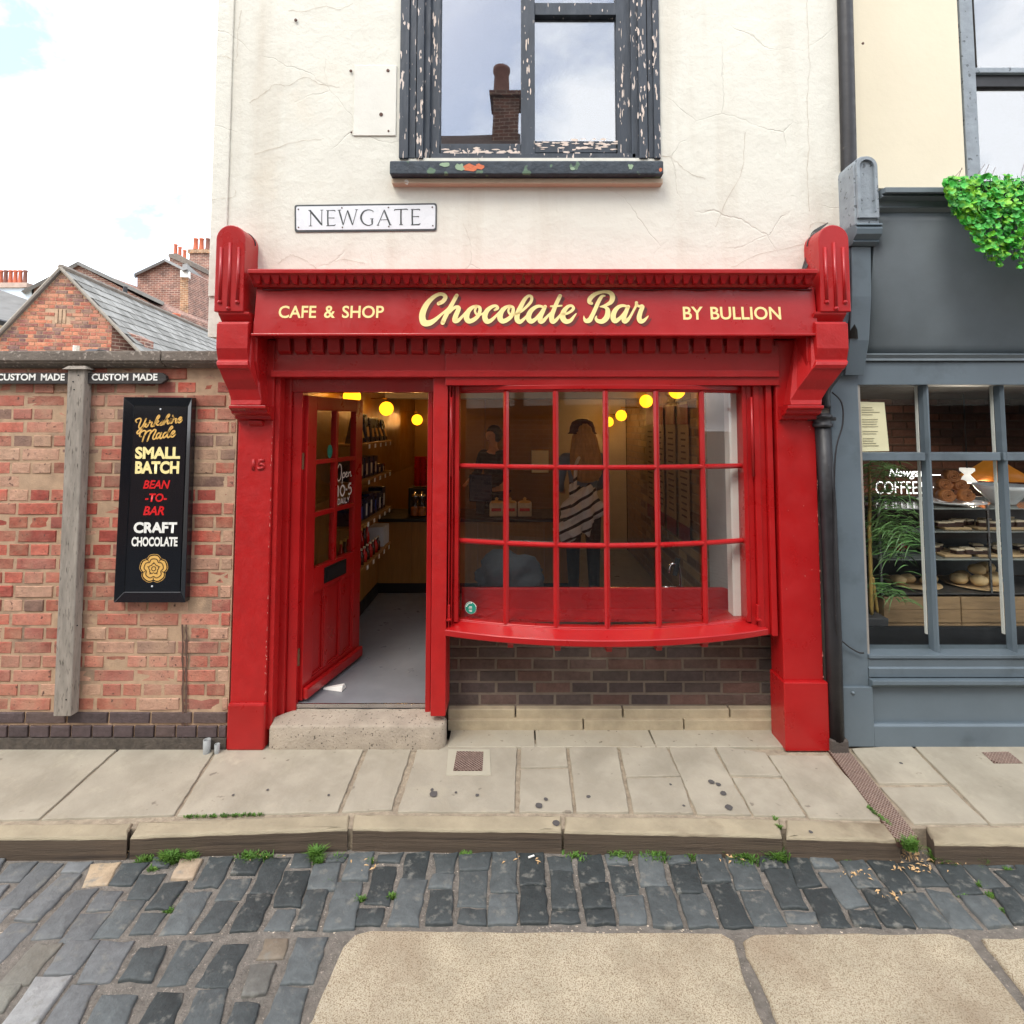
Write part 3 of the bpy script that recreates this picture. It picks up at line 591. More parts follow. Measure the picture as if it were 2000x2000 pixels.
# iron covers and drain channel
def grating(name, quad, label, cat, txt=False):
    P = [ground(u, v, 0, PS) for u, v in quad]; cx = sum(p[0] for p in P) / 4; cy = sum(p[1] for p in P) / 4
    t = thing(name, (cx, cy, PS * cy), label, cat)
    mb = MB(); z = lambda p, d: (p[0], p[1], PS * p[1] + d)
    mb.hexa([z(p, -.02) for p in P] + [z(p, .002) for p in P]); mb.build('plate', RUST, t)
    L = lambda a, b, s: (a[0] + (b[0] - a[0]) * s, a[1] + (b[1] - a[1]) * s)
    rb = MB(); w = math.dist(P[0], P[1]); h = math.dist(P[1], P[2]); n1 = max(4, int(w / .018)); n2 = max(4, int(h / .018)); nn = n1 + n2
    def pt(a, b): q0 = L(P[0], P[1], a); q1 = L(P[3], P[2], a); q = L(q0, q1, b); return Vector((q[0], q[1], PS * q[1] + .0035))
    def bar(a, b): rb.tube([a, b], .0016, 4)
    for s in (1, -1):
        for k in range(1, nn):
            c = k * .018
            pts = []
            for (a_, b_) in ((c, 0), (0, c), (c - h, h), (w, c - w)):
                if -1e-6 <= a_ <= w + 1e-6 and -1e-6 <= b_ <= h + 1e-6: pts.append((a_, b_))
            if len(pts) >= 2:
                p, q = pts[0], pts[-1]
                f = lambda p: pt(p[0] / w if s > 0 else 1 - p[0] / w, p[1] / h)
                bar(f(p), f(q))
    rb.build('tread_ribs', mat('worn_iron_rib', lin(150, 130, 118), rough=.5, metal=.4, var=.3, scale=40), t)
    return t
gt = grating('access_cover', [(862, 1418), (912, 1419), (910, 1455), (855, 1455)], 'small square rusty cover with diamond tread in the paving before the doorway', 'cover')
mb = MB()
P = [ground(u, v, 0, PS) for u, v in [(846, 1414), (924, 1414), (926, 1463), (842, 1463)]]
mb.hexa([(p[0], p[1], PS * p[1] - .02) for p in P] + [(p[0], p[1], PS * p[1] + .0008) for p in P]); mb.build('surround', mat('cover_surround', lin(172, 165, 146), rough=.9, var=.1), gt)
grating('access_cover', [(1852, 1420), (1903, 1419), (1930, 1441), (1875, 1441)], 'small rusty iron cover in the paving under the grey shop window', 'cover')
grating('drain_channel_cover', [(1562, 1415), (1600, 1415), (1733, 1582), (1694, 1590)], 'long rusty tread plate over the gutter channel crossing the pavement', 'drain cover')

# weeds in the gutter
def tuft(mb, x, y, z, n, h, sp):
    for _ in range(n):
        a = R.uniform(0, 6.28); r = R.random() * sp; bx, by = x + math.cos(a) * r, y + math.sin(a) * r * .6
        a2 = R.uniform(0, 6.28); l = h * R.uniform(.4, 1.1); w = R.uniform(.0012, .003); dx, dy = math.cos(a2), math.sin(a2); le = R.uniform(.3, 1.1) * l
        k = len(mb.v); mb.v += [(bx - dy * w, by + dx * w, z), (bx + dy * w, by - dx * w, z), (bx + dx * le * .5 + dy * w, by + dy * le * .5 - dx * w, z + l * .7), (bx + dx * le * .5 - dy * w, by + dy * le * .5 + dx * w, z + l * .7), (bx + dx * le, by + dy * le, z + l * .85)]
        mb.f += [(k, k + 1, k + 2, k + 3), (k + 3, k + 2, k + 4)]
wd = MB()
for u, v, n, h, sp in [(285, 1610, 80, .028, .035), (335, 1606, 260, .045, .05), (372, 1606, 110, .035, .03), (480, 1608, 160, .03, .06), (510, 1606, 60, .025, .04), (600, 1613, 200, .045, .022), (600, 1630, 120, .03, .02), (645, 1606, 50, .02, .03), (310, 1630, 90, .02, .03), (290, 1640, 60, .015, .03), (318, 1720, 60, .015, .02),
                       (330, 1690, 40, .015, .015), (700, 1628, 60, .02, .012), (622, 1668, 40, .02, .01), (680, 1700, 60, .02, .018), (740, 1695, 60, .02, .014), (880, 1603, 60, .02, .04), (1085, 1601, 70, .02, .07), (1165, 1604, 150, .03, .06), (1230, 1606, 140, .032, .07), (1300, 1607, 60, .02, .05), (1400, 1608, 200, .03, .09), (1460, 1608, 220, .04, .05), (1470, 1560, 60, .02, .012), (1463, 1545, 40, .02, .01),
                       (1720, 1598, 220, .05, .035), (1745, 1600, 160, .04, .03), (1780, 1612, 90, .02, .04), (1835, 1612, 90, .035, .03), (1850, 1640, 40, .012, .02), (1900, 1640, 40, .012, .02), (1850, 1670, 90, .012, .02), (1870, 1690, 90, .012, .03), (1895, 1720, 60, .012, .02), (1815, 1690, 60, .012, .03), (1590, 1618, 90, .015, .025)]:
    x, y = ground(u, v, RZ - .01, 0)
    if v < 1600: x, y = ground(u, v, 0, PS); tuft(wd, x, y, PS * y - .01, n, h, sp)
    else: tuft(wd, x, min(y, -.62 - .02 * abs(x)), RZ - .014, int(n * 1.5), h * 1.2, sp)
for t in range(14):
    x, y = ground(350 + t * 11 + R.uniform(-4, 4), 1540 - t * .3, 0, PS); tuft(wd, x, y, PS * y - .006, 30, .012, .015)
for t in range(9):
    x, y = ground(1640 + t * 5, 1525 + t * 4, 0, PS); tuft(wd, x, y, PS * y - .004, 24, .016, .012)
tag(wd.build('gutter_weeds', GRASSM, None, fix=False), 'green weeds and moss growing along the kerb and between setts', 'weeds', kind='stuff')
lt = MB()
for u, v, n in ((1690, 1608, 50), (1710, 1618, 40), (1000, 1625, 8), (700, 1630, 8), (1620, 1650, 18), (1680, 1690, 12), (1730, 1640, 24), (1780, 1625, 20), (1850, 1622, 8), (500, 1618, 6), (1370, 1620, 10), (230, 1608, 8), (1060, 1400, 0), (20, 1402, 22), (190, 1399, 10), (290, 1398, 8), (1700, 1404, 14)):
    for _ in range(n):
        up = v < 1500
        x, y = ground(u + R.gauss(0, 18), v + R.gauss(0, 5 if not up else 2), 0 if up else RZ, PS if up else 0); a = R.uniform(0, 3.14); l = R.uniform(.004, .016); w = l * .35; dx, dy = math.cos(a), math.sin(a); z = (PS * y if up else RZ) + .003
        k = len(lt.v); lt.v += [(x - dx * l, y - dy * l, z), (x + dy * w, y - dx * w, z + .003), (x + dx * l, y + dy * l, z + .001), (x - dy * w, y + dx * w, z + .004)]; lt.f.append((k, k + 1, k + 2, k + 3))
tag(lt.build('leaf_litter', mat('dry_leaf_litter', lin(200, 166, 120), rough=.8, var=.5, scale=60), None, fix=False), 'dry leaf scraps and straw lying in the gutter', 'litter', kind='stuff')
cg = MB(); x, y = ground(1002, 1620, RZ + .005, 0); cg.tube([(x - .012, y, RZ + .01), (x + .014, y + .01, RZ + .011)], .004, 8); tag(cg.build('cigarette_end', WHITEP, None), 'white cigarette end lying on the setts near the kerb', 'litter')

# ================================================================ LEFT BRICK WALL
WY = 0.0
wallx = ax(437, WY, 1100)
wall = thing('brick_wall', (-2.6, .1, 0), 'weathered red brick yard wall with moulded stone coping left of the red shop', 'wall')
wz0 = az(1393, WY)
BX('mortar', -4.2, wallx, WY + .008, WY + .24, -.05, 2.2, MORTAR, wall)
pal_red = [lin(176, 82, 66), lin(158, 74, 62), lin(184, 98, 80), lin(156, 88, 76), lin(190, 118, 98), lin(178, 142, 118), lin(126, 96, 84), lin(160, 98, 80), lin(190, 146, 122), lin(160, 84, 66)]
bh = (az(693, WY) - az(1343, WY)) / 25.0
brick_wall(wall, (0, WY, 0), 0, -3.15, wallx, az(1343, WY), az(693, WY), BRICK, pal_red, bh=bh, bl=.24, j=.014, rough=.004, rnd=random.Random(5), limit=290)
brick_wall(wall, (0, WY, 0), 0, -4.2, -3.16, az(1343, WY), az(693, WY), BRICK, pal_red, bh=bh, bl=.24, j=.014, rnd=random.Random(6), limit=0)
dk = [lin(84, 70, 70), lin(74, 62, 62), lin(92, 76, 72)]
for row, (z0, z1, l) in enumerate(((az(1366, WY), az(1343, WY), .24), (az(1392, WY), az(1368, WY), .12))):
    V = brick_variants(BRICKD); x = -3.3 + row * .03
    while x < wallx - .04:
        w = min(l, wallx - x); ob = bpy.data.objects.new('brick', R.choice(V)); COL.objects.link(ob); ob.location = (x + w / 2, WY - (.003 if row == 0 else .006), (z0 + z1) / 2); ob.scale = (w - .012, .05, z1 - z0 - .01)
        c = R.choice(dk); ob.color = (*c, 1); adopt(ob, wall); x += l
BX('foot_grime', -4.2, wallx, WY - .012, WY + .007, -.05, az(1393, WY) + .004, mat('damp_grime', lin(84, 76, 68), rough=.95, var=.4, scale=30, bump=1, bscale=60), wall)
ctz = az(662, -.07)
cop = [(-.07, ctz), (.29, ctz + .04), (.29, az(693, -.02)), (-.012, az(694, -.02)), (-.03, az(690, -.03)), (-.035, az(687, -.04)), (-.055, az(686, -.05)), (-.06, az(682, -.06)), (-.07, az(680, -.07))]
for a, b in ((-4.2, ax(302, -.07, 670)), (ax(304, -.07, 670), wallx + .12)):
    MB().px(cop, a, b).build('coping_stone', COPE, wall, bevel=.004)
# drips and stains down the wall below the black sign are two thin tar runs
dr = MB()
for u in (352, 345):
    ribbon(dr, [(ax(u + R.uniform(-1, 1), WY, v), az(v, WY), .007 + R.uniform(0, .008), WY - .0015) for v in range(1178, 1400, 11)], cap=False)
dr.build('tar_run', mat('tar_stain', lin(92, 68, 58), rough=.7, var=.3, scale=50), wall, fix=False)
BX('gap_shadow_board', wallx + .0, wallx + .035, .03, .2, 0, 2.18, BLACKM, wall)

# timber post with finger boards
post = thing('finger_post', (ax(130, -.1, 1350), -.06, az(1352, -.1)), 'weathered grey timber post with two dark name boards fixed to the brick wall', 'sign post')
x0, z1 = at(128, 697, -.058); x1 = ax(160, -.058, 697); xb0 = ax(100, -.058, 1352); xb1 = ax(133, -.058, 1352); zb = az(1352, -.058)
MB().hexa([(xb0, -.058, zb), (xb1, -.058, zb), (xb1 + .005, -.004, zb), (xb0, -.004, zb), (x0, -.058, z1), (x1, -.058, z1), (x1 + .005, -.004, z1), (x0, -.004, z1)]).build('post', WOODG, post, bevel=.005)
MB().hexa([(x0 - .02, -.08, z1), (x1 + .025, -.08, z1), (x1 + .025, -.002, z1), (x0 - .02, -.002, z1), (x0 + .0, -.055, z1 + .022), (x1, -.055, z1 + .022), (x1, -.01, z1 + .022), (x0, -.01, z1 + .022)]).build('cap', WOODG, post, bevel=.003)
yb = -.036
bz0, bz1 = az(724, yb), az(703, yb)
xr0, xr1 = ax(160, yb, 712), ax(313, yb, 712)
BDR = MB().py([(xr0, bz0), (xr1 - .03, bz0), (xr1, bz0 + .02), (xr1, bz1 - .02), (xr1 - .03, bz1), (xr0, bz1)], yb, yb + .026).build('name_board', BOARDM, post, bevel=.002)
BDL = BX('name_board', -3.6, ax(135, yb, 712), yb, yb + .026, bz0, bz1, BOARDM, post, bevel=.002)
BX('board_batten', ax(166, yb + .035, 712), xr1 - .06, yb + .027, -.001, bz0 + .03, bz1 - .03, WOODG, post)
for bd, (a0, a1, b0, b1) in ((BDR, (173, 242, 251, 297)), (BDL, (-6, 67, 77, 122))):
    text('lettering', 'CUSTOM', a0, 705, a1, 718, yb - .002, WHITEL, bd, bold=.03)
    text('lettering', 'MADE', b0, 705, b1, 718, yb - .002, WHITEL, bd, bold=.03)
for u, v in ((138, 720), (148, 708), (140, 735), (146, 1180), (125, 1320)):
    x, z = at(u, v, -.058); MB().lathe([(.004, 0), (.004, -.002), (.0, -.003)], (x, -.058, z), 8, 'y').build('nail', BLACKM, post)

# tall black sign
sg = thing('hanging_sign', (ax(290, -.06, 1137), 0, az(1137, -.06)), 'tall narrow black framed sign with gold, red and white lettering on the brick wall', 'sign')
ys = -.052
def spt(u, v, Y=ys): x, z = at(u, v, Y); return x, z
oTL, oTR, oBR, oBL = spt(233, 749), spt(362, 750), spt(349, 1137), spt(214, 1137)
iTL, iTR, iBR, iBL = spt(250, 765), spt(352, 767), spt(338, 1118), spt(231, 1118)
for a, b, c, d in ((oTL, oTR, iTR, iTL), (oTR, oBR, iBR, iTR), (oBR, oBL, iBL, iBR), (oBL, oTL, iTL, iBL)):
    mb = MB(); mb.hexa([(a[0], -.004, a[1]), (b[0], -.004, b[1]), (c[0], -.004, c[1]), (d[0], -.004, d[1]), (a[0], ys, a[1]), (b[0], ys, b[1]), (c[0], ys + .012, c[1]), (d[0], ys + .012, d[1])])
    mb.build('frame', BLACKG, sg, bevel=.003)
mb = MB(); ip = -.036
q = [spt(249, 764, ip), spt(353, 766, ip), spt(339, 1119, ip), spt(230, 1119, ip)]
mb.hexa([(p[0], ip + .03, p[1]) for p in q] + [(p[0], ip, p[1]) for p in q]); panel = mb.build('panel', BLACKG, sg)
TY = ip - .0015
YM = [[(270, 560), (245, 500), (310, 450), (390, 440), (410, 500), (370, 600), (340, 700), (370, 750), (440, 700), (510, 580), (570, 450)], [(570, 450), (500, 620), (430, 790), (360, 890), (300, 920), (285, 870), (340, 810), (430, 750), (520, 680), (600, 590)],
 [(600, 590), (560, 610), (540, 670), (570, 710), (620, 670), (640, 610), (610, 580), (645, 600), (690, 550)], [(690, 510), (700, 560), (760, 560), (740, 620), (730, 680), (770, 690), (820, 640)], [(820, 640), (900, 500), (990, 390), (975, 340), (920, 400), (870, 520), (820, 680)],
 [(840, 600), (930, 520), (960, 530), (900, 590), (930, 650), (1000, 620)], [(1000, 620), (1080, 540), (1110, 490), (1080, 560), (1090, 620), (1040, 650), (1000, 640)], [(1080, 610), (1180, 480), (1290, 370), (1300, 310), (1240, 360), (1180, 500), (1130, 630)],
 [(1170, 570), (1230, 490), (1260, 500), (1240, 570), (1260, 610), (1320, 560)], [(1320, 560), (1370, 440), (1340, 540), (1360, 590), (1410, 530)], [(1412, 350), (1418, 368)], [(1420, 520), (1450, 400), (1460, 450), (1530, 450), (1500, 520), (1510, 580), (1560, 540)],
 [(1560, 520), (1640, 480), (1690, 420), (1650, 400), (1590, 470), (1590, 560), (1640, 560), (1700, 490)],
 [(410, 1010), (370, 980), (400, 890), (480, 830), (560, 830), (550, 900), (500, 1030), (460, 1160)], [(520, 980), (600, 860), (700, 815), (735, 840), (700, 920), (650, 1050), (610, 1150)], [(680, 960), (760, 850), (840, 790), (885, 810), (860, 880), (800, 1000), (790, 1070), (830, 1090), (900, 1030)],
 [(1030, 900), (970, 900), (910, 960), (900, 1040), (930, 1070), (990, 1010), (1050, 900)], [(1060, 890), (1020, 980), (1010, 1060), (1050, 1060), (1110, 1000)], [(1230, 880), (1170, 890), (1120, 950), (1110, 1030), (1150, 1040), (1220, 970), (1270, 890)],
 [(1260, 900), (1340, 790), (1410, 730), (1390, 685), (1330, 740), (1270, 880), (1240, 980), (1250, 1030), (1290, 1030), (1350, 980)], [(1350, 960), (1430, 920), (1480, 850), (1440, 830), (1380, 900), (1360, 990), (1390, 1020), (1440, 1000), (1495, 940)]]
strokes('script_lettering', YM, 250, 790, 16.1, TY, GOLD, panel, w=46)
text('lettering', 'SMALL', 255, 843, 340, 866, TY, GOLDP, panel, bold=.045)
text('lettering', 'BATCH', 255, 870, 338, 894, TY, GOLDP, panel, bold=.045)
text('lettering', 'BEAN', 270, 906, 321, 922, TY, REDL, panel, bold=.028, shear=.25)
text('lettering', '-TO-', 274, 931, 315, 947, TY, REDL, panel, bold=.028, shear=.15)
text('lettering', 'BAR', 270, 955, 310, 972, TY, REDL, panel, bold=.028, shear=.25)
text('lettering', 'CRAFT', 252, 985, 334, 1006, TY, WHITEL, panel, bold=.045)
text('lettering', 'CHOCOLATE', 248, 1013, 335, 1031, TY, WHITEL, panel, bold=.04)
# five-petalled rose emblem
cx, cz = at(290, 1073, TY); Rr = .080
def rose(mb, r0, amp, y, w, n=5, ph=math.pi / 2, sharp=False):
    pts = []
    for k in range(101):
        t = 2 * math.pi * k / 100; r = r0 * (1 - amp * abs(math.cos(n / 2 * (t - ph))) ** 6 * 1.0)
        pts.append((cx + r * math.cos(t + math.pi / n), cz + r * math.sin(t + math.pi / n), w, y))
    ribbon(mb, pts, cap=False)
def rosefill(mb, r0, amp, y, n=5, ph=math.pi / 2):
    k0 = len(mb.v); mb.v.append((cx, y, cz))
    for k in range(100):
        t = 2 * math.pi * k / 100; r = r0 * (1 - amp * abs(math.cos(n / 2 * (t - ph))) ** 6)
        mb.v.append((cx + r * math.cos(t + math.pi / n), y, cz + r * math.sin(t + math.pi / n)))
    for k in range(100): mb.f.append((k0, k0 + 1 + k, k0 + 1 + (k + 1) % 100))
mb = MB(); rosefill(mb, Rr * .92, .16, TY); rose(mb, Rr * 1.02, .14, TY - .0001, .0025); mb.build('rose_emblem', GOLD, panel, fix=False)
mb = MB(); rose(mb, Rr * .70, .22, TY - .0006, .005); rose(mb, Rr * .36, .22, TY - .0006, .0045); rose(mb, Rr * .15, 0, TY - .0006, .0045)
for k in range(5):
    t = math.pi / 2 + 2 * math.pi * k / 5 + math.pi; ribbon(mb, [(cx + Rr * a * math.cos(t), cz + Rr * a * math.sin(t), w, TY - .0007) for a, w in ((.62, .004), (.78, .005), (.93, .006))], cap=False)
    t = math.pi / 2 + 2 * math.pi * k / 5; ribbon(mb, [(cx + Rr * a * math.cos(t), cz + Rr * a * math.sin(t), w, TY - .0007) for a, w in ((.34, .010), (.5, .001))], cap=False)
mb.build('rose_outline', mat('dark_brown_line', (.03, .012, .006), rough=.5), panel, fix=False)
for u, v in ((303, 764 + 8), (287, 1106)):
    x, z = at(u, v, ip); MB().lathe([(.005, 0), (.005, -.002), (0, -.003)], (x, ip, z), 10, 'y').build('screw', WHITE, panel)

# short waste pipes by the pilaster foot
for u, v, r, h, lb in ((404, 1404, .019, .075, 'wider grey waste pipe stub standing by the foot of the red pilaster'), (423, 1404, .014, .05, 'narrower grey pipe stub squeezed against the red pilaster foot')):
    x, y = ground(u, v, 0, PS)
    ob = MB().lathe([(r, 0), (r * 1.05, h), (r * .82, h), (r * .8, .01)], (x, -.04, -.005), 16).build('pipe_stub', GALV, None, smooth=True); tag(ob, lb, 'pipe')

# ================================================================ RED SHOP BUILDING
UW = -.03                                   # face of the upper rendered wall
pLx0_ = ax(436, 0, 1250)
shop = thing('shop_building', (.1, .3, 0), 'cream rendered old house above a glossy red chocolate shop front', 'building')
xL, xR = ax(403, UW, 300), 2.05
uz0 = 2.50
# upper wall with a window opening
wx0, wx1 = ax(755, UW, 200), ax(1243, UW, 200); wz0 = az(298, UW)
WT = 6.4
def poly_wall(name, x0, x1, z0, z1, holes, y0, y1, m, parent):
    mb = MB(); xs = sorted({x0, x1, *[h[0] for h in holes], *[h[1] for h in holes]}); zs = sorted({z0, z1, *[h[2] for h in holes], *[h[3] for h in holes]})
    for i in range(len(xs) - 1):
        for j in range(len(zs) - 1):
            cx_, cz_ = (xs[i] + xs[i + 1]) / 2, (zs[j] + zs[j + 1]) / 2
            if any(h[0] < cx_ < h[1] and h[2] < cz_ < h[3] for h in holes): continue
            mb.box(xs[i], xs[i + 1], y0, y1, zs[j], zs[j + 1])
    bm = bmesh.new(); me = bpy.data.meshes.new(name); me.from_pydata(mb.v, [], mb.f); bm.from_mesh(me)
    bmesh.ops.remove_doubles(bm, verts=bm.verts, dist=1e-5)
    seen = {}
    for f in list(bm.faces):
        k = tuple(sorted(v.index for v in f.verts)); seen.setdefault(k, []).append(f)
    bmesh.ops.delete(bm, geom=[f for L in seen.values() if len(L) > 1 for f in L], context='FACES_ONLY')
    bmesh.ops.recalc_face_normals(bm, faces=bm.faces); bm.to_mesh(me); bm.free()
    me.materials.append(m); o = bpy.data.objects.new(name, me); COL.objects.link(o); adopt(o, parent); return o
upw = poly_wall('rendered_wall', xL, xR, 2.36, WT, [(wx0, wx1, wz0, 5.6)], UW, .35, CREAM, shop)
BX('wall_foot', xL, pLx0_ + .02, .25, .35, -.1, 2.36, CREAM, shop); BX('wall_foot', 1.80, xR, .03, .35, -.1, 2.36, mat('side_render_grey', lin(150, 144, 136), rough=.9), shop)
BX('side_wall', xL + .002, xL + .3, .36, 5, -.1, WT, mat('side_render', lin(216, 206, 190), rough=.9, var=.1), shop)
BX('pilaster_render', xL, ax(440, UW, 100), UW - .012, UW - .001, 2.6, WT, CREAM, shop, bevel=.004)
BX('mending_patch', ax(657, UW), ax(740, UW), UW - .008, UW - .0005, az(257, UW), az(124, UW), mat('patch_paint', lin(226, 223, 212), rough=.8, var=.05, bump=.3, bscale=20), shop, bevel=.003)
for u, v in ((688, 136), (758, 136), (722, 224), (694, 256), (757, 254)):
    pass
for u, v, r in ((558, 38, .010), (662, 134, .009), (732, 133, .01), (718, 215, .007), (719, 216, .012), (663, 250, .006), (733, 247, .006), (1628, 82, .008)):
    x, z = at(u, v, UW - .009); MB().lathe([(r, 0), (r * .9, -.004), (0, -.005)], (x, UW - .008, z), 10, 'y').build('rusty_fixing', RUST, shop)
# cracks traced in the render
ck = MB(); CRK = [[(403, 112), (425, 108), (445, 112), (450, 60), (455, 20)], [(470, 195), (490, 182), (520, 160), (545, 162), (575, 145), (600, 158), (640, 165)], [(545, 20), (575, 22), (610, 12), (640, 18), (665, 8)], [(1523, 0), (1524, 60), (1527, 120), (1523, 200), (1526, 280), (1523, 330), (1526, 400)],
     [(1405, 250), (1400, 320), (1370, 380), (1350, 430)], [(1250, 295), (1270, 300), (1290, 320), (1330, 338)], [(525, 498), (545, 482), (560, 484), (590, 500), (600, 510)], [(615, 500), (650, 490), (690, 498)], [(400, 378), (440, 372), (444, 360)], [(480, 290), (560, 268), (610, 262)], [(1526, 430), (1540, 418), (1580, 425)], [(1380, 505), (1440, 478), (1515, 462)]]
for i, c in enumerate(CRK):
    pts = []
    for p in smooth_path([(a, b) for a, b in c], 5):
        x, z = at(p[0] + R.uniform(-1.5, 1.5), p[1] + R.uniform(-1.5, 1.5), UW); pts.append((x, z, R.uniform(.0008, .0026), UW - .0016 - i * .0001 - (.0135 if x < ax(440, UW, 100) else 0)))
    ribbon(ck, pts, cap=False)
o = ck.build('render_crack', mat('crack_shadow_dirt', lin(190, 176, 158), rough=.95), shop, fix=False); o['kind'] = 'stuff'
MB().tube([(ax(769, UW - .03, 340), UW, az(343, UW - .03)), (ax(768, UW - .03, 345), UW - .05, az(346, UW - .03))], .014, 10).build('overflow_stub', WHITEP, shop)

# ---- upper window
win = MB().build('window', PEEL, shop)   # parent part of the window pieces
def WP(name, u0, v0, u1, v1, Y, dep, m, bevel=.003): return PB(name, u0, v0, u1, v1, Y, dep, m, win, bevel)
win.data.from_pydata([], [], [])
ztop = -120
for a, b, y in ((755, 772, UW - .02), (773, 786, UW - .005), (787, 800, UW - .013), (801, 812, UW + .01)): WP('architrave', a, ztop, b, 298, y, .16, PEEL)
for a, b, y in ((1232, 1244, UW - .02), (1221, 1231, UW - .005), (1204, 1220, UW - .013), (1190, 1203, UW + .01)): WP('architrave', a, ztop, b, 298, y, .16, PEEL)
WP('stile', 812, ztop, 831, 290, UW + .035, .06, PEEL); WP('stile', 1163, ztop, 1190, 290, UW + .035, .06, PEEL)
WP('mullion', 983, ztop, 1009, 290, UW + .03, .07, PEEL)
WP('bottom_rail', 831, 271, 983, 289, UW + .037, .06, PEEL); WP('bottom_rail', 1009, 266, 1163, 288, UW + .037, .06, PEEL)
WP('lower_frame', 812, 289, 1200, 299, UW + .01, .1, PEEL)
WP('transom', 1009, 5, 1163, 28, UW + .037, .05, PEEL)
WP('pane', 829, ztop, 985, 273, UW + .07, .004, GLASSU, 0); WP('pane', 1007, 26, 1165, 268, UW + .07, .004, GLASSU, 0); WP('pane', 1007, ztop, 1165, 7, UW + .07, .004, GLASSU, 0)
sx0, sx1 = ax(735, UW - .1, 315), ax(1252, UW - .1, 315)
st0, st1 = az(304, UW - .1), az(328, UW - .1)
MB().px([(UW - .1, st1), (UW - .1, st0), (UW + .0, st0 + .05), (UW + .06, st0 + .07), (UW + .06, st1)], sx0, sx1).build('sill', SILLM, win, bevel=.006)
BX('sill_bed', sx0, sx1 + .01, UW - .05, UW + .01, st1 - .035, st1 - .002, mat('sill_render', lin(206, 186, 162), rough=.95, var=.1, bump=.4, bscale=30), win, bevel=.006)
fl = MB()
def flake(u, v, ru, rv, y, mb):
    x, z = at(u, v, y); s = (y - CAM.y) / 1043; k = len(mb.v); n = 11
    mb.v += [(x + ru * s * math.cos(2 * math.pi * t / n) * R.uniform(.6, 1.2), y, z + rv * s * math.sin(2 * math.pi * t / n) * R.uniform(.6, 1.2)) for t in range(n)]; mb.f.append(tuple(range(k, k + n)))
for u, v, a, b in ((888, 317, 18, 8), (905, 314, 10, 6), (1246, 320, 4, 5)): flake(u, v, a, b, UW - .1015 - R.random() * .0005, fl)
fl.build('bare_patch', TERRA, win, fix=False)['kind'] = 'stuff'
fg = MB()
for u, v, a, b in ((840, 310, 12, 5), (868, 315, 10, 8), (1190, 314, 6, 6), (1080, 318, 5, 4)): flake(u, v, a, b, UW - .1022 - R.random() * .0005, fg)
fg.build('green_undercoat', mat('pale_green_undercoat', lin(150, 172, 142), rough=.8, var=.15), win, fix=False)['kind'] = 'stuff'
fw = MB()
for _ in range(115):
    c = R.choice(((821, 20, UW + .034), (821, 150, UW + .034), (996, 120, UW + .029), (1175, 180, UW + .034), (1212, 200, UW - .014), (1237, 120, UW - .021), (793, 230, UW - .014), (1205, 60, UW - .014)))
    flake(c[0] + R.gauss(0, 3.2), c[1] + R.gauss(0, 60), R.uniform(.5, 2), R.uniform(2, 11), c[2] - R.random() * .001, fw)
for _ in range(46): flake(R.uniform(840, 980), 287 + R.gauss(0, 3), R.uniform(2, 11), R.uniform(.8, 2.6), UW + .0355 - R.random() * .001, fw)
for _ in range(46): flake(R.uniform(1012, 1165), 274 + R.gauss(0, 6), R.uniform(2, 10), R.uniform(.8, 2.6), UW + .0355 - R.random() * .001, fw)
fw.build('paint_flake', mat('bare_flaked_wood', lin(224, 206, 192), rough=.9, var=.15, scale=60), win, fix=False)['kind'] = 'stuff'
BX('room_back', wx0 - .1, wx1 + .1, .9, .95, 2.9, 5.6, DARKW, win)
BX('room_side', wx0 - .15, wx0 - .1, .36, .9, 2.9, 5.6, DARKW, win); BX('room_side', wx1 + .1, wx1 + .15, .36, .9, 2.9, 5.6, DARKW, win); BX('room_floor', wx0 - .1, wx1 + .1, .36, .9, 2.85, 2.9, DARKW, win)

# ---- fascia and cornice
YF = -.17
fz0, fz1 = az(632, YF), az(540, YF)
fx0, fx1 = ax(478, YF, 590), ax(1543, YF, 590)
fascia = MB().px([(YF, fz0), (YF + .03, fz1), (UW, fz1), (UW, fz0)], fx0, fx1).build('fascia_board', RED, shop, bevel=.003)
def fy(v): return YF + .03 * (az(v, YF) - fz0) / (fz1 - fz0) - .0015
BX('fascia_bead', fx0 - .005, ax(1551, YF - .012, 632), YF - .012, YF + .02, fz0 - .006, fz0 + .008, RED, shop, bevel=.003)
cz0, cz1 = az(541, YF), az(515, YF - .07)
cx0, cx1 = ax(467, YF - .07, 515), ax(1543, YF - .07, 515)
MB().px([(YF + .01, fz1 - .003), (YF - .01, fz1 + .012), (YF - .02, fz1 + .03), (YF - .055, cz1 - .006), (YF - .07, cz1), (YF - .07, cz1 + .02), (YF - .06, cz1 + .026), (UW, cz1 + .06), (UW, fz1 - .003)], cx0, cx1).build('cornice', RED, shop, bevel=.002)
tz0, tz1 = az(534, YF - .045), az(518, YF - .06)
n = 60; w = (cx1 - cx0 - .03) / n
for k in range(n):
    a = cx0 + .015 + k * w
    MB().hexa([(a + w * .32, YF - .035, tz0), (a + w * .68, YF - .035, tz0), (a + w * .68, YF + .0, tz0), (a + w * .32, YF + .0, tz0), (a + w * .04, YF - .055, tz1), (a + w * .96, YF - .055, tz1), (a + w * .96, YF + .0, tz1), (a + w * .04, YF + .0, tz1)]).build('cornice_tooth', RED, shop)
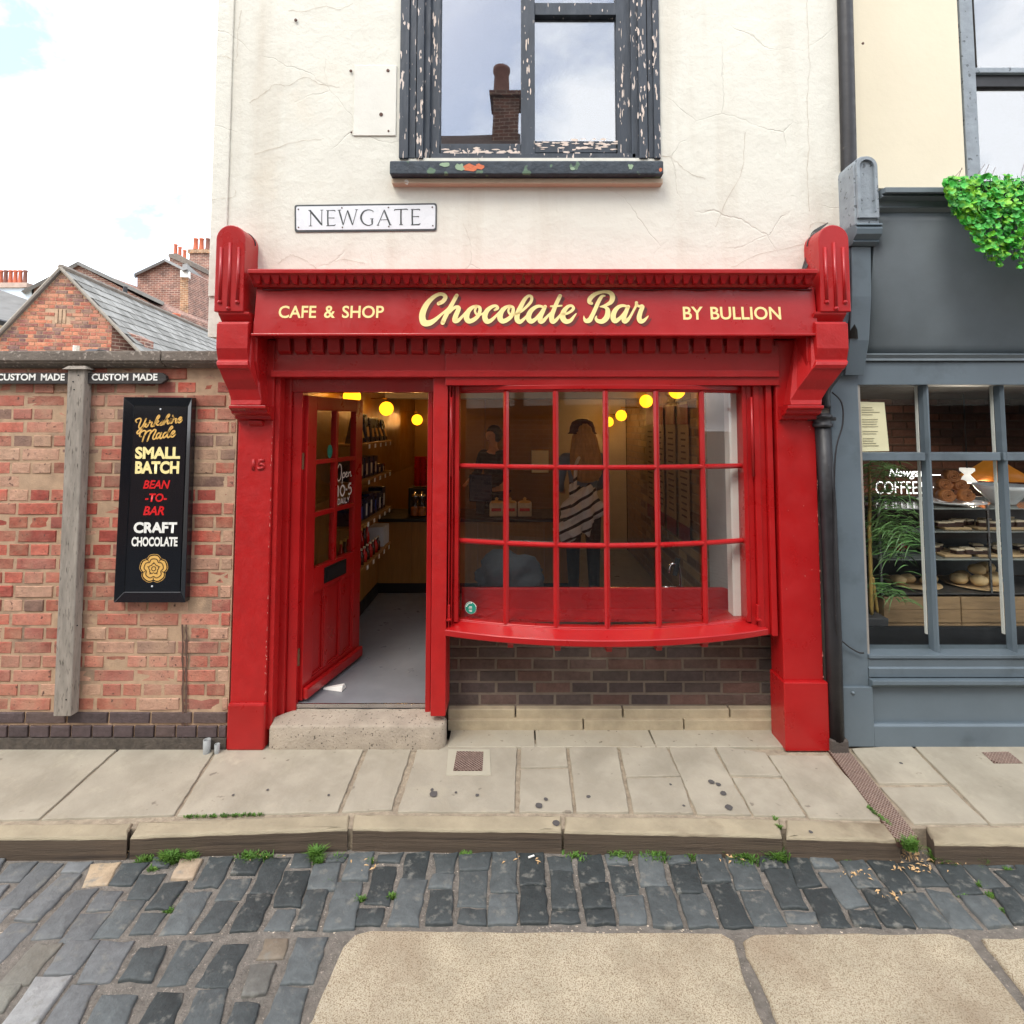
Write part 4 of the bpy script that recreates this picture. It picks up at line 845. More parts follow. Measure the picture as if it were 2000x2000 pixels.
# cable clipped under the cornice
cb = []
for k in range(60):
    u = 492 + k * (1535 - 492) / 59; cb.append((ax(u, YF, 543), YF + .022, az(544 + 1.4 * math.sin(k * 1.1), YF)))
MB().tube(cb, .004, 6).build('clipped_cable', mat('painted_cable', (.10, .008, .008), rough=.4), shop, smooth=True)
# soffit, dentils, frieze
pLx1_, pRx0_ = ax(503, 0, 1250), ax(1478, 0, 1250)
LX0, LX1 = ax(505, -.02, 690), ax(1480, -.02, 690)
FRZ0 = az(700, 0.0); FRZ1 = az(668, 0.0)
BX('soffit', fx0, fx1, YF + .015, .02, fz0 + .004, fz0 + .03, RED, shop)
BX('frieze', pLx1_ + .001, pRx0_ - .001, 0.0, .10, FRZ0 + .001, fz0 + .005, RED, shop, bevel=.002)
dx0 = ax(522, -.05, 655); dx1 = ax(1468, -.05, 655); n = 30; w = (dx1 - dx0) / n
dzb, dzt = az(668, -.03), fz0 + .002
for k in range(n):
    a = dx0 + k * w
    MB().px([(-.045, dzt), (-.035, dzb + .02), (-.02, dzb + .008), (-.0, dzb), (.004, dzb), (.004, dzt)], a, a + w * .72).build('dentil', RED, shop, bevel=.002)
BX('frieze_rail', pLx1_ - .01, pRx0_ + .01, -.028, .10, az(711, -.028), FRZ0, REDW, shop, bevel=.003)
for u in (1052, 1262):
    x, z = at(u, 694, 0); MB().lathe([(.006, 0), (.006, -.004), (0, -.006)], (x, 0, z), 10, 'y').build('screw_head', RED, shop)
# lettering on the fascia
CH = [[(435, 325, 60), (500, 290, 66), (535, 225, 66), (500, 185, 56), (440, 180, 55), (355, 225, 66), (265, 320, 82), (205, 440, 95), (190, 540, 98), (220, 620, 104), (300, 625, 90), (380, 580, 66), (470, 500, 44), (560, 420, 34), (620, 350, 32)],
 [(706, 200, 60), (660, 290, 62), (600, 405, 68), (540, 525, 68), (500, 622, 68)], [(600, 470, 30), (650, 410, 45), (700, 378, 52), (738, 395, 66), (722, 450, 72), (690, 530, 78), (685, 590, 78), (730, 588, 60), (790, 530, 42), (850, 460, 36), (900, 405, 40)],
 [(1000, 362, 40), (935, 392, 60), (880, 455, 76), (858, 540, 86), (892, 597, 76), (960, 580, 68), (1030, 520, 60), (1060, 440, 54), (1055, 385, 46), (1005, 362, 40)], [(1005, 385, 36), (985, 440, 34), (1010, 490, 34), (1060, 500, 34), (1120, 470, 32), (1170, 412, 34)],
 [(1285, 425, 36), (1328, 395, 50), (1300, 362, 45), (1235, 378, 56), (1165, 440, 72), (1134, 530, 82), (1165, 600, 80), (1225, 588, 60), (1290, 530, 42), (1360, 455, 36), (1400, 405, 40)],
 [(1505, 362, 40), (1440, 392, 60), (1385, 455, 76), (1363, 540, 86), (1397, 597, 76), (1465, 580, 68), (1535, 520, 60), (1562, 440, 54), (1558, 385, 46), (1510, 362, 40)], [(1510, 385, 36), (1490, 440, 34), (1515, 490, 34), (1560, 500, 34)],
 [(1560, 500, 32), (1650, 470, 34), (1740, 400, 42), (1830, 300, 48), (1842, 225, 46), (1795, 208, 46), (1735, 265, 60), (1675, 380, 72), (1630, 480, 78), (1622, 570, 78), (1660, 608, 70), (1710, 580, 50), (1785, 500, 36), (1830, 430, 34)]]
C2 = [[(180, 385, 36), (110, 365, 46), (40, 385, 58), (-30, 450, 72), (-62, 540, 82), (-25, 600, 76), (40, 570, 56), (110, 490, 44), (170, 400, 42)], [(192, 372, 56), (155, 450, 66), (118, 530, 76), (122, 600, 76), (165, 590, 60), (220, 530, 42), (290, 460, 34), (320, 420, 32)],
 [(420, 205, 58), (370, 310, 62), (325, 420, 66), (290, 520, 76), (300, 600, 76), (345, 590, 56), (400, 530, 42), (450, 470, 34)], [(278, 368, 30), (360, 366, 32), (442, 358, 28)],
 [(450, 488, 34), (520, 480, 36), (590, 440, 46), (622, 395, 46), (590, 358, 42), (530, 378, 56), (472, 450, 76), (456, 540, 86), (500, 600, 80), (570, 590, 58), (625, 525, 36), (660, 480, 18)],
 [(1098, 205, 26), (1050, 218, 50), (1000, 300, 60), (950, 410, 62), (902, 510, 66), (862, 580, 76), (810, 592, 70), (782, 558, 36), (776, 515, 8)], [(895, 322, 50), (862, 300, 62), (880, 240, 72), (960, 175, 60), (1080, 142, 46), (1180, 158, 66), (1215, 222, 80), (1190, 300, 68), (1110, 350, 44), (1025, 374, 18)],
 [(1025, 374, 20), (1100, 382, 46), (1138, 430, 72), (1125, 530, 86), (1060, 598, 76), (992, 596, 62), (958, 560, 44), (966, 520, 18)],
 [(1440, 372, 36), (1370, 358, 46), (1300, 380, 58), (1240, 450, 74), (1218, 540, 82), (1245, 596, 74), (1310, 560, 54), (1380, 480, 42), (1430, 395, 40)], [(1450, 372, 56), (1415, 450, 66), (1382, 530, 76), (1388, 598, 76), (1430, 585, 58), (1480, 520, 40), (1530, 430, 36), (1568, 360, 40), (1575, 312, 50)],
 [(1572, 345, 46), (1615, 368, 40), (1665, 370, 60), (1635, 450, 68), (1610, 540, 76), (1630, 598, 76), (1680, 588, 54), (1730, 540, 28), (1750, 515, 12)]]
SH = MB()
sh1 = strokes('letter_shade', CH, 800, 550, 7.728, YF + .008, SHADL, fascia, off=(42, 42), step=.0001)
sh2 = strokes('letter_shade', C2, 1040, 550, 7.728, YF + .008, SHADL, fascia, off=(42, 42), step=.0001)
l1 = strokes('script_lettering', CH, 800, 550, 7.728, YF + .005, CREAML, fascia, step=.0001); l1['label'] = 'cream brush script word on the red fascia with brown drop shade'
l2 = strokes('script_lettering', C2, 1040, 550, 7.728, YF + .005, CREAML, fascia, step=.0001)
for ob in (sh1, sh2, l1, l2):      # lean the letters back onto the sloping board
    for v in ob.data.vertices:
        lay = YF + .008 - v.co.y; v.co.y = YF + .03 * (v.co.z - fz0) / (fz1 - fz0) - .001 - lay
for s_, a, b in (('CAFE', 525, 596), ('&', 611, 632), ('SHOP', 645, 724), ('BY', 1289, 1327), ('BULLION', 1341, 1474)):
    ob = text('lettering', s_, a, 576 if a < 1000 else 578, b, 600 if a < 1000 else 603, YF + .008, CREAML, fascia, bold=.018)
    for v in ob.data.vertices: v.co.y = YF + .03 * (v.co.z - fz0) / (fz1 - fz0) - .0012

# ---- pilasters and consoles
pf = 0.0
def pil(u0b, u1b, ptop, mirrored):
    xa, xb = ax(u0b, pf, 1300), ax(u1b, pf, 1300)
    return xa, xb
pLx0, pLx1 = ax(436, pf, 1250), ax(503, pf, 1250)
pRx0, pRx1 = ax(1478, pf, 1250), ax(1553, pf, 1250)
zt = fz0 - .002
pilL = BX('pilaster', pLx0, pLx1, pf, .16, 0.0, zt, REDW, shop, bevel=.006)
pilR = BX('pilaster', pRx0, pRx1, pf, .16, 0.0, zt, RED, shop, bevel=.006)
BX('plinth', pLx0 - .006, pLx1 + .004, pf - .02, .155, -.005, az(1325, pf), RED, shop, bevel=.012)
BX('plinth', pRx0 - .012, pRx1 + .012, pf - .025, .155, -.005, az(1284, pf), RED, shop, bevel=.006)
num = text('house_number', '15', 475, 866, 499, 887, pf - .006, REDW, pilL, bold=.035)
bm = bmesh.new(); bm.from_mesh(num.data); r_ = bmesh.ops.extrude_face_region(bm, geom=bm.faces[:]); bmesh.ops.translate(bm, verts=[e for e in r_['geom'] if isinstance(e, bmesh.types.BMVert)], vec=(0, .012, 0)); bmesh.ops.recalc_face_normals(bm, faces=bm.faces); bm.to_mesh(num.data); bm.free(); num['label'] = 'raised red number 15'
ch = MB(); Rc = random.Random(8)
def chip(x, z, a, b, y):
    k = len(ch.v); ch.v += [(x + a * math.cos(t * .9) * Rc.uniform(.5, 1.2), y, z + b * math.sin(t * .9) * Rc.uniform(.5, 1.2)) for t in range(7)]; ch.f.append(tuple(range(k, k + 7)))
for _ in range(46): chip(pLx1 - abs(Rc.gauss(0, .003)), Rc.uniform(.3, 1.95), Rc.uniform(.0008, .003), Rc.uniform(.002, .009), pf - .0006 - Rc.random() * .0003)
for _ in range(22): chip(pRx1 - abs(Rc.gauss(0, .004)), Rc.uniform(.35, 1.9), Rc.uniform(.001, .004), Rc.uniform(.002, .012), pf - .0006 - Rc.random() * .0003)
for _ in range(16): chip(Rc.uniform(pRx0, pRx1), Rc.uniform(.35, 1.9), Rc.uniform(.001, .003), Rc.uniform(.001, .004), pf - .0006 - Rc.random() * .0003)
ch.build('paint_chip', mat('pink_primer', lin(206, 120, 110), rough=.7, var=.2), shop, fix=False)['kind'] = 'stuff'
def console(uc0, uc1, ub0, ub1, ul0, ul1, us0, us1, flip):
    YC = -.19; xa, xb = ax(uc0, YC, 500), ax(uc1, YC, 500)
    c = MB().build('console', RED, shop); c.data.from_pydata([], [], [])
    zb, ztop = az(588, YC), az(424, YC); r = (xb - xa) / 2; mx_ = (xa + xb) / 2
    zc = ztop - r
    outl = [(xa, zb), (xb, zb), (xb, zc)] + [(mx_ + r * math.cos(t * math.pi / 14), zc + r * math.sin(t * math.pi / 14)) for t in range(1, 14)] + [(xa, zc)]
    MB().py(outl, YC, UW + .01).build('rounded_cap', RED, c, bevel=.005)
    for k, (f, t0, t1) in enumerate(((.2, 467, 578 - 6), (.5, 458, 590 - 6), (.8, 467, 578 - 6))):
        x = xa + (xb - xa) * f; z0 = az(t1 - 2, YC); z1_ = az(t0, YC)
        ob = MB().tube([(x, YC - .001, z0), (x, YC - .001, z1_)], .009, 8).build('reed', RED, c, smooth=True)
        MB().lathe([(.012, 0), (.012, -.006), (.006, -.014), (0, -.016)], (x, YC, z0), 10, 'y').build('reed_drop', RED, c)
    h = lambda v, y: az(v, y)
    prof = [(YC + .008, zb + .001), (YC + .01, zb - .012), (YC + .03, zb - .03), (YC + .05, zb - .05), (YC + .015, zb - .055), (YC + .015, zb - .062), (YC + .004, zb - .066), (YC, h(610, YC)), (YC, h(657, YC)), (YC + .02, h(680, YC + .02) + .002), (YC + .008, h(682, YC + .01)), (YC + .004, h(688, YC)), (YC + .012, h(694, YC)), (YC + .025, h(698, YC + .02)),
            (YC + .05, h(716, -.13)), (YC + .085, h(735, -.1)), (YC + .10, h(755, -.08)), (YC + .095, h(764, -.09)), (.02, h(764, -.05)), (.02, zb + .001)]
    X0_, X1_ = ax(ub0, YC, 640), ax(ub1, YC, 640); zlo = h(755, -.1); d0 = ax(us0, -.1, 750) - X0_; d1 = ax(us1, -.1, 750) - X1_
    tt = lambda z: max(0, min(1, (h(682, YC) - z) / (h(682, YC) - zlo)))
    MB().prism(prof, lambda a, b: (X0_ + d0 * tt(b), a, b), lambda a, b: (X1_ + d1 * tt(b), a, b)).build('scroll', REDW, c, bevel=.003)
    xl0, xl1 = ax(ul0, -.1, 765), ax(ul1, -.1, 765)
    z = h(765, -.1)
    MB().px([(-.115, z), (-.115, z - .016), (-.09, z - .03), (-.085, z - .045), (-.04, z - .06), (-.035, z - .075), (-.01, z - .085), (.004, z - .085), (.004, z)], xl0, xl1).build('lip_moulding', RED, c, bevel=.003)
    if not flip:
        mxx = (xl0 + xl1) / 2
        MB().px([(-.03, z - .086), (-.028, z - .1), (-.01, z - .115), (.004, z - .12), (.004, z - .086)], mxx - .035, mxx + .045).build('pendant', RED, c, bevel=.004)
    # side leaf of the bracket following the curve
    xs = ax(ub1, YC, 640) if not flip else ax(ub0, YC, 640)
    d = .03 if not flip else -.03
    MB().px([(YC + .055, zb - .04), (YC + .055, h(682, -.13)), (YC + .10, h(735, -.08)), (YC + .14, h(775, -.05)), (.02, h(790, 0)), (.02, zb - .04)], xs, xs + d).build('side_leaf', RED, c, bevel=.003)
    MB().tube([(mx_ + (r + .002) * (1 if not flip else -1) * math.cos(t * .2), YC + .16 - .04, zc + r * math.sin(t * .2)) for t in range(0, 6)] + [(mx_ + (0), YC + .12, ztop + .004)], .004, 6).build('loose_cable', BLACKM, c)
    return c
console(406, 461, 408, 467, 434, 503, 434, 491, False)
console(1546, 1603, 1541, 1601, 1484, 1552, 1493, 1551, True)
wires = MB()
for k in range(5):
    o_ = k * 2.2
    pts = [(1516 + o_ * .3, 508), (1524 + o_, 480), (1531 + o_ * .6, 450), (1536 + o_, 436), (1552 + o_, 425 - k)]
    wires.tube([(ax(u, UW - .03, v), UW - .012 - .006 * k, az(v, UW - .03)) for u, v in smooth_path(pts, 4)], .003, 5)
wires.build('cable_bundle', BLACKM, shop)['kind'] = 'stuff'

# ---- door frame, posts and lintel
YD = .12
dhz = az(740, YD)
dxa, dxb = ax(566, YD, 1000), ax(806, YD, 1000)
zthr = az(1330, YD)
BX('reveal', pLx1 - .001, ax(545, .1, 1000), .09, .16, .09, 2.3, RED, shop, bevel=.003)
BX('reveal', pLx1 + .001, pLx1 + .03, .02, .09, .09, 2.3, REDW, shop, bevel=.003)
BX('jamb', ax(545, .1, 1000) + .001, dxa, .115, .2, .10, 2.3, RED, shop, bevel=.003)
BX('jamb', dxb - .0, dxb + .03, .103, .2, .10, dhz - .001, RED, shop, bevel=.003)
BX('jamb_filler', dxb + .031, ax(815, .01, 1000) + .02, .15, .2, .1, 2.31, RED, shop)
dpost = BX('door_post', ax(815, .01, 1000), ax(843, .01, 1000), .01, .2, az(1352, .01), 2.3, REDW, shop, bevel=.005)
BX('door_head', pLx1, ax(815, .01, 1000) - .001, .10, .2, dhz, 2.31, RED, shop, bevel=.003)

# ---- bow window
bowx, bowh, sag, yend = ax(1138, 0, 1000), .862, .15, .10
BR = (bowh ** 2 + sag ** 2) / (2 * sag)
def bow(x, off=0.0):      # y of the bow at x, moved out by off
    return yend - (math.sqrt((BR + off) ** 2 - (x - bowx) ** 2) - (BR - sag)) 
def arcx(t): return bowx + t * bowh
bw = MB().build('bow_window', RED, shop); bw.data.from_pydata([], [], [])
gz0, gz1 = az(1165, yend), az(741, yend)
ux = [872, 955, 1049, 1144, 1240, 1327, 1405]
xs = [bowx - bowh] + [0] * 5 + [bowx + bowh]
for i in range(1, 6):
    x = ax(ux[i], 0)
    for _ in range(4): x = ax(ux[i], bow(x), 950)
    xs[i] = x
BX('window_head', ax(843, .05, 720), pRx0 + .02, -.012, .2, gz1 + .037, 2.31, RED, shop, bevel=.003)
zr = [gz0, az(1026, 0.0), az(881, 0.0), gz1]
def sweep(name, prof, x0, x1, m, parent, n=24, **kw):    # prof: (outward offset, z)
    mb = MB(); P = len(prof)
    for i in range(n + 1):
        x = x0 + (x1 - x0) * i / n; a = math.asin(max(-1, min(1, (x - bowx) / BR)))
        for o, z in prof:
            mb.v.append((bowx + (BR + o) * math.sin(a), yend + (BR - sag) - (BR + o) * math.cos(a), z))
    for i in range(n):
        for j in range(P):
            q = (j + 1) % P; mb.f.append((i * P + j, i * P + q, (i + 1) * P + q, (i + 1) * P + j))
    mb.f.append(tuple(range(P))); mb.f.append(tuple(range(n * P, n * P + P)))
    return mb.build(name, m, parent, **kw)
sweep('top_rail', [(-.03, gz1 - .003), (.0, gz1 - .003), (.008, gz1 + .01), (.022, gz1 + .012), (.024, gz1 + .036), (-.03, gz1 + .036)], bowx - bowh, bowx + bowh, RED, bw, bevel=.002)
sweep('sill', [(-.04, gz0 - .002), (.012, gz0 - .002), (.015, gz0 - .012), (.10, gz0 - .038), (.105, gz0 - .042), (.105, gz0 - .072), (.095, gz0 - .078), (-.04, gz0 - .078)], bowx - bowh - .065, bowx + bowh + .06, RED, bw, bevel=.002, n=36)
bprof = lambda hw: [(-.022, -hw * .55), (-.022, hw * .55), (0, hw), (.005, hw), (.018, hw * .3), (.018, -hw * .3), (.005, -hw), (0, -hw)]
for i in range(1, 6):
    x = xs[i]; a = math.asin((x - bowx) / BR); ca, sa = math.cos(a), math.sin(a); y = bow(x)
    pr = [(x + o * sa + w_ * ca, y - o * ca + w_ * sa) for o, w_ in bprof(.0165)]
    MB().pz(pr, gz0 - .004, gz1 + .002).build('glazing_bar', RED, bw)
for r_i in (1, 2):
    for i in range(6):
        z = zr[r_i]; hw = .0150
        sweep('glazing_bar', [(-.022, z - hw * .5), (-.022, z + hw * .5), (.001, z + hw), (.017, z + hw * .3), (.017, z - hw * .3), (.001, z - hw)], xs[i] + .006, xs[i + 1] - .006, RED, bw, n=4)
for r_i in range(3):
    for i in range(6):
        sweep('pane', [(-.008, zr[r_i]), (-.008, zr[r_i + 1]), (-.011, zr[r_i + 1]), (-.011, zr[r_i])], xs[i], xs[i + 1], GLASSB, bw, n=1)
for s in (-1, 1):
    x = bowx + s * bowh
    BX('frame_stile', x - .012, x + .012, yend - .05, yend + .05, gz0 - .01, gz1 + .1, RED, bw, bevel=.003)
    e = ax(846, .02, 950) if s < 0 else ax(1462, .02, 950)
    a = x + s * .014
    for q, yy in enumerate((.055, .035, .045, .02)):
        b = a + (e - (x + s * .014)) / 4
        BX('frame_moulding', a, b - s * .0015, yy, .18, gz0 - .08, 2.14, RED, shop, bevel=.003); a = b
    # shutter bolt keeper
    BX('shutter_keep', x + s * .03, x + s * .045, .015, .035, gz0 + .02, gz0 + .10, RED, bw, bevel=.003); BX('shutter_keep', x + s * .024, x + s * .05, .0, .035, gz0 + .012, gz0 + .022, RED, bw, bevel=.002)
    MB().tube([(x + s * .035, .03, gz1 - .5), (x + s * .035, .03, gz1 - .03)], .008, 8).build('shutter_rod', RED, bw, smooth=True)
YP_ = max(.06, ground(975, 1377, .006)[1])
for u in (963, 1052, 1148, 1243, 1335):
    x = ax(u, -.06, 1230); y = bow(x, .06)
    MB().px([(y + .0, gz0 - .079), (y + .006, gz0 - .10), (y + .02, gz0 - .105), (y + .024, gz0 - .125), (y + .04, gz0 - .13), (YP_ + .07, gz0 - .14), (YP_ + .07, gz0 - .079)], x - .016, x + .016).build('sill_bracket', RED, bw, bevel=.002)
# green round sticker
sx_, sz_ = 0, 0
stx = ax(890, .1, 1146); sty = bow(stx) - .0 ; stz = az(1146, .08)
a = math.asin((stx - bowx) / BR)
def disc(name, c, nrm, r, m, parent, seg=24, off=0):
    nrm = Vector(nrm).normalized(); u_ = nrm.cross(Vector((0, 0, 1))).normalized(); v_ = u_.cross(nrm); c = Vector(c) + nrm * off
    mb = MB(); mb.v = [tuple(c + (u_ * math.cos(2 * math.pi * t / seg) + v_ * math.sin(2 * math.pi * t / seg)) * r) for t in range(seg)]; mb.f = [tuple(range(seg))]
    return mb.build(name, m, parent, fix=False)
nrm = (math.sin(a), -math.cos(a), 0); cpos = (stx, bow(stx, .0) + .012, stz)
STG = mat('teal_sticker', lin(24, 140, 118), rough=.5, var=.05)
disc('sticker', cpos, nrm, .036, WHITEL, bw, off=.012); stk = disc('sticker', cpos, nrm, .034, STG, bw, off=.0135)
stm = MB()
for k in range(9):
    t = math.pi * (.12 + .095 * k); ribbon(stm, [(stx + .027 * math.cos(t), stz + .027 * math.sin(t), .006, cpos[1] - .0155), (stx + .033 * math.cos(t), stz + .033 * math.sin(t), .006, cpos[1] - .0155)], cap=False)
for zz, ww in ((.008, .012), (.001, .016), (-.012, .014), (-.019, .01)): ribbon(stm, [(stx - ww, stz + zz, .004, cpos[1] - .0155), (stx + ww, stz + zz, .004, cpos[1] - .0155)], cap=False)
stm.build('sticker_print', WHITEL, stk, fix=False)
# ---- brickwork under the bow
YP = max(.06, ground(975, 1377, .006)[1]); BY = YP + .06
bx0, bx1 = ax(843, BY, 1250) - .03, pRx0 + .12
bwall = BX('stall_riser', bx0, bx1, BY + .008, BY + .12, .0, gz0 - .02, MORTARD, shop)
zb0 = az(1332, BY); zc = (az(1332, BY) - az(1270, BY)) ; bhh = (az(1243, BY) - az(1332, BY)) / 4.0
brick_wall(bwall, (0, BY, 0), 0, bx0, bx1, zb0, gz0 - .02, BRICKD, [lin(92, 74, 68), lin(78, 66, 64), lin(104, 78, 70), lin(84, 72, 68)], bh=bhh, bl=.232, j=.012, bond='stretcher', rnd=random.Random(21))
x = bx0
for i, (u0, u1) in enumerate(((845, 972), (974, 1175), (1177, 1377), (1379, 1480))):
    BX('plinth_stone', ax(u0, YP + .025, 1345), ax(u1, YP + .025, 1345) - .003, YP + .025, YP + .15, az(1358, YP + .025), zb0 - .002, mat('pale_plinth_stone', lin(172, 158, 132), rough=.9, var=.2, scale=8, bump=.6, bscale=60, bdist=.005), shop, bevel=.006)
for i, (u0, u1) in enumerate(((845, 1100), (1102, 1290), (1292, 1482))):
    BX('plinth_stone', ax(u0, YP, 1365), ax(u1, YP, 1365) - .002, YP, YP + .15, .0, az(1359, YP), mat('pale_plinth_stone'), shop, bevel=.004)
# ---- step
sxa, sxb = ax(509, -.01, 1385), ax(838, -.01, 1385)
mbp = [(sxa, -.01), (sxb - .025, -.01), (sxb, .015), (sxb + .005, .06), (sxb - .03, .10), (dxb, .14), (dxa, .14), (pLx1 + .002, .05), (sxa, .03)]
stt = az(1370, -.01)
stone('door_step', mbp, lambda x, y: stt + (y + .01) * .19, stt + .012, STEP, shop, inset=.012, drop=.011, jit=.004, sub=5, flat=True)
BX('threshold_strip', dxa - .02, dxb, .128, .138, zthr - .02, zthr + .002, mat('metal_strip', (.6, .6, .62), rough=.25, metal=1), shop)

# ================================================================ DOOR, ROOM AND WHAT STANDS IN IT
FLZ = zthr                                  # finished floor
hx, hy = dxa + .004, YD + .03; ex, ey = ax(672, .80, 1235), .80
DW = math.hypot(ex - hx, ey - hy); dux, duy = (ex - hx) / DW, (ey - hy) / DW; nxx, nyy = duy, -dux    # n points to the doorway side
def DP(s, n, z): return (hx + dux * s + nxx * n, hy + duy * s + nyy * n, z)
def dbox(name, s0, s1, n0, n1, z0, z1, m, parent, bevel=.002):
    mb = MB(); mb.hexa([DP(s0, n0, z0), DP(s1, n0, z0), DP(s1, n1, z0), DP(s0, n1, z0), DP(s0, n0, z1), DP(s1, n0, z1), DP(s1, n1, z1), DP(s0, n1, z1)]); return mb.build(name, m, parent, bevel=bevel)
door = MB().build('door', RED, shop); door.data.from_pydata([], [], []); door['label'] = 'half glazed red door standing open inward'
dz0, dz1 = FLZ + .012, dhz - .02
dbox('stile', 0, .095, -.022, .022, dz0, dz1, RED, door); dbox('stile', DW - .095, DW, -.022, .022, dz0, dz1, RED, door)
dbox('top_rail', .096, DW - .096, -.022, .022, dz1 - .085, dz1, RED, door)
dbox('lock_rail', .096, DW - .096, -.022, .022, .80, .945, RED, door)
dbox('bottom_rail', .096, DW - .096, -.022, .022, dz0, .29, RED, door)
dbox('weather_board', -.0, DW, .023, .055, dz0 + .005, dz0 + .075, RED, door, .012)
dbox('glazing_bar', DW / 2 - .016, DW / 2 + .016, -.02, .02, .946, dz1 - .086, RED, door)
zp = [.946, .946 + (dz1 - .086 - .946) / 3, .946 + 2 * (dz1 - .086 - .946) / 3, dz1 - .086]
for k in (1, 2):
    dbox('glazing_bar', .096, DW / 2 - .017, -.019, .019, zp[k] - .014, zp[k] + .014, RED, door); dbox('glazing_bar', DW / 2 + .017, DW - .096, -.019, .019, zp[k] - .014, zp[k] + .014, RED, door)
for k in range(3):
    for a, b in ((.096, DW / 2 - .017), (DW / 2 + .017, DW - .096)): dbox('pane', a, b, -.002, .002, zp[k], zp[k + 1], GLASSD, door, 0)
dbox('panel_back', .096, DW - .096, -.012, .004, .291, .799, RED, door, 0)
for a in (DW / 3 + .016, DW * 2 / 3 - .016): dbox('muntin', a - .018, a + .018, -.02, .02, .291, .799, RED, door)
for a, b in ((.097, DW / 3 - .003), (DW / 3 + .035, DW * 2 / 3 - .035), (DW * 2 / 3 + .003, DW - .097)):
    for p in ((a, a + .01, .292, .798), (b - .01, b, .292, .798), (a + .011, b - .011, .292, .302), (a + .011, b - .011, .788, .798)): dbox('panel_bead', p[0], p[1], .005, .016, p[2], p[3], RED, door)
lb = dbox('letterbox', DW / 2 - .13, DW / 2 + .13, .023, .03, .825, .925, mat('dark_bronze', (.03, .03, .03), rough=.35, metal=.6), door)
dbox('flap', DW / 2 - .105, DW / 2 + .105, .031, .034, .84, .91, BLACKM, door, .001)
for z in (.45, 1.62):
    MB().tube([(hx - .004, hy - .012, z - .05), (hx - .004, hy - .012, z + .05)], .009, 8).build('hinge', mat('paint_worn_brass', lin(120, 84, 60), rough=.5, metal=.4, var=.3, scale=60), door)
dbox('lock_plate', DW - .004, DW + .003, -.012, .012, 1.50, 1.56, CHROME, door, .001)
# writing on the door glass: stroked straight onto the pane plane
def dtext(data, m, s0, z0, sx_, w, sc):
    mb = MB(); k = 0
    for st in data:
        P = smooth_path(st, 4) if len(st) > 2 else st; k += 1; n = len(P); L = []; Q = []
        for i, p in enumerate(P):
            a = P[max(i - 1, 0)]; b = P[min(i + 1, n - 1)]; dx, dz = b[0] - a[0], b[1] - a[1]; l = math.hypot(dx, dz) or 1; ww = w / 2
            s, z = s0 + p[0] * sx_, z0 + p[1] * sc; L.append(DP(s - dz / l * ww, .004 + k * .00015, z + dx / l * ww)); Q.append(DP(s + dz / l * ww, .004 + k * .00015, z - dx / l * ww))
        q = len(mb.v); mb.v += L + Q
        for i in range(n - 1): mb.f.append((q + i, q + i + 1, q + n + i + 1, q + n + i))
    return mb.build('opening_hours', m, door, fix=False)
s0 = DW / 2 + .045; 
dtext([[(1, 10), (.2, 7), (.2, 3), (1, .5), (2.2, 1.5), (2.8, 5), (2.6, 9), (1.6, 10.5), (.9, 9.5)], [(3.3, -1.5), (3.6, 4.5)], [(3.5, 4), (4.4, 5), (5, 3.5), (4.4, 2), (3.6, 2.2)], [(5.4, 3.5), (6.4, 4.2), (6.2, 5), (5.5, 4.4), (5.5, 2.5), (6.3, 2), (7, 3)], [(7.2, 2), (7.4, 5)], [(7.4, 4), (8.4, 5), (8.6, 3.5), (8.7, 2), (9.4, 2.6)]], WHITEL, s0 - .015, zp[2] - .15, .0205, .008, .0112)
dtext([[(.2, 6.5), (1, 7)], [(1, 7), (1, 0)], [(3.6, 7), (2.4, 5), (2.4, 2), (3.6, 0), (4.8, 2), (4.8, 5), (3.6, 7)], [(5.6, 3.5), (6.6, 3.5)], [(9, 7), (7.6, 7)], [(7.6, 7), (7.4, 4)], [(7.4, 4), (8.4, 4.4), (9.2, 3), (9, 1), (8, 0), (7.3, .8)]], WHITEL, s0 - .015, zp[1] + .078, .0205, .014, .0105)
dtext([[(0, 0), (0, 4)], [(0, 4), (1.2, 3.4), (1.5, 2), (1.2, .6), (0, 0)], [(2, 0), (2.9, 4)], [(2.9, 4), (3.8, 0)], [(2.3, 1.2), (3.5, 1.2)], [(4.5, 0), (4.5, 4)], [(5.4, 4), (5.4, 0)], [(5.4, 0), (6.8, 0)], [(7, 4), (7.8, 2)], [(8.6, 4), (7.8, 2)], [(7.8, 2), (7.8, 0)]], WHITEL, s0 + .005, zp[1] + .024, .0165, .007, .0095)
mb = MB(); c = (DW / 2 - .06, zp[2] + .06)
mb.v = [DP(c[0] + .03 * math.cos(t * .35), .0045, c[1] + .045 * math.sin(t * .35)) for t in range(18)]; mb.f = [tuple(range(18))]; mb.build('sticker', STG, door, fix=False)
wg = MB(); gx, gy = ground(640, 1298, FLZ + .005)
wg.hexa([(gx - .10, gy - .01, FLZ), (gx + .03, gy - .045, FLZ), (gx + .04, gy + .02, FLZ), (gx - .09, gy + .02, FLZ), (gx - .10, gy - .005, FLZ + .006), (gx + .03, gy - .03, FLZ + .03), (gx + .03, gy + .01, FLZ + .03), (gx - .10, gy + .01, FLZ + .006)])
tag(wg.build('door_wedge', WHITEP, None, bevel=.004), 'white wedge holding the red door open on the grey floor', 'door wedge')

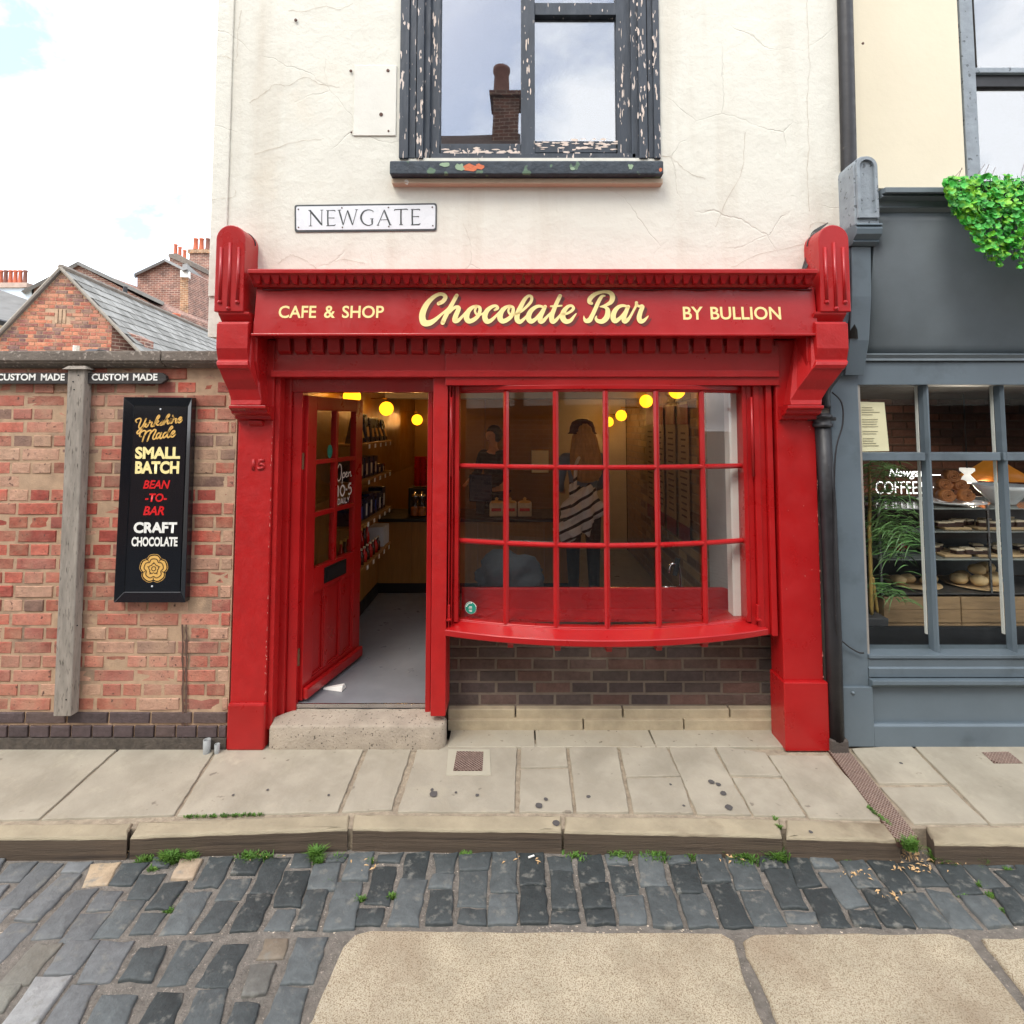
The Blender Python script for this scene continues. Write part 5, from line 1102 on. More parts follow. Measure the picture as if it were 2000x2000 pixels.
# room shell
RX0, RX1, RY1, RCZ = -1.38, 1.47, 4.2, 2.32
BX('floor', RX0 - .1, dxb + .06, .14, RY1, FLZ - .05, FLZ - .001, FLOORM, shop); BX('floor', dxb + .061, RX1 + .1, BY + .13, RY1, FLZ - .05, FLZ - .001, FLOORM, shop)
BX('ceiling', RX0 - .1, RX1 + .1, .22, RY1 + .1, RCZ, RCZ + .05, CEIL, shop)
BX('ceiling_beam', RX0, RX1, 2.5, 2.75, 2.12, RCZ, PLAST, shop)
for k in range(4):
    BX('wall_panel', RX0 - .06, RX0, .25 + k * 1.0, 1.245 + k * 1.0, 1.30, RCZ, GOLDW, shop); BX('oak_panel', RX0 - .06, RX0 + .001, .25 + k * 1.0, 1.245 + k * 1.0, FLZ + .1, 1.298, OAK, shop)
for k in range(3): BX('wall_panel', RX0 + k * .95, RX0 + k * .95 + .945, RY1, RY1 + .05, FLZ, RCZ, GOLDW if k < 2 else PLAST, shop)
BX('outer_back_wall', RX0 - .1, RX1 + .2, RY1 + .055, RY1 + .2, -.1, 2.5, DARKW, shop)
BX('outer_side_wall', RX1 + .102, RX1 + .2, BY + .125, RY1 + .05, -.1, 2.5, DARKW, shop); BX('outer_side_wall', RX0 - .2, RX0 - .062, .20, RY1 + .05, -.1, 2.5, DARKW, shop)
BX('skirting', RX0 - .02, RX0 + .012, .25, 2.28, FLZ, FLZ + .11, BLACKM, shop)
# right wall: painted brick, white near the window
BX('inner_wall_return', RX1 + .006, RX1 + .1, .22, BY + .124, gz0 - .004, RCZ, PLASTG, shop)
rw = BX('inner_wall', RX1 + .006, RX1 + .1, BY + .125, RY1, FLZ, RCZ, mat('inner_joint', lin(150, 136, 112), rough=.9), shop)
PBR = mat('painted_brick', objcol=True, rough=.6, var=.12, scale=10, bump=.4, bscale=50)
brick_wall(rw, (RX1, 0, 0), math.pi / 2 * -1, -RY1, -.95, FLZ, RCZ, PBR, [lin(158, 130, 88), lin(142, 114, 76), lin(168, 142, 100), lin(124, 98, 70)], bl=.235, bh=.078, j=.012, bond='stretcher', dep=.03, rnd=random.Random(3), limit=300)
BX('plaster_return', RX1 - .03, RX1 + .005, .34, .94, FLZ, RCZ, PLASTG, shop)
BX('white_reveal', ax(1379, .14, 950), ax(1401, .14, 950), .14, .22, gz0 - .005, 2.1, WHITEP, shop)
BX('room_dark_cap', RX0 - .1, RX1 + .12, .20, RY1 + .1, RCZ + .055, RCZ + .08, DARKW, shop)

# counter
ct = thing('serving_counter', (-.4, 2.45, FLZ), 'oak panelled serving counter with black top across the back of the chocolate shop', 'counter')
for k in range(6): BX('front_panel', RX0 + .0 + k * .33, RX0 + k * .33 + .328, 2.30, 2.34, FLZ + .10, .88, OAK, ct)
BX('plinth', RX0, .6, 2.315, 2.9, FLZ, FLZ + .099, BLACKM, ct); BX('worktop', RX0, .62, 2.27, 2.92, .881, .915, BLACKM, ct, .004); BX('end_panel', .598, .62, 2.3, 2.9, FLZ + .1, .88, OAK, ct)
# glowing globes on wall brackets
def globe(x, y, z, wallx_, label, r=.066):
    t = thing('globe_lamp', (x, y, z), label, 'lamp', 'glowing round wall lamps')
    MB().lathe([(r * math.sin(math.pi * k / 12), -r * math.cos(math.pi * k / 12)) for k in range(13)], (x, y, z), 24).build('globe', LAMP, t, smooth=True)
    L_ = bpy.data.lights.new('globe_light', 'POINT'); L_.energy = 20.0; L_.color = (1, .56, .2); L_.shadow_soft_size = r * 1.03; lo_ = bpy.data.objects.new('globe_light', L_); COL.objects.link(lo_); lo_.location = (x, y, z); adopt(lo_, t)
    MB().tube([(x, y, z + r - .004), (x, y, z + r + .03), (wallx_, y, z + r + .03)], .006, 6).build('bracket', mat('brass', lin(180, 140, 70), rough=.3, metal=1), t)
def gpos(u, v, Y): x, z = at(u, v, Y); return x, Y, z
for (u, v, Y, lb_) in ((664, 748, .97, 'big yellow glowing globe lamp just above the open door edge'), (729, 771, 1.94, 'yellow glowing globe lamp above the black bags on the top shelf'), (787, 792, 3.5, 'yellow glowing globe lamp beneath the beam over the red cups')):
    globe(*gpos(u, v, Y), RX0, lb_)
for (u, v, Y, lb_) in ((1277, 737, 1.25, 'yellow globe lamp half hidden by the head of the bow window'), (1219, 757, 2.35, 'bright yellow globe lamp in the fourth upper pane of the bow window'), (1172, 784, 3.4, 'small yellow globe lamp left of the brighter one in the bow window'), (1148, 796, 4.0, 'farthest yellow globe lamp partly behind a glazing bar')):
    globe(*gpos(u, v, Y), RX1, lb_)
# shelves on the left wall
def shelf(z, label):
    t = thing('wall_shelf', (RX0 + .1, 1.3, z), label, 'shelf', 'wall shelves behind the open door')
    MB().pz([(RX0, .80), (RX0 + .15, .80), (RX0 + .21, .86), (RX0 + .21, 1.95), (RX0, 1.95)], z - .018, z).build('shelf_board', OAK, t, bevel=.003)
    for k in range(5): BX('price_ticket', RX0 + .212, RX0 + .215, 1.1 + k * .18, 1.14 + k * .18, z - .045, z - .012, WHITEL, t)
    return t
SZ = [1.70, 1.42, 1.09, .76]
for z, lb_ in zip(SZ, ('top wooden wall shelf carrying black pouches', 'second wooden wall shelf carrying dark upright boxes', 'third wooden wall shelf carrying dark blue packs', 'lowest wooden wall shelf crowded with bottles')): shelf(z, lb_)
def pouch(y, z, h, w, label, grp, m=NAVY, tilt=.0):
    t = thing('pouch', (RX0 + .12, y, z), label, 'pouch', grp); x = RX0 + .12
    MB().hexa([(x - .035, y - w, z), (x + .045, y - w, z), (x + .045, y + w, z), (x - .035, y + w, z), (x - .004 + tilt, y - w, z + h), (x + .004 + tilt, y - w * 1.05, z + h), (x + .004 + tilt, y + w * 1.05, z + h), (x - .004 + tilt, y + w, z + h)]).build('bag', m, t, bevel=.004)
    MB().hexa([(x + .046, y - w * .5, z + h * .2), (x + .048, y - w * .5, z + h * .2), (x + .048, y + w * .5, z + h * .2), (x + .046, y + w * .5, z + h * .2), (x + .028 + tilt * .6, y - w * .5, z + h * .55), (x + .031 + tilt * .6, y - w * .5, z + h * .55), (x + .031 + tilt * .6, y + w * .5, z + h * .55), (x + .028 + tilt * .6, y + w * .5, z + h * .55)]).build('label_print', GOLD, t)
for k in range(7): pouch(.95 + k * .155, SZ[0], R.uniform(.19, .23), .055, ORD[k] + ' black foil pouch from the door edge on the top shelf', 'black pouches on the top shelf', tilt=R.uniform(-.02, .03))
def boxpack(y, z, h, w, label, grp, strip):
    t = thing('carton', (RX0 + .12, y, z), label, 'box', grp); BX('pack', RX0 + .04, RX0 + .17, y - w, y + w, z, z + h, NAVY, t, .003); BX('label_strip', RX0 + .1705, RX0 + .172, y - w * .3, y + w * .3, z + h * .15, z + h * .7, strip, t)
for k in range(7): boxpack(.93 + k * .14, SZ[1], .16 if k < 5 else .07, .06, ORD[k] + ' dark navy carton from the door edge on the second shelf', 'navy cartons on the second shelf', ICING)
for k in range(7): boxpack(.93 + k * .145, SZ[2], R.uniform(.13, .2), .06, ORD[k] + ' navy carton from the door edge on the third shelf', 'navy cartons on the third shelf', mat('blue_label', lin(60, 84, 170), rough=.5) if k % 3 == 1 else WHITEL)
def bottle(x, y, z, label, grp, m, cap, h=.17, r=.02):
    t = thing('bottle', (x, y, z), label, 'bottle', grp)
    MB().lathe([(0, 0), (r, 0), (r, h * .55), (r * .45, h * .75), (r * .42, h * .92)], (x, y, z), 12).build('body', m, t, smooth=True)
    MB().lathe([(r * .5, h * .9), (r * .52, h), (0, h)], (x, y, z), 10).build('cap', cap, t)
RB = mat('red_syrup', lin(190, 30, 22), rough=.15, var=.1, coat=.4); AB = mat('amber_bottle', lin(70, 30, 12), rough=.15, coat=.4)
for k in range(9): bottle(RX0 + .17, .92 + k * .085, SZ[3], ORD[k] + ' small pale capped bottle from the door edge, front row of the lowest shelf', 'red bottles in front', RB if k % 2 else AB, ICING, h=.12, r=.022)
for k in range(9): bottle(RX0 + .07, .90 + k * .09, SZ[3], ORD[k] + ' tall gold necked bottle from the door edge, back row of the lowest shelf', 'tall bottles at the back', AB if k % 2 else RB, GOLD, h=.22, r=.024)
for k in range(3):
    ob = BX('parcel', RX0 + .05, RX0 + .19, 1.72 + k * .075, 1.785 + k * .075, SZ[3], SZ[3] + .17, mat('white_wrap', lin(200, 204, 208), rough=.5), None, .004); tag(ob, ORD[k] + ' white wrapped pack after the bottles on the lowest shelf', 'packet', 'white packs at the shelf end')
# things on the counter
def cupstack(x, lb_):
    t = thing('cup_stack', (x, 2.6, 1.18), lb_, 'cups', 'stacks of red paper cups')
    for k in range(11): MB().lathe([(.03, k * .028), (.038, k * .028 + .024), (.041, k * .028 + .026)], (x, 2.6, 1.20), 14).build('cup', mat('red_paper_cup', lin(196, 22, 20), rough=.5), t, smooth=True)
for u, lb_ in ((788, 'red paper cup stack nearest the door jamb'), (799, 'red paper cup stack partly hidden by the door jamb')): cupstack(ax(u, 2.6, 870), lb_)
tag(BX('counter_display', ax(770, 2.5, 940), ax(815, 2.5, 940), 2.5, 2.8, .916, 1.19, BLACKM, None, .01), 'black display unit on the counter under the red cups', 'display')
for k, u in enumerate((784, 797)):
    x, z = at(u, 940, 2.42); t = thing('glass_jar', (x, 2.4, .916), ('left', 'right')[k] + ' glass jar of sweets on the counter seen through the doorway', 'jar', 'glass jars on the counter'); MB().lathe([(0, 0), (.045, 0), (.05, .02), (.05, .15), (.03, .18), (.03, .2)], (x, 2.4, .916), 16).build('jar_body', CLEAR, t, smooth=True); MB().lathe([(.036, .2), (.036, .225), (.012, .23), (.014, .25), (0, .255)], (x, 2.4, .916), 14).build('lid', CHROME, t, smooth=True); MB().lathe([(0, .01), (.042, .01), (.042, .09), (0, .1)], (x, 2.4, .916), 12).build('sweets', CINN, t)
for k, u in enumerate((937, 962, 990)):
    x = ax(u, 2.45, 965); t = thing('cake_box', (x, 2.45, .916), ('left', 'middle', 'right')[k] + ' of three pale tins with knobbed lids on the counter', 'tin', 'pale tins on the counter')
    BX('tin_body', x - .07, x + .07, 2.38, 2.52, .916, 1.05, ICING, t, .01); BX('red_band', x - .05, x + .05, 2.377, 2.379, .97, 1.0, REDL, t); MB().lathe([(.06, 0), (.06, .012), (.012, .02), (.02, .04), (0, .055)], (x, 2.45, 1.05), 14).build('knob_lid', GOLD, t, smooth=True)
till = thing('till', (ax(905, 2.5, 930), 2.5, .916), 'dark till screen standing on the counter behind the left panes', 'till')
BX('screen', ax(885, 2.5, 930), ax(928, 2.5, 930), 2.5, 2.54, 1.05, 1.33, NAVY, till, .01); BX('stand', ax(898, 2.5, 930), ax(914, 2.5, 930), 2.5, 2.58, .916, 1.05, BLACKM, till)
nt = MB(); x0, x1 = ax(1003, 4.15, 850), ax(1035, 4.15, 850)
tag(BX('wall_notice', x0, x1, 4.17, 4.185, az(892, 4.15), az(850, 4.15), WHITEP, None), 'white notice sheet pinned to the back wall', 'notice')
BX('inner_sill_board', bowx - bowh - .03, bowx + bowh + .03, .075, .268, gz0 - .018, gz0 - .006, RED, shop)
# red bench in the window
bn = thing('window_bench', (.5, .42, FLZ), 'low red backed bench with a rounded corner inside the bow window', 'bench')
bt = az(1107, .30); xr = ax(1383, .30, 1150); xl = bowx - bowh + .01; rr = .07
MB().py([(xl, FLZ), (xr, FLZ), (xr, bt - rr)] + [(xr - rr + rr * math.cos(t * math.pi / 12), bt - rr + rr * math.sin(t * math.pi / 12)) for t in range(1, 6)] + [(xr - rr, bt), (xl, bt)], .27, .30).build('back_board', RED, bn, bevel=.006)
BX('seat', xl, xr - .03, .301, .66, .50, .54, RED, bn, .006); BX('seat_front', xl, xr - .03, .62, .65, FLZ, .50, RED, bn)
# menu sheets on the right wall
MENU = mat('menu_sheet', lin(156, 134, 100), rough=.7, var=.06); MRED = mat('menu_red', lin(120, 30, 26), rough=.6, var=.1); MINK = mat('menu_print', lin(86, 66, 46), rough=.8)
for k in range(4):
    y0 = 1.42 + k * .40; t = thing('menu_sheet', (RX1 - .02, y0 + .15, .9), ('menu sheet nearest the window on the painted brick wall', 'second menu sheet from the window', 'third menu sheet from the window', 'farthest menu sheet from the window')[k], 'menu')
    BX('sheet', RX1 - .022, RX1 - .018, y0, y0 + .31, .98, 1.84, MENU, t); BX('header', RX1 - .026, RX1 - .0225, y0, y0 + .31, 1.845, 2.02, MRED, t); BX('footer', RX1 - .026, RX1 - .0225, y0, y0 + .31, .84, .975, MRED, t)
    pr = MB()
    for q in range(14):
        z = 1.76 - q * .055; w = R.uniform(.05, .12); pr.box(RX1 - .0235, RX1 - .0225, y0 + .15 - w, y0 + .15 + w, z, z + .016)
    o = pr.build('print_lines', MINK, t); o['kind'] = 'stuff'
# chrome water tap on the bench end
tap = thing('chrome_tap', (ax(1262, .8, 1090), .8, .9), 'chrome drinking tap with black handle near the right end of the red bench', 'tap')
x = ax(1268, .75, 1090); z = az(1107, .75)
MB().tube(smooth_path([(x + .06, .75, z - .1), (x + .06, .75, z + .05), (x + .05, .75, z + .14), (x + .0, .75, z + .16), (x - .02, .75, z + .1)], 5), .009, 8).build('spout', CHROME, tap, smooth=True); MB().tube([(x + .02, .75, z + .08), (x + .045, .75, z + .20)], .018, 8).build('handle', BLACKM, tap); MB().tube([(x - .08, .75, z - .005), (x + .02, .75, z - .005)], .012, 8).build('arm', CHROME, tap, smooth=True)
BX('tap_stand', x - .1, x + .1, .70, .86, FLZ, z - .02, BLACKM, tap, .01)

# ---------------- people
def person(name, loc, yaw, label, height=1.68, jacket=DENIM, legs=CLOTHD, hair=HAIRB, hat=None, arms='down', shoes=BLACKM):
    s = height / 1.7; ca, sa = math.cos(yaw), math.sin(yaw)
    def P(x, y, z): return Vector((loc[0] + (ca * x - sa * y) * s, loc[1] + (sa * x + ca * y) * s, loc[2] + z * s))
    t = thing(name, loc, label, 'person')
    fw = 1 if arms == 'front' else 0
    def arm(sd):
        if arms == 'front': return [(sd * .19, 0, 1.40), (sd * .23, .04, 1.14), (sd * .16, .26, 1.06)]
        return [(sd * .19, 0, 1.40), (sd * .24, -.01, 1.12), (sd * .24, .06, .88)]
    J = {'pelvis': (0, 0, .93), 'waist': (0, -.01, 1.08), 'chest': (0, 0, 1.27), 'neck0': (0, 0, 1.43), 'neck1': (0, .015, 1.50), 'head': (0, .03, 1.60), 'top': (0, .02, 1.68)}
    def skin(nm, V, E, rads, m, root=0, parent=t, sub=2):
        me = bpy.data.meshes.new(nm); me.from_pydata([tuple(P(*v)) for v in V], E, []); o = bpy.data.objects.new(nm, me); COL.objects.link(o)
        md = o.modifiers.new('skin', 'SKIN'); 
        sk = me.skin_vertices[0] if me.skin_vertices else None
        if sk is None: return None
        for i, r in enumerate(rads):
            sk.data[i].radius = (r[0] * s, r[1] * s) if isinstance(r, tuple) else (r * s, r * s); sk.data[i].use_root = (i == root)
        b = o.modifiers.new('sub', 'SUBSURF'); b.levels = b.render_levels = sub; me.materials.append(m); adopt(o, parent); return o
    V, E, RR = [], [], []
    def add(p, r, par=None): V.append(p); RR.append(r); (E.append((par, len(V) - 1)) if par is not None else None); return len(V) - 1
    pe = add(J['pelvis'], (.15, .10)); wa = add(J['waist'], (.125, .09), pe); chs = add(J['chest'], (.155, .10), wa); n0 = add(J['neck0'], .065, chs); n1 = add(J['neck1'], .048, n0); hd = add(J['head'], (.098, .118), n1); tp = add(J['top'], (.085, .10), hd)
    nose = add((0, .125, 1.585), .012, hd)
    for sd in (-1, 1):
        A = arm(sd); a = add(A[0], .055, chs); b = add(A[1], .042, a); c = add(A[2], .027, b)
        d = Vector(A[2]) - Vector(A[1]); d.normalize(); h = add(tuple(Vector(A[2]) + d * .06), (.03, .018), c)
        for k in range(4):
            q = Vector(A[2]) + d * .10 + Vector(((k - 1.5) * .018, 0, 0)); f1 = add(tuple(q), .0085, h); add(tuple(q + d * (.05 - abs(k - 1.3) * .008) + Vector((0, .006, -.012))), .007, f1)
        th = Vector(A[2]) + d * .05 + Vector((-sd * .035, .02, 0)); f1 = add(tuple(th), .010, h); add(tuple(th + d * .035), .008, f1)
        hp = add((sd * .09, 0, .86), .085, pe); kn = add((sd * .10, .015, .48), .055, hp); an = add((sd * .10, -.01, .08), .035, kn); add((sd * .11, .14, .03), .030, an)
    skin('body', V, E, RR, SKIN)
    V, E, RR = [], [], []
    pe = add((0, 0, .90), (.158, .108)); wa = add(J['waist'], (.14, .10), pe); chs = add(J['chest'], (.172, .115), wa); add(J['neck0'], .08, chs)
    for sd in (-1, 1): A = arm(sd); a = add(A[0], .068, chs); b = add(A[1], .055, a); add(tuple(Vector(A[2]) * .97 + Vector(A[1]) * .03), .042, b)
    skin('jacket', V, E, RR, jacket)
    V, E, RR = [], [], []
    pe = add((0, 0, .94), (.155, .108))
    for sd in (-1, 1): hp = add((sd * .09, 0, .86), .095, pe); kn = add((sd * .10, .015, .48), .068, hp); add((sd * .10, -.01, .1), .052, kn)
    skin('trousers', V, E, RR, legs)
    for sd in (-1, 1):
        V, E, RR = [], [], []; a = add((sd * .10, -.04, .045), .045); b = add((sd * .105, .06, .04), .045, a); add((sd * .115, .17, .03), .034, b); skin('shoe', V, E, RR, shoes, sub=1)
    hb = MB(); hc = P(0, .0, 1.625); nn = 14
    for i in range(9):
        ph = math.pi * i / 8
        for q in range(nn):
            th = 2 * math.pi * q / nn; x_, y_, z_ = .098 * math.sin(ph) * math.cos(th), .118 * math.sin(ph) * math.sin(th), .118 * math.cos(ph)
            if y_ > .04: y_ = .04 + (y_ - .04) * (.9 if z_ > .03 else .1)
            hb.v.append(tuple(P(x_, y_ - .012, 1.628 + z_)))
    for i in range(8):
        for q in range(nn): hb.f.append((i * nn + q, i * nn + (q + 1) % nn, (i + 1) * nn + (q + 1) % nn, (i + 1) * nn + q))
    hb.build('hair', hair, t, smooth=True)
    if hair is HAIRB:
        V, E, RR = [], [], []; a0_ = add((0, -.03, 1.66), (.12, .11)); b = add((0, -.06, 1.54), (.14, .09), a0_); c = add((0, -.115, 1.36), (.18, .06), b); add((.01, -.135, 1.14), (.16, .045), c); skin('long_hair', V, E, RR, hair)
    fc = MB()
    for sd in (-1, 1): fc.lathe([(0, -.005), (.006, -.002), (.006, .002), (0, .005)], tuple(P(sd * .03, .108, 1.608)), 8)
    fc.build('eyes', BLACKM, t)['kind'] = 'stuff'
    fm = MB(); fm.tube([tuple(P(-.022, .104, 1.553)), tuple(P(0, .110, 1.551)), tuple(P(.022, .104, 1.553))], .004 * s, 6); fm.build('mouth', mat('lips', lin(150, 84, 76), rough=.5), t)
    if hat:
        hm = MB(); c = P(0, .015, 1.645); hm.lathe([(.145 * s, -.03 * s), (.125 * s, -.01 * s), (.122 * s, .03 * s), (.10 * s, .085 * s), (.05 * s, .11 * s), (0, .115 * s)], tuple(c), 18); hm.build('hat', hat, t, smooth=True)
    return t
w = person('person', (ax(1100, 1.95, 900), 1.95, FLZ), rad(8), 'woman with long blonde hair, maroon hat and pale denim jacket seen from behind', height=1.66, jacket=DENIM, legs=CLOTHD, hair=HAIRB, hat=HATM, arms='front', shoes=mat('tan_sandal', lin(200, 140, 110), rough=.6))
person('person', (ax(931, 3.35, 860), 3.35, FLZ), rad(140), 'dark haired server in black standing behind the till', height=1.62, jacket=CLOTHD, hair=HAIRD, arms='front')
def blob(name, c, rx, ry, rz, m, label, cat, seed=0, sub=4, amp=.25):
    bm = bmesh.new(); bmesh.ops.create_icosphere(bm, subdivisions=sub, radius=1)
    for v in bm.verts:
        n_ = noise.noise(v.co * 1.6 + Vector((seed, 0, 0))) * amp + noise.noise(v.co * 5 + Vector((0, seed, 0))) * amp * .3
        q = v.co * (1 + n_); v.co = Vector((c[0] + q.x * rx, c[1] + q.y * ry, c[2] + q.z * rz))
    me = bpy.data.meshes.new(name); bm.to_mesh(me); bm.free(); me.materials.append(m)
    for p in me.polygons: p.use_smooth = True
    o = bpy.data.objects.new(name, me); COL.objects.link(o)
    if label: tag(o, label, cat)
    return o
bagx, bagz = at(1094, 958, 1.72)
bag = thing('tote_bag', (bagx, 1.72, bagz - .2), 'black and white striped cloth bag hanging on the back of the blonde woman', 'bag')
o = blob('cloth_body', (bagx + .02, 1.70, bagz + .01), .15, .10, .20, STRIPE, None, None, 2, 5, .55); adopt(o, bag)
o = blob('hanging_corner', (bagx - .09, 1.68, bagz - .17), .11, .07, .10, STRIPE, None, None, 5, 4, .6); adopt(o, bag)
MB().tube(smooth_path([(bagx - .05, 1.64, bagz + .1), (bagx - .03, 1.72, bagz + .38), (bagx + .05, 1.9, bagz + .48)], 6), .016, 6).build('strap', STRIPE, bag)
cx_, cz_ = at(962, 1082, .42)
blob('folded_coat', (cx_, .42, cz_ - .0), .22, .12, .15, CLOTHG, 'charcoal grey coat bundled on the back of the red bench', 'coat', 9, 4, .3)

# ================================================================ STREET NAME PLATE
np_ = thing('street_name_plate', (ax(690, UW, 410), UW, az(437, UW)), 'white enamel street name plate with dark border on the cream wall', 'street sign')
def np(u, v, Y): x, z = at(u, v, Y); return (x, z)
def rrect(c, r, n=5):
    out = []
    for i in range(4):
        p0, p1, p2 = Vector(c[i - 1]), Vector(c[i]), Vector(c[(i + 1) % 4]); a = (p0 - p1).normalized() * r; b = (p2 - p1).normalized() * r
        for k in range(n + 1): t = k / n; out.append(tuple(p1 + a * (1 - t) ** 2 + b * t ** 2))
    return out
yp = UW - .006
o1 = rrect([np(575 / 1.0352, 400 / 1.0352, yp), np(853 / 1.0352, 396.5 / 1.0352, yp), np(852.5 / 1.0352, 450.5 / 1.0352, yp), np(575.5 / 1.0352, 453.5 / 1.0352, yp)], .016)
MB().py(o1, yp, UW - .0005).build('border_plate', mat('dark_border_paint', lin(66, 70, 72), rough=.5, var=.2, scale=40), np_, bevel=.001)
o2 = rrect([np(578.5 / 1.0352, 403.5 / 1.0352, yp), np(850.5 / 1.0352, 400 / 1.0352, yp), np(850 / 1.0352, 447 / 1.0352, yp), np(579 / 1.0352, 449.5 / 1.0352, yp)], .014)
face = MB().py(o2, yp - .0015, yp - .0002).build('enamel_face', WHITE, np_)
NG = [[(300, 172, 12), (302, 300, 10), (300, 360, 12)], [(282, 166, 8), (300, 180, 22), (360, 250, 24), (425, 330, 22), (446, 356, 8)], [(442, 165, 10), (440, 260, 10), (442, 350, 10)], [(270, 166, 8), (308, 165, 8)], [(424, 164, 8), (460, 162, 8)], [(278, 364, 8), (320, 362, 8)],
      [(518, 166, 20), (516, 260, 18), (520, 358, 20)], [(498, 168, 9), (560, 168, 9), (604, 168, 12), (606, 184, 5)], [(518, 262, 9), (570, 262, 9), (600, 264, 14)], [(498, 362, 9), (560, 358, 12), (600, 356, 14), (612, 340, 6)],
      [(658, 166, 14), (680, 240, 20), (710, 352, 12)], [(710, 352, 9), (740, 250, 9), (766, 166, 10)], [(766, 166, 14), (790, 240, 22), (828, 352, 12)], [(828, 352, 9), (856, 250, 9), (880, 160, 9)], [(642, 164, 8), (684, 162, 8)], [(862, 158, 8), (894, 157, 8)],
      [(1086, 190, 6), (1080, 172, 8), (1025, 160, 12), (965, 185, 18), (934, 255, 24), (962, 325, 18), (1025, 356, 12), (1078, 340, 10)], [(1076, 272, 16), (1074, 300, 20), (1076, 342, 16)], [(1050, 274, 8), (1092, 271, 8)],
      [(1146, 350, 9), (1190, 250, 9), (1226, 160, 9)], [(1226, 160, 14), (1256, 240, 22), (1302, 352, 20)], [(1184, 286, 8), (1270, 284, 8)], [(1132, 354, 8), (1164, 353, 8)], [(1284, 352, 8), (1320, 350, 8)],
      [(1356, 172, 6), (1362, 158, 12), (1438, 154, 10), (1510, 152, 12), (1518, 166, 6)], [(1438, 156, 20), (1436, 250, 18), (1438, 344, 20)], [(1416, 348, 8), (1460, 346, 8)],
      [(1580, 156, 20), (1578, 250, 18), (1582, 346, 20)], [(1562, 156, 9), (1620, 154, 9), (1668, 154, 12), (1672, 170, 5)], [(1580, 246, 9), (1630, 245, 9), (1664, 246, 14)], [(1562, 350, 9), (1620, 346, 12), (1664, 344, 14), (1680, 328, 6)]]
strokes('lettering', NG, 560, 385, 6.44, yp - .002, DARKL, face, sm=5, cap=False, step=.00004)
for u, v in ((148, 155), (695, 136), (1280, 132), (1832, 128), (150, 382), (702, 381), (1285, 371), (1838, 361)):
    x, z = at(560 + u / 6.44, 385 + v / 6.44, yp, 1.0); MB().lathe([(.0045, 0), (.004, -.003), (0, -.004)], (x, yp - .0015, z), 8, 'y').build('screw', RUST, np_)

# ================================================================ DRAINPIPE
dp = thing('drainpipe', (ax(1592, -.06, 1400), -.06, 0), 'black cast iron drainpipe between the red shop front and the grey one', 'drainpipe')
yq = -.05
def pp(u, v, Y=yq): x, z = at(u, v, Y); return (x, Y, z)
MB().tube([pp(1592, -160), pp(1594, 0), pp(1600, 250), pp(1603, 420), pp(1604, 640)], .043, 14).build('upper_pipe', BLACKP, dp, smooth=True)
MB().tube(smooth_path([pp(1604, 636), pp(1606, 655, -.02), pp(1580, 700, .01), pp(1556, 735, .02), pp(1556, 770, .02)], 5), .034, 12).build('offset_bend', BLACKP, dp, smooth=True)
MB().tube([pp(1550, 780, -.01), pp(1562, 950, -.01), pp(1572, 1200, -.01), pp(1577, 1393, -.01)], .044, 14).build('lower_pipe', BLACKP, dp, smooth=True)
x, y, z = pp(1551, 790, -.01)
MB().lathe([(.052, 0), (.056, .006), (.056, .02), (.05, .024), (.05, .05), (.056, .054), (.056, .07), (.048, .075), (.04, .075)], (x, y, z - .05), 18).build('collar', BLACKP, dp, smooth=True)
BX('bracket_ear', x - .09, x + .08, y - .012, y + .012, z - .012, z + .012, BLACKP, dp, .006)
x, y, z = pp(1578, 1393, -.01); BX('shoe_block', x - .05, x + .05, y - .04, y + .09, -.02, z + .01, mat('rough_dark_stone', lin(84, 76, 70), rough=.95, bump=.8), dp, .01)
MB().tube(smooth_path([pp(1570, 740, -.06), pp(1588, 760, -.06), pp(1590, 800, -.06), pp(1576, 860, -.06), pp(1574, 1000, -.055), pp(1578, 1185, -.055), pp(1592, 1212, -.02), pp(1618, 1230, -.005), pp(1630, 1232, -.01)], 5), .0045, 6).build('loose_cable', BLACKP, dp, smooth=True)

# ================================================================ GREY CAFE BUILDING
cafe = thing('cafe_building', (4.0, .3, 0), 'yellow cream house with a slate grey painted cafe shop front', 'building')
GY = .04                                    # frame plane
gx0 = xR; gx1 = 6.5
YW = .10
ux0, ux1 = ax(1815, YW, 200), 3.9
poly_wall('rendered_wall', gx0, gx1, az(355, YW), WT, [(ux0, ux1, az(345, YW), 5.4)], YW, .4, YCREAM, cafe)
cw = MB().build('sash_window', GREY, cafe); cw.data.from_pydata([], [], [])
SASH = mat('pale_grey_peeling_paint', lin(140, 148, 154), rough=.6, var=.2, scale=14, bump=.7, bscale=24, speck=lin(92, 98, 102), speck_scale=26, speck_pos=(.64, .66), bdist=.006)
PB('sash_stile', 1815, -120, 1840, 345, YW + .02, .08, SASH, cw, .004)
PB('meeting_rail', 1840, 127, 2100, 137, YW + .03, .06, SASH, cw, .004)
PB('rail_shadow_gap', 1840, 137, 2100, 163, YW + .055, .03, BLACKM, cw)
PB('pane', 1838, -120, 2100, 128, YW + .06, .004, GLASSU, cw); PB('pane', 1838, 161, 2100, 345, YW + .08, .004, GLASSU, cw)
BX('room_back', ux0 - .2, ux1 + .1, .8, .85, 2.8, 5.5, DARKW, cw)
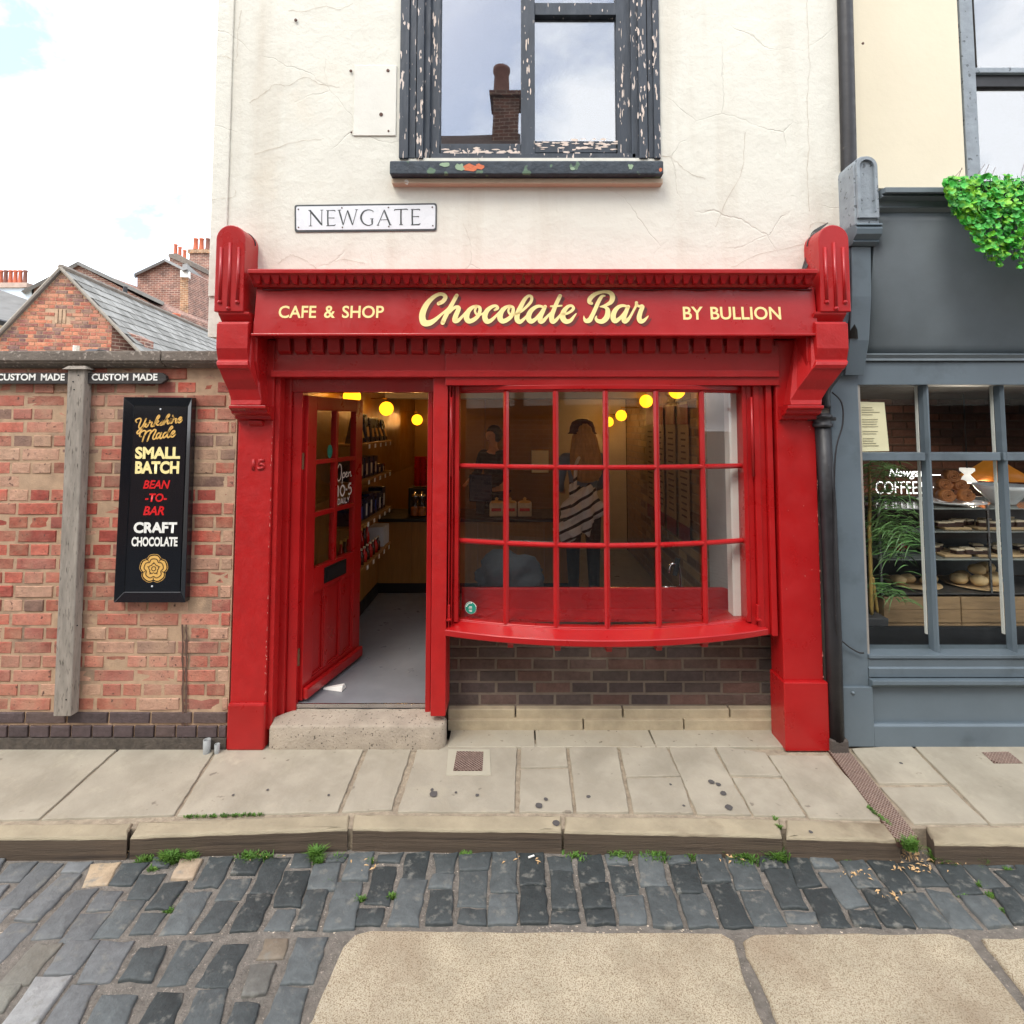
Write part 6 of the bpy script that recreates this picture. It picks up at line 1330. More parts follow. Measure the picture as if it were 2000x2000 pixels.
# pilaster
gp0, gp1 = ax(1574, GY - .02, 1000), ax(1629, GY - .02, 1000)
BX('pilaster', gp0, gp1, GY - .02, .2, .0, az(708, GY), GREY, cafe, .005)
BX('plinth', gp0 + .005, gp1 + .012, GY - .035, .19, .002, az(1291, GY), GREY, cafe, .005)
BX('pilaster_cap', gp0 - .01, gp1 + .004, GY - .035, .2, az(708, GY) + .001, az(702, GY), GREY, cafe, .004)
x, z = at(1610, 1308, GY - .04); MB().lathe([(.010, 0), (.009, -.006), (0, -.008)], (x, GY - .035, z), 10, 'y').build('bolt', GREY, cafe, smooth=True)
for u, v in ((1608, 1085), (1607, 1142), (1606, 1300)):
    pass
BX('wall_pier', gp0, gx1, .21, .4, -.1, az(355, YW), DARKW, cafe) if False else None
# big sloping fascia
gfl = gp1 - .03
zA, zB = az(402, -.14), az(667, GY - .02)
HH = zA - zB; prf = [(-.145 + (.145 + GY - .02) * (t / 16.) ** 1.7, zA - (HH - .002) * t / 16.) for t in range(17)] + [(.2, zB + .002), (.2, zA)]
MB().px(prf, ax(1650, -.05, 520) - .05, gx1).build('fascia_board', GREYD, cafe, bevel=.0)
for p in bpy.data.objects['fascia_board.001'].data.polygons: p.use_smooth = abs(p.normal.x) < .5 and p.normal.y < -.5
MB().px([(GY - .03, zB), (GY - .05, zB - .01), (GY - .035, zB - .03), (GY - .04, zB - .045), (GY, zB - .05), (.2, zB - .05), (.2, zB)], gp1 - .002, gx1).build('bead_moulding', GREYD, cafe, bevel=.002)
BX('frieze', gp1 - .002, gx1, GY - .02, .2, az(726, GY - .02), zB - .051, GREY, cafe, .003)
zC = az(358, -.2)
MB().px([(-.146, zA + .001), (-.175, zA + .02), (-.16, zA + .03), (-.165, zA + .06), (-.21, zA + .07), (-.20, zA + .085), (-.235, zC - .03), (-.235, zC), (YW, zC + .03), (YW, zA + .001)], ax(1664, -.2, 380), gx1).build('cornice', GREYD, cafe, bevel=.002)
# console
gc = MB().build('console', GREY, cafe); gc.data.from_pydata([], [], [])
YC = -.2; xa, xb = ax(1617, YC, 400), ax(1663, YC, 400); zb, ztp = az(421, YC), az(291, YC); r = (xb - xa) / 2; mm_ = (xa + xb) / 2; zc_ = ztp - r
arch = lambda rr_, zbot: [(mm_ - rr_, zbot), (mm_ + rr_, zbot), (mm_ + rr_, zc_)] + [(mm_ + rr_ * math.cos(t * math.pi / 12), zc_ + rr_ * math.sin(t * math.pi / 12)) for t in range(1, 12)] + [(mm_ - rr_, zc_)]
MB().py(arch(r, zb), YC + .02, YW + .01).build('rounded_cap', SASH, gc, bevel=.006)
A1 = arch(r * .86, zb + .035); A2 = arch(r * .6, zb + .06); mb = MB(); n = len(A1)
mb.v = [(a, YC + .019, b) for a, b in A1] + [(a, YC + .004, b) for a, b in A1] + [(a, YC + .004, b) for a, b in A2] + [(a, YC + .019, b) for a, b in A2]
for i in range(n):
    j = (i + 1) % n
    for q in range(3): mb.f.append((q * n + i, q * n + j, (q + 1) * n + j, (q + 1) * n + i))
mb.build('arched_bead', SASH, gc)
MB().px([(YC, zb), (YC - .005, zb - .01), (YC + .01, zb - .012), (YC - .002, zb - .03), (YC + .005, zb - .06), (YC + .04, zb - .085), (YC + .03, zb - .095), (YC + .06, zb - .11), (YW, zb - .11), (YW, zb)], xa - .004, xb + .004).build('cap_roll', GREY, gc, bevel=.002)
MB().px([(YC + .07, zb - .111), (YC + .085, zb - .4), (YC + .12, zb - .65), (YC + .18, zb - .85), (YC + .21, az(700, 0)), (YW, az(700, 0)), (YW, zb - .111)], xa + .005, xb - .02).build('curved_leaf', GREY, gc, bevel=.004)
MB().px([(YC + .085, zb - .112), (YC + .10, zb - .4), (YC + .135, zb - .65), (YC + .19, zb - .85), (YC + .22, az(700, 0)), (YW, az(700, 0)), (YW, zb - .112)], gp0 - .0, xa + .003).build('bracket_side', GREY, gc)
# shop window
sw = MB().build('shop_window', GREY, cafe); sw.data.from_pydata([], [], [])
YG = GY + .055
cols = [1628, 1748, 1769, 1892, 1913, 2060]
tz0, tz1 = az(869, GY), az(854, GY)
wz0_, wz1_ = az(1224, YG), az(727, GY)
fr0 = ax(1620, GY, 900)
for a, b in ((1744, 1765), (1889, 1910), (2060, 2085), (2230, 2255)):
    xx0, xx1 = ax(a, GY + .055, 1000) + .006, ax(b, GY, 1000)
    MB().pz([(xx0 + .004, GY + .0), (xx1 - .006, GY + .0), (xx1, GY + .02), (xx1, GY + .062), (xx0 - .004, GY + .062), (xx0 - .004, GY + .02)], wz0_ - .02, wz1_ - .0).build('mullion', GREY, sw)
    BX('white_seal', xx0 - .0095, xx0 - .0045, YG + .01, YG + .03, wz0_ + .08, wz1_, WHITEP, sw)
xs_ = [gp1 + .001] + [ax(u, GY, 1000) for u in (1756, 1899, 2072, 2242)]
for i in range(4): BX('transom', xs_[i] + .008, xs_[i + 1] - .01, GY + .002, GY + .09, tz0, tz1, GREY, sw, .003)
for i in range(4):
    BX('pane', xs_[i], xs_[i + 1], YG, YG + .004, tz1, wz1_, GLASSG, sw); BX('pane', xs_[i], xs_[i + 1], YG, YG + .004, wz0_ - .01, tz0, GLASSG, sw)
MB().px([(GY - .03, az(1243, GY - .03)), (GY - .03, az(1236, GY - .03)), (GY + .1, wz0_ + .0), (GY + .12, wz0_), (GY + .12, az(1243, GY - .03))], gp1 + .001, gx1).build('sill', GREY, cafe, bevel=.003)
MB().px([(GY - .02, az(1275, GY)), (GY - .025, az(1258, GY)), (GY - .015, az(1256, GY)), (GY - .02, az(1244, GY - .02)), (.2, az(1244, GY - .02)), (.2, az(1275, GY))], gp1 + .001, gx1).build('apron_rail', GREY, cafe, bevel=.002)
MB().px([(GY - .0, az(1297, GY)), (GY - .055, az(1292, GY - .05)), (GY - .055, az(1284, GY - .05)), (GY - .02, az(1277, GY)), (.2, az(1277, GY)), (.2, az(1297, GY))], gp1 + .001, gx1).build('stall_moulding', GREY, cafe, bevel=.003)
BX('stall_panel', gp1 + .001, gx1, GY + .0, .2, az(1366, GY), az(1297, GY) - .001, GREY, cafe)
MB().px([(GY - .03, .0), (GY - .03, az(1371, GY - .03)), (GY - .02, az(1366, GY - .02) + .002), (GY + .01, az(1364, GY) + .004), (.2, az(1364, GY) + .004), (.2, 0)], gp1 + .013, gx1).build('skirting', GREY, cafe, bevel=.002)
# cafe room
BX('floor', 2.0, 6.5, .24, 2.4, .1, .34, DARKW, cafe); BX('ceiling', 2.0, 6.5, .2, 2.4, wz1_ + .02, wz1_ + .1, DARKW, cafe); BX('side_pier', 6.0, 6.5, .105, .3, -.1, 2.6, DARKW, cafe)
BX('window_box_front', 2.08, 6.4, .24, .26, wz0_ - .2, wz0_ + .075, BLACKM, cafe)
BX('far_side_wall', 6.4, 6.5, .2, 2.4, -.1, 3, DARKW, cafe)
bwk = BX('back_wall', 2.0, 6.5, 2.3, 2.4, 0, 2.6, mat('cafe_joint', lin(70, 54, 44), rough=.9), cafe); BX('party_wall', 1.6, 2.06, .2, 4, 0, 2.4, DARKW, cafe)
brick_wall(bwk, (0, 2.285, 0), 0, 2.6, 5.2, .6, 2.2, BRICKD, [lin(84, 52, 40), lin(70, 44, 34), lin(96, 60, 46)], bl=.235, bh=.08, j=.012, bond='stretcher', dep=.03, rnd=random.Random(77), limit=220)

# ---- things in the cafe window
def CF(u, v, Y): x, z = at(u, v, Y); return x, z
# notice taped to the glass
yn = YG - .004
A, B, C_, D = CF(1617, 758, yn), CF(1670, 759, yn), CF(1679, 851, yn), CF(1620, 852, yn)
nt = thing('paper_notice', (A[0], yn, C_[1]), 'cream printed paper notice taped inside the upper left cafe pane', 'notice')
mb = MB(); mb.hexa([(D[0] + .012, yn + .008, D[1]), (C_[0], yn + .006, C_[1]), (C_[0], yn + .0068, C_[1]), (D[0] + .012, yn + .0088, D[1]), (A[0] + .012, yn + .008, A[1]), (B[0], yn + .007, B[1]), (B[0], yn + .0078, B[1]), (A[0] + .012, yn + .0088, A[1])]); mb.build('sheet', PAPER, nt)
pr = MB()
for k in range(17):
    t = .12 + k * .048
    if k in (4, 9, 12): continue
    z = A[1] + (D[1] - A[1]) * t; pr.box(A[0] + .03, A[0] + .03 + R.uniform(.06, .115), yn + .0045, yn + .0052, z, z + .003)
pr.build('print_lines', INK, nt)['kind'] = 'stuff'
# neon-style white sign
ns = thing('white_letter_sign', CF(1710, 925, 1.0)[:1] + (1.0, CF(1710, 925, 1.0)[1]), 'white lit cafe name lettering glowing on the dark wall behind the bamboo', 'sign')
NEON = mat('lit_white_letters', (.9, .9, .9), emit=((1, .98, .95), 1.6), var=0)
text('script_word', 'Newgate', 1677, 884, 1752, 904, 1.0, NEON, ns, bold=.008, shear=.3)
text('word', 'COFFEE', 1652, 908, 1731, 932, 1.0, NEON, ns, bold=-.005); text('word', 'SHOP', 1738, 908, 1784, 932, 1.0, NEON, ns, bold=-.005)
z = az(897, 1.0); BX('line', ax(1758, 1, 897), ax(1786, 1, 897), .999, 1.002, z, z + .007, NEON, ns); z = az(961, 1.0); BX('line', ax(1648, 1, 961), ax(1672, 1, 961), .999, 1.002, z, z + .005, NEON, ns)
tag(BX('white_card', ax(1701, .95, 978), ax(1742, .95, 978), .95, .955, az(984, .95), az(967, .95), WHITE, None), 'plain white card standing under the white cafe lettering', 'card')
# display case
dc = thing('display_case', (3.2, .6, .34), 'glass shelved display case in the cafe window stacked on wooden crates', 'display case')
dY0, dY1 = .42, .85; dX0, dX1 = ax(1662, dY0, 1100), 5.2
SHZ = [az(1117, dY0 + .05), az(1047, dY0 + .05), az(1000, dY0 + .05) + .02, az(950, dY0 + .05)]
SHZ = [az(1116, .45), az(1052, .45), az(1000, .45), az(957, .45)]
for k, z in enumerate(SHZ): BX('shelf', dX0, dX1, dY0, dY1, z - .012, z - .004, mat('smoked_shelf', (.22, .24, .22), rough=.15) if k else mat('dark_shelf', (.05, .045, .04), rough=.4), dc, .002)
BX('case_back', dX0, dX1, dY1, dY1 + .02, SHZ[0], SHZ[3] + .02, mat('case_back_dark', (.03, .034, .03), rough=.4), dc)
for x in (dX0, ax(1862, .45, 1100), dX1): BX('upright', x, x + .012, dY0, dY0 + .012, SHZ[0] - .01, SHZ[3] + .02, mat('thin_steel', (.3, .3, .3), rough=.3, metal=1), dc)
# crates
cz_top = SHZ[0] - .02
for r_ in range(2):
    for k in range(4):
        w_ = .50; x = ax(1668, .42, 1150) + k * (w_ + .008); h_ = .165; z = cz_top - (r_ + 1) * (h_ + .006)
        t = thing('wooden_crate', (x + w_ / 2, .6, z), ('upper' if r_ == 0 else 'lower') + ' wooden crate ' + ('beside the bamboo pot', 'second from the bamboo pot', 'third from the bamboo pot', 'farthest from the bamboo pot')[k] + ' under the cafe display', 'crate')
        for a in (0, 1): BX('slat', x, x + w_, .42, .432, z + a * (h_ / 2 + .001), z + (a + 1) * h_ / 2 - .001, CRATE, t, .002)
        BX('end_board', x, x + .012, .433, .83, z, z + h_, CRATE, t); BX('end_board', x + w_ - .012, x + w_, .433, .83, z, z + h_, CRATE, t); BX('rear_board', x + .013, x + w_ - .013, .82, .832, z, z + h_, CRATE, t)
# platters and food
def platter(u, z, w, m, label, cat='platter', y=.58):
    x = ax(u, y, 1000); t = MB().lathe([(0, 0), (w * .8, 0), (w, .012), (w * .98, .016), (w * .78, .006), (0, .006)], (x, y, z - .003), 28).build('platter', m, None, smooth=True); tag(t, label, cat); return x
WBOARD = mat('wooden_board', lin(190, 160, 118), rough=.6, var=.2, scale=12)
def roll(x, y, z, r, m, label, grp, name='bread_bun', sq=.62):
    o = blob(name, (x, y, z + r * sq * .9), r, r, r * sq, m, label, 'bun', R.random() * 50, 3, .12); o['group'] = grp; return o
x = platter(1717, SHZ[0], .17, WBOARD, 'round wooden board with floured buns behind the bamboo canes', y=.62)
for a, b in ((-.11, 0), (-.02, .03), (.07, -.03), (.13, .03)): roll(x + a, .60 + b, SHZ[0] + .012, .047, BUN, {-.11: 'leftmost', -.02: 'second', .07: 'third', .13: 'rightmost'}[a] + ' floured white bun on the board behind the bamboo', 'floured buns on the left board')
x = platter(1835, SHZ[0], .2, WBOARD, 'round wooden board with a pile of crusty buns on the bottom shelf', y=.62)
for a, b, c in ((-.13, 0, 0), (-.03, -.05, 0), (.075, -.03, 0), (.15, .05, 0), (-.05, .06, .0), (.0, 0, .06), (.09, .03, .07)): roll(x + a, .60 + b, SHZ[0] + .012 + c, .052, BUN, 'crusty pale bun ' + {(-.13, 0): 'at the left end', (-.03, -.05): 'front and left of centre', (.075, -.03): 'front and right of centre', (.15, .05): 'at the right end', (-.05, .06): 'at the back, on the board', (.0, 0): 'on top, left', (.09, .03): 'on top, right and largest looking'}[(a, b)] + ' of the right board pile', 'crusty buns on the right board', sq=.7)
for k in range(3):
    ob = BX('serving_board', ax(1775 + 62 * k, .5, 1050), ax(1825 + 62 * k, .5, 1050), .46, .72, SHZ[1] - .002, SHZ[1] + .014, WBOARD, None, .004); tag(ob, ('left', 'middle', 'right')[k] + ' wooden serving board on the second cafe shelf', 'board')
    ob = BX('serving_board', ax(1775 + 62 * k, .5, 1000), ax(1825 + 62 * k, .5, 1000), .46, .72, SHZ[2] - .002, SHZ[2] + .014, WBOARD, None, .004); tag(ob, ('left', 'middle', 'right')[k] + ' wooden serving board on the third cafe shelf', 'board')
for lev, z, grp in ((1, SHZ[1], 'iced cake squares on the second shelf'), (2, SHZ[2], 'iced cake squares on the third shelf')):
    for k in range(15):
        x = ax(1772 + 16 * k, .52, 1040) + R.uniform(-.01, .01); y = .5 + R.choice((0, .07, .13)); t = thing('cake_square', (x, y, z + .014), ORD[k] + ' pale iced cake square from the left on the %s cafe shelf' % ('second' if lev == 1 else 'third'), 'cake', grp)
        a = R.uniform(-.3, .3); h = R.uniform(.03, .045); ca, sa = math.cos(a), math.sin(a)
        def bxr(n_, h0, h1, m): 
            q = [(x + ca * p - sa * q_, y + sa * p + ca * q_) for p, q_ in ((-.032, -.025), (.032, -.025), (.032, .025), (-.032, .025))]; MB().hexa([(p[0], p[1], h0) for p in q] + [(p[0], p[1], h1) for p in q]).build(n_, m, t, bevel=.002)
        bxr('sponge', z + .015, z + .015 + h * .7, CAKED); bxr('icing', z + .0155 + h * .7, z + .015 + h, ICING)
o = blob('glazed_loaf', (ax(1690, .6, 1035), .6, SHZ[1] + .045), .07, .05, .045, mat('glazed_red_loaf', lin(120, 44, 30), rough=.2, coat=.5), 'shiny dark red loaf cake on the second shelf behind the bamboo', 'cake', 4, 3, .1)
xp = platter(1797, SHZ[3] + .01, .2, WHITE, 'white plate piled with cinnamon rolls on the top cafe shelf', 'plate', y=.62)
for a, b, c in ((-.10, -.06, 0), (.03, -.06, 0), (-.05, .05, 0), (-.07, -.0, .075), (.05, .01, .07), (-.01, 0, .14), (.10, .03, .0)):
    t = thing('cinnamon_roll', (xp + a, .6 + b, SHZ[3] + .02 + c), 'swirled cinnamon roll ' + {(-.10, 0): 'at the front left', (.03, 0): 'at the front right', (-.05, 0): 'at the back', (-.07, .075): 'in the second tier, left', (.05, .07): 'in the second tier, right', (-.01, .14): 'crowning the pile', (.10, .0): 'at the far right'}[(a, c)] + ' of the white plate', 'pastry', 'cinnamon rolls on the white plate'); cc = Vector((xp + a, .6 + b, SHZ[3] + .07 + c * .9)); sp = []
    for k in range(46): th = k * .42; rr_ = .008 + .0024 * k * .42 * 1.0 + .0; sp.append((cc.x + rr_ * math.cos(th) * .95, cc.y, cc.z + rr_ * math.sin(th) * .8))
    mb = MB(); n = len(sp)
    for p in sp: mb.v += [(p[0], cc.y - .03, p[2]), (p[0], cc.y + .03, p[2])]
    for k in range(n - 1): mb.f.append((2 * k, 2 * k + 1, 2 * k + 3, 2 * k + 2))
    o = mb.build('dough_spiral', CINN, t, smooth=True); sd = o.modifiers.new('thick', 'SOLIDIFY'); sd.thickness = .008; sd.offset = 0
xp = ax(1897, .6, 935); wb = MB().lathe([(0, 0), (.07, 0), (.075, .01), (.15, .10), (.17, .13), (.165, .13), (.14, .1), (.0, .02)], (xp, .62, SHZ[3] + .0), 28).build('white_bowl', WHITE, None, smooth=True); tag(wb, 'large white bowl on the top cafe shelf beside the cinnamon rolls', 'bowl')
lp = thing('spot_lamp', (CF(1825, 895, 1.2)[0], 1.2, CF(1825, 895, 1.2)[1]), 'small white hourglass spot lamp hanging above the cinnamon rolls', 'lamp')
x, z = CF(1825, 895, 1.2); MB().lathe([(.0, .05), (.05, .05), (.05, .03), (.02, .0), (.025, -.01), (.065, -.06), (.06, -.065), (0, -.05)], (x, 1.2, z), 20).build('shade', mat('lit_white_shade', (.8, .8, .78), emit=((1, .95, .85), .5), var=0), lp, smooth=True); MB().tube([(x, 1.2, z + .05), (x, 1.2, 2.3)], .005, 6).build('cord', BLACKM, lp)
L_ = bpy.data.lights.new('spot_lamp_light', 'POINT'); L_.energy = 16; L_.color = (1, .86, .68); L_.shadow_soft_size = .05; lo_ = bpy.data.objects.new('spot_lamp_light', L_); COL.objects.link(lo_); lo_.location = (x, 1.2, z - .14); adopt(lo_, lp)
lp = thing('pendant_lamp', (CF(1870, 890, 1.3)[0], 1.3, CF(1870, 890, 1.3)[1]), 'amber glowing pendant lampshade right of the small white spot lamp', 'lamp')
x, z = CF(1875, 890, 1.3); MB().lathe([(.05, .16), (.12, .1), (.26, 0), (.25, -.0), (.11, .09), (0, .14)], (x, 1.3, z - .06), 24).build('shade', mat('amber_shade', lin(180, 96, 20), rough=.5, var=.2, emit=((1, .38, .04), .12)), lp, smooth=True); MB().tube([(x, 1.3, z + .1), (x, 1.3, 2.3)], .006, 6).build('cord', BLACKM, lp)
# bamboo plant
bp = thing('bamboo_plant', (ax(1650, .33, 1190), .33, wz0_ + .08), 'potted bamboo with yellow canes and drooping narrow leaves in the cafe window', 'plant')
px0, px1 = ax(1631, .28, 1190), ax(1676, .28, 1190); pz0, pz1 = az(1198, .28), az(1166, .28)
MB().hexa([(px0 + .01, .28, pz0 - .08), (px1 - .01, .28, pz0 - .08), (px1 - .01, .46, pz0 - .08), (px0 + .01, .46, pz0 - .08), (px0, .27, pz1), (px1, .27, pz1), (px1, .47, pz1), (px0, .47, pz1)]).build('pot', mat('dark_zinc_pot', lin(62, 62, 64), rough=.6), bp, bevel=.004)
for k, (u0, u1, v1) in enumerate(((1641, 1636, 990), (1646, 1640, 960), (1660, 1650, 1090), (1650, 1648, 880), (1638, 1633, 880))):
    p0 = (ax(u0, .36, 1170), .34 + .02 * k, pz1); x1, z1_ = at(u1, v1, .36)
    path = [tuple(Vector(p0).lerp(Vector((x1, .34 + .02 * k, z1_)), q / 10)) for q in range(11)]; rs = [.0085 + (.002 if q % 2 else 0) for q in range(11)]
    MB().tube(path, rs, 8).build('cane', CANE, bp, smooth=True)
lf = MB(); Rb = random.Random(19)
def blade(mb, p, az_, l, w, droop):
    k = len(mb.v); d = Vector((math.cos(az_), math.sin(az_) * .6, 0)); sdv = Vector((-d.y, d.x, 0)).normalized()
    for q in range(6):
        t = q / 5; c = p + d * l * t + Vector((0, 0, l * (.35 * t - droop * t * t))); ww = w * math.sin(math.pi * min(1, .12 + t * .88)) + .0004
        mb.v += [tuple(c - sdv * ww - Vector((0, 0, ww * .6))), tuple(c + Vector((0, 0, ww * .2))), tuple(c + sdv * ww - Vector((0, 0, ww * .6)))]
    for q in range(5):
        for z in range(2): mb.f.append((k + q * 3 + z, k + q * 3 + z + 1, k + q * 3 + 4 + z, k + q * 3 + 3 + z))
for _ in range(520):
    c = Rb.choice(((1662, 905, 22, 30), (1660, 940, 20, 26), (1670, 985, 22, 22), (1668, 1030, 20, 20), (1682, 1000, 20, 18), (1655, 880, 18, 14), (1663, 1110, 8, 14), (1675, 1010, 16, 30)))
    x, z = at(c[0] + Rb.gauss(0, c[2] * .5), c[1] + Rb.gauss(0, c[3] * .6), .37); x = max(x, ax(1624, .37, 950))
    yb_ = Rb.uniform(.18, .5); blade(lf, Vector((x, yb_, z)), Rb.choice((0, 1)) * math.pi + Rb.gauss(0, .7) if x > ax(1640, .37, 950) + .03 else Rb.gauss(0, .5), Rb.uniform(.07, .17), Rb.uniform(.0025, .006), Rb.uniform(.3, 1.1))
lf.build('leaves', BAMB, bp, fix=False)['kind'] = 'stuff'

# ---- trailing green foliage over the grey cornice
hp = thing('trailing_foliage', (3.1, -.3, 2.9), 'bright green artificial trailing foliage spilling over the grey cornice', 'foliage')
lfm = MB(); stm_ = MB(); Rh = random.Random(4)
edge = [(1782, 340, 350), (1795, 335, 392), (1815, 332, 420), (1835, 331, 452), (1850, 330, 472), (1872, 330, 496), (1890, 330, 500), (1905, 330, 470), (1925, 330, 510), (1950, 330, 520), (2000, 330, 500), (2060, 330, 520), (2150, 330, 510)]
def lo(u):
    for a, b in zip(edge, edge[1:]):
        if a[0] <= u <= b[0]: t = (u - a[0]) / (b[0] - a[0]); return a[1] + (b[1] - a[1]) * t, a[2] + (b[2] - a[2]) * t
    return 330, 500
def leafl(p, r):
    n = Vector((Rh.gauss(0, .5), -1 + Rh.gauss(0, .3), Rh.gauss(.35, .5))).normalized(); u_ = n.orthogonal().normalized(); v_ = n.cross(u_); a0 = Rh.uniform(0, 6)
    k = len(lfm.v); lfm.v.append(tuple(p - n * r * .25))
    for q in range(7):
        t = a0 + q * math.pi * 2 / 7; rr_ = r * (1 if q else .55); lfm.v.append(tuple(p + (u_ * math.cos(t) + v_ * math.sin(t)) * rr_))
    for q in range(7): lfm.f.append((k, k + 1 + q, k + 1 + (q + 1) % 7))
for _ in range(3300):
    u = Rh.uniform(1783, 2150); a, b = lo(u); t = Rh.random() ** .9; v = a + (b - a) * t * Rh.uniform(.9, 1.04)
    Y = -.36 + .09 * Rh.random() - .04 * math.sin(t * 3) ; x, z = at(u, v, Y); leafl(Vector((x, Y, z)), Rh.choice((.007, .009, .012, .016, .02)))
for _ in range(60):
    u = Rh.uniform(1790, 2100); a, b = lo(u); P_ = [(ax(u + Rh.gauss(0, 5), -.32, v), -.31, az(v, -.32)) for v in (a, a + (b - a) * .35, a + (b - a) * .7, b)]; stm_.tube(smooth_path(P_, 3), .0018, 4)
lfm.build('leaves', LEAFM, hp, fix=False)['kind'] = 'stuff'; stm_.build('stems', mat('green_stem', (.03, .16, .04), rough=.5), hp)['kind'] = 'stuff'
x0_ = ax(1790, -.3, 340)
BX('trough', x0_ + .05, gx1, -.29, -.17, az(352, -.3), az(340, -.3), BLACKM, hp)
bs = thing('bird_spikes', (3.0, -.2, 3.2), 'thin metal bird spikes standing behind the green foliage', 'bird spikes')
for (u0, v0, u1, v1) in ((1800, 335, 1816, 318), (1808, 335, 1815, 316), (1843, 331, 1858, 310), (1856, 332, 1866, 310), (1870, 334, 1878, 316), (1926, 331, 1932, 310), (1940, 331, 1950, 312), (1965, 331, 1972, 312)):
    MB().tube([(ax(u0, -.2, v0), -.2, az(v0, -.2)), (ax(u1, -.2, v1), -.2, az(v1, -.2))], .0013, 5).build('spike', RUST, bs)

# ================================================================ HOUSES BEHIND THE YARD WALL
def ray_on(u, v, O, nrm, s=2000 / 1932.):
    u *= s; v *= s; a = (u - PX) / F; b = -(v - PY) / F
    d = Vector((a, math.cos(TH) - math.sin(TH) * b, math.sin(TH) + math.cos(TH) * b)); n = Vector(nrm)
    t = (Vector(O) - CAM).dot(n) / d.dot(n); return CAM + d * t
PHI = .17; gu = Vector((math.cos(PHI), math.sin(PHI), 0)); gd = Vector((-math.sin(PHI), math.cos(PHI), 0))
GX, GZ = at(117, 512, 8.7); GO = Vector((GX, 8.7, 0))
def gl(u, v): p = ray_on(u, v, GO, gd); return ((p - GO).dot(gu), p.z)
ga, gb, gc_ = gl(117, 512), gl(-20, 656), gl(212, 612)
slopeL = (ga[1] - gb[1]) / (ga[0] - gb[0]); slopeR = (ga[1] - gc_[1]) / (gc_[0] - ga[0])
gh = thing('gable_house', tuple(GO), 'small red brick gable house with vent and pale slate roof beyond the yard wall', 'house')
xlft = -2.2; zl = ga[1] + slopeL * xlft; xrt = gc_[0]; zr_ = gc_[1]
def GP3(x, y, z): p = GO + gu * x + gd * y; return (p.x, p.y, z)
mb = MB(); outl = [(xlft, 0), (xrt, 0), (xrt, zr_), (0, ga[1]), (xlft, zl)]
k = mb.prism(outl, lambda a, b: GP3(a, .012, b), lambda a, b: GP3(a, 9, b)); mb.build('mortar_wall', MORTAR, gh)
PALG = [lin(178, 104, 82), lin(146, 92, 82), lin(190, 120, 92), lin(120, 88, 84), lin(196, 128, 98), lin(168, 96, 76)]
def ext(z):
    lo_ = (z - ga[1]) / slopeL + .02; hi_ = min(xrt, (ga[1] - z) / slopeR - .02); return lo_, hi_
def ext2(z):
    a, b = ext(z); return (max(a, xlft), b)
va, vb = gl(103, 583), gl(124, 610)
brick_wall(gh, tuple(GO), PHI, xlft, xrt, gl(117, 668)[1], ga[1] - .05, BRICK, PALG, bl=.232, bh=.083, j=.013, bond='flemish', dep=.06, extent=ext2, rnd=random.Random(31), limit=300, holes=[(va[0], vb[0], vb[1], va[1])])
for q in range(3):
    x = va[0] + (vb[0] - va[0]) * (q + .5) / 3; w = .028
    p = [GP3(x - w, -.0, vb[1]), GP3(x + w, -.0, vb[1]), GP3(x + w, .03, vb[1]), GP3(x - w, .03, vb[1]), GP3(x - w, -.0, va[1]), GP3(x + w, -.0, va[1]), GP3(x + w, .03, va[1]), GP3(x - w, .03, va[1])]
    MB().hexa(p).build('vent_bar', MORTAR, gh)
for q in range(9):
    z = vb[1] + (va[1] - vb[1]) * (q + .5) / 9; x0, x1 = va[0], vb[0]; h = .012
    MB().hexa([GP3(x0, .012, z - h), GP3(x1, .012, z - h), GP3(x1, .02, z - h), GP3(x0, .02, z - h), GP3(x0, .012, z + h), GP3(x1, .012, z + h), GP3(x1, .02, z + h), GP3(x0, .02, z + h)]).build('vent_brick', DARKW if q % 2 else BRICKD, gh, col=lin(90, 60, 50))
# return wall and lower roof part
p = [GP3(xrt, .0, 0), GP3(xrt + .5, .7, 0), GP3(xrt + 1.3, .75, 0), GP3(xrt + 1.3, 1.2, 0)]
mb = MB(); mb.hexa([GP3(xrt, .0, 0), GP3(xrt + .45, .5, 0), GP3(xrt + .45, .9, 0), GP3(xrt, .9, 0), GP3(xrt, .0, zr_ - .03), GP3(xrt + .45, .5, zr_ - .25), GP3(xrt + .45, .9, zr_ - .25), GP3(xrt, .9, zr_ - .03)]); mb.build('return_wall', BFAR, gh)
run = 2.35; zb_ = ga[1] - slopeR * run
rfo = .05
mb = MB(); mb.hexa([GP3(0, -.03, ga[1] + rfo - .03), GP3(run, -.03, zb_ + rfo - .03), GP3(run, 9.2, zb_ + rfo - .03), GP3(0, 9.2, ga[1] + rfo - .03), GP3(0, -.03, ga[1] + rfo), GP3(run, -.03, zb_ + rfo), GP3(run, 9.2, zb_ + rfo), GP3(0, 9.2, ga[1] + rfo)])
roof = mb.build('roof', mat('roof_battens', lin(92, 86, 80), rough=.9), gh)
mb = MB(); mb.hexa([GP3(xlft - .3, -.08, zl - .3 * slopeL + .0), GP3(0, -.08, ga[1] + .0), GP3(0, 9.2, ga[1]), GP3(xlft - .3, 9.2, zl - .3 * slopeL), GP3(xlft - .3, -.08, zl - .3 * slopeL + .07), GP3(0, -.08, ga[1] + .08), GP3(0, 9.2, ga[1] + .08), GP3(xlft - .3, 9.2, zl - .3 * slopeL + .07)]); mb.build('left_roof_slope', SLATEF, gh)
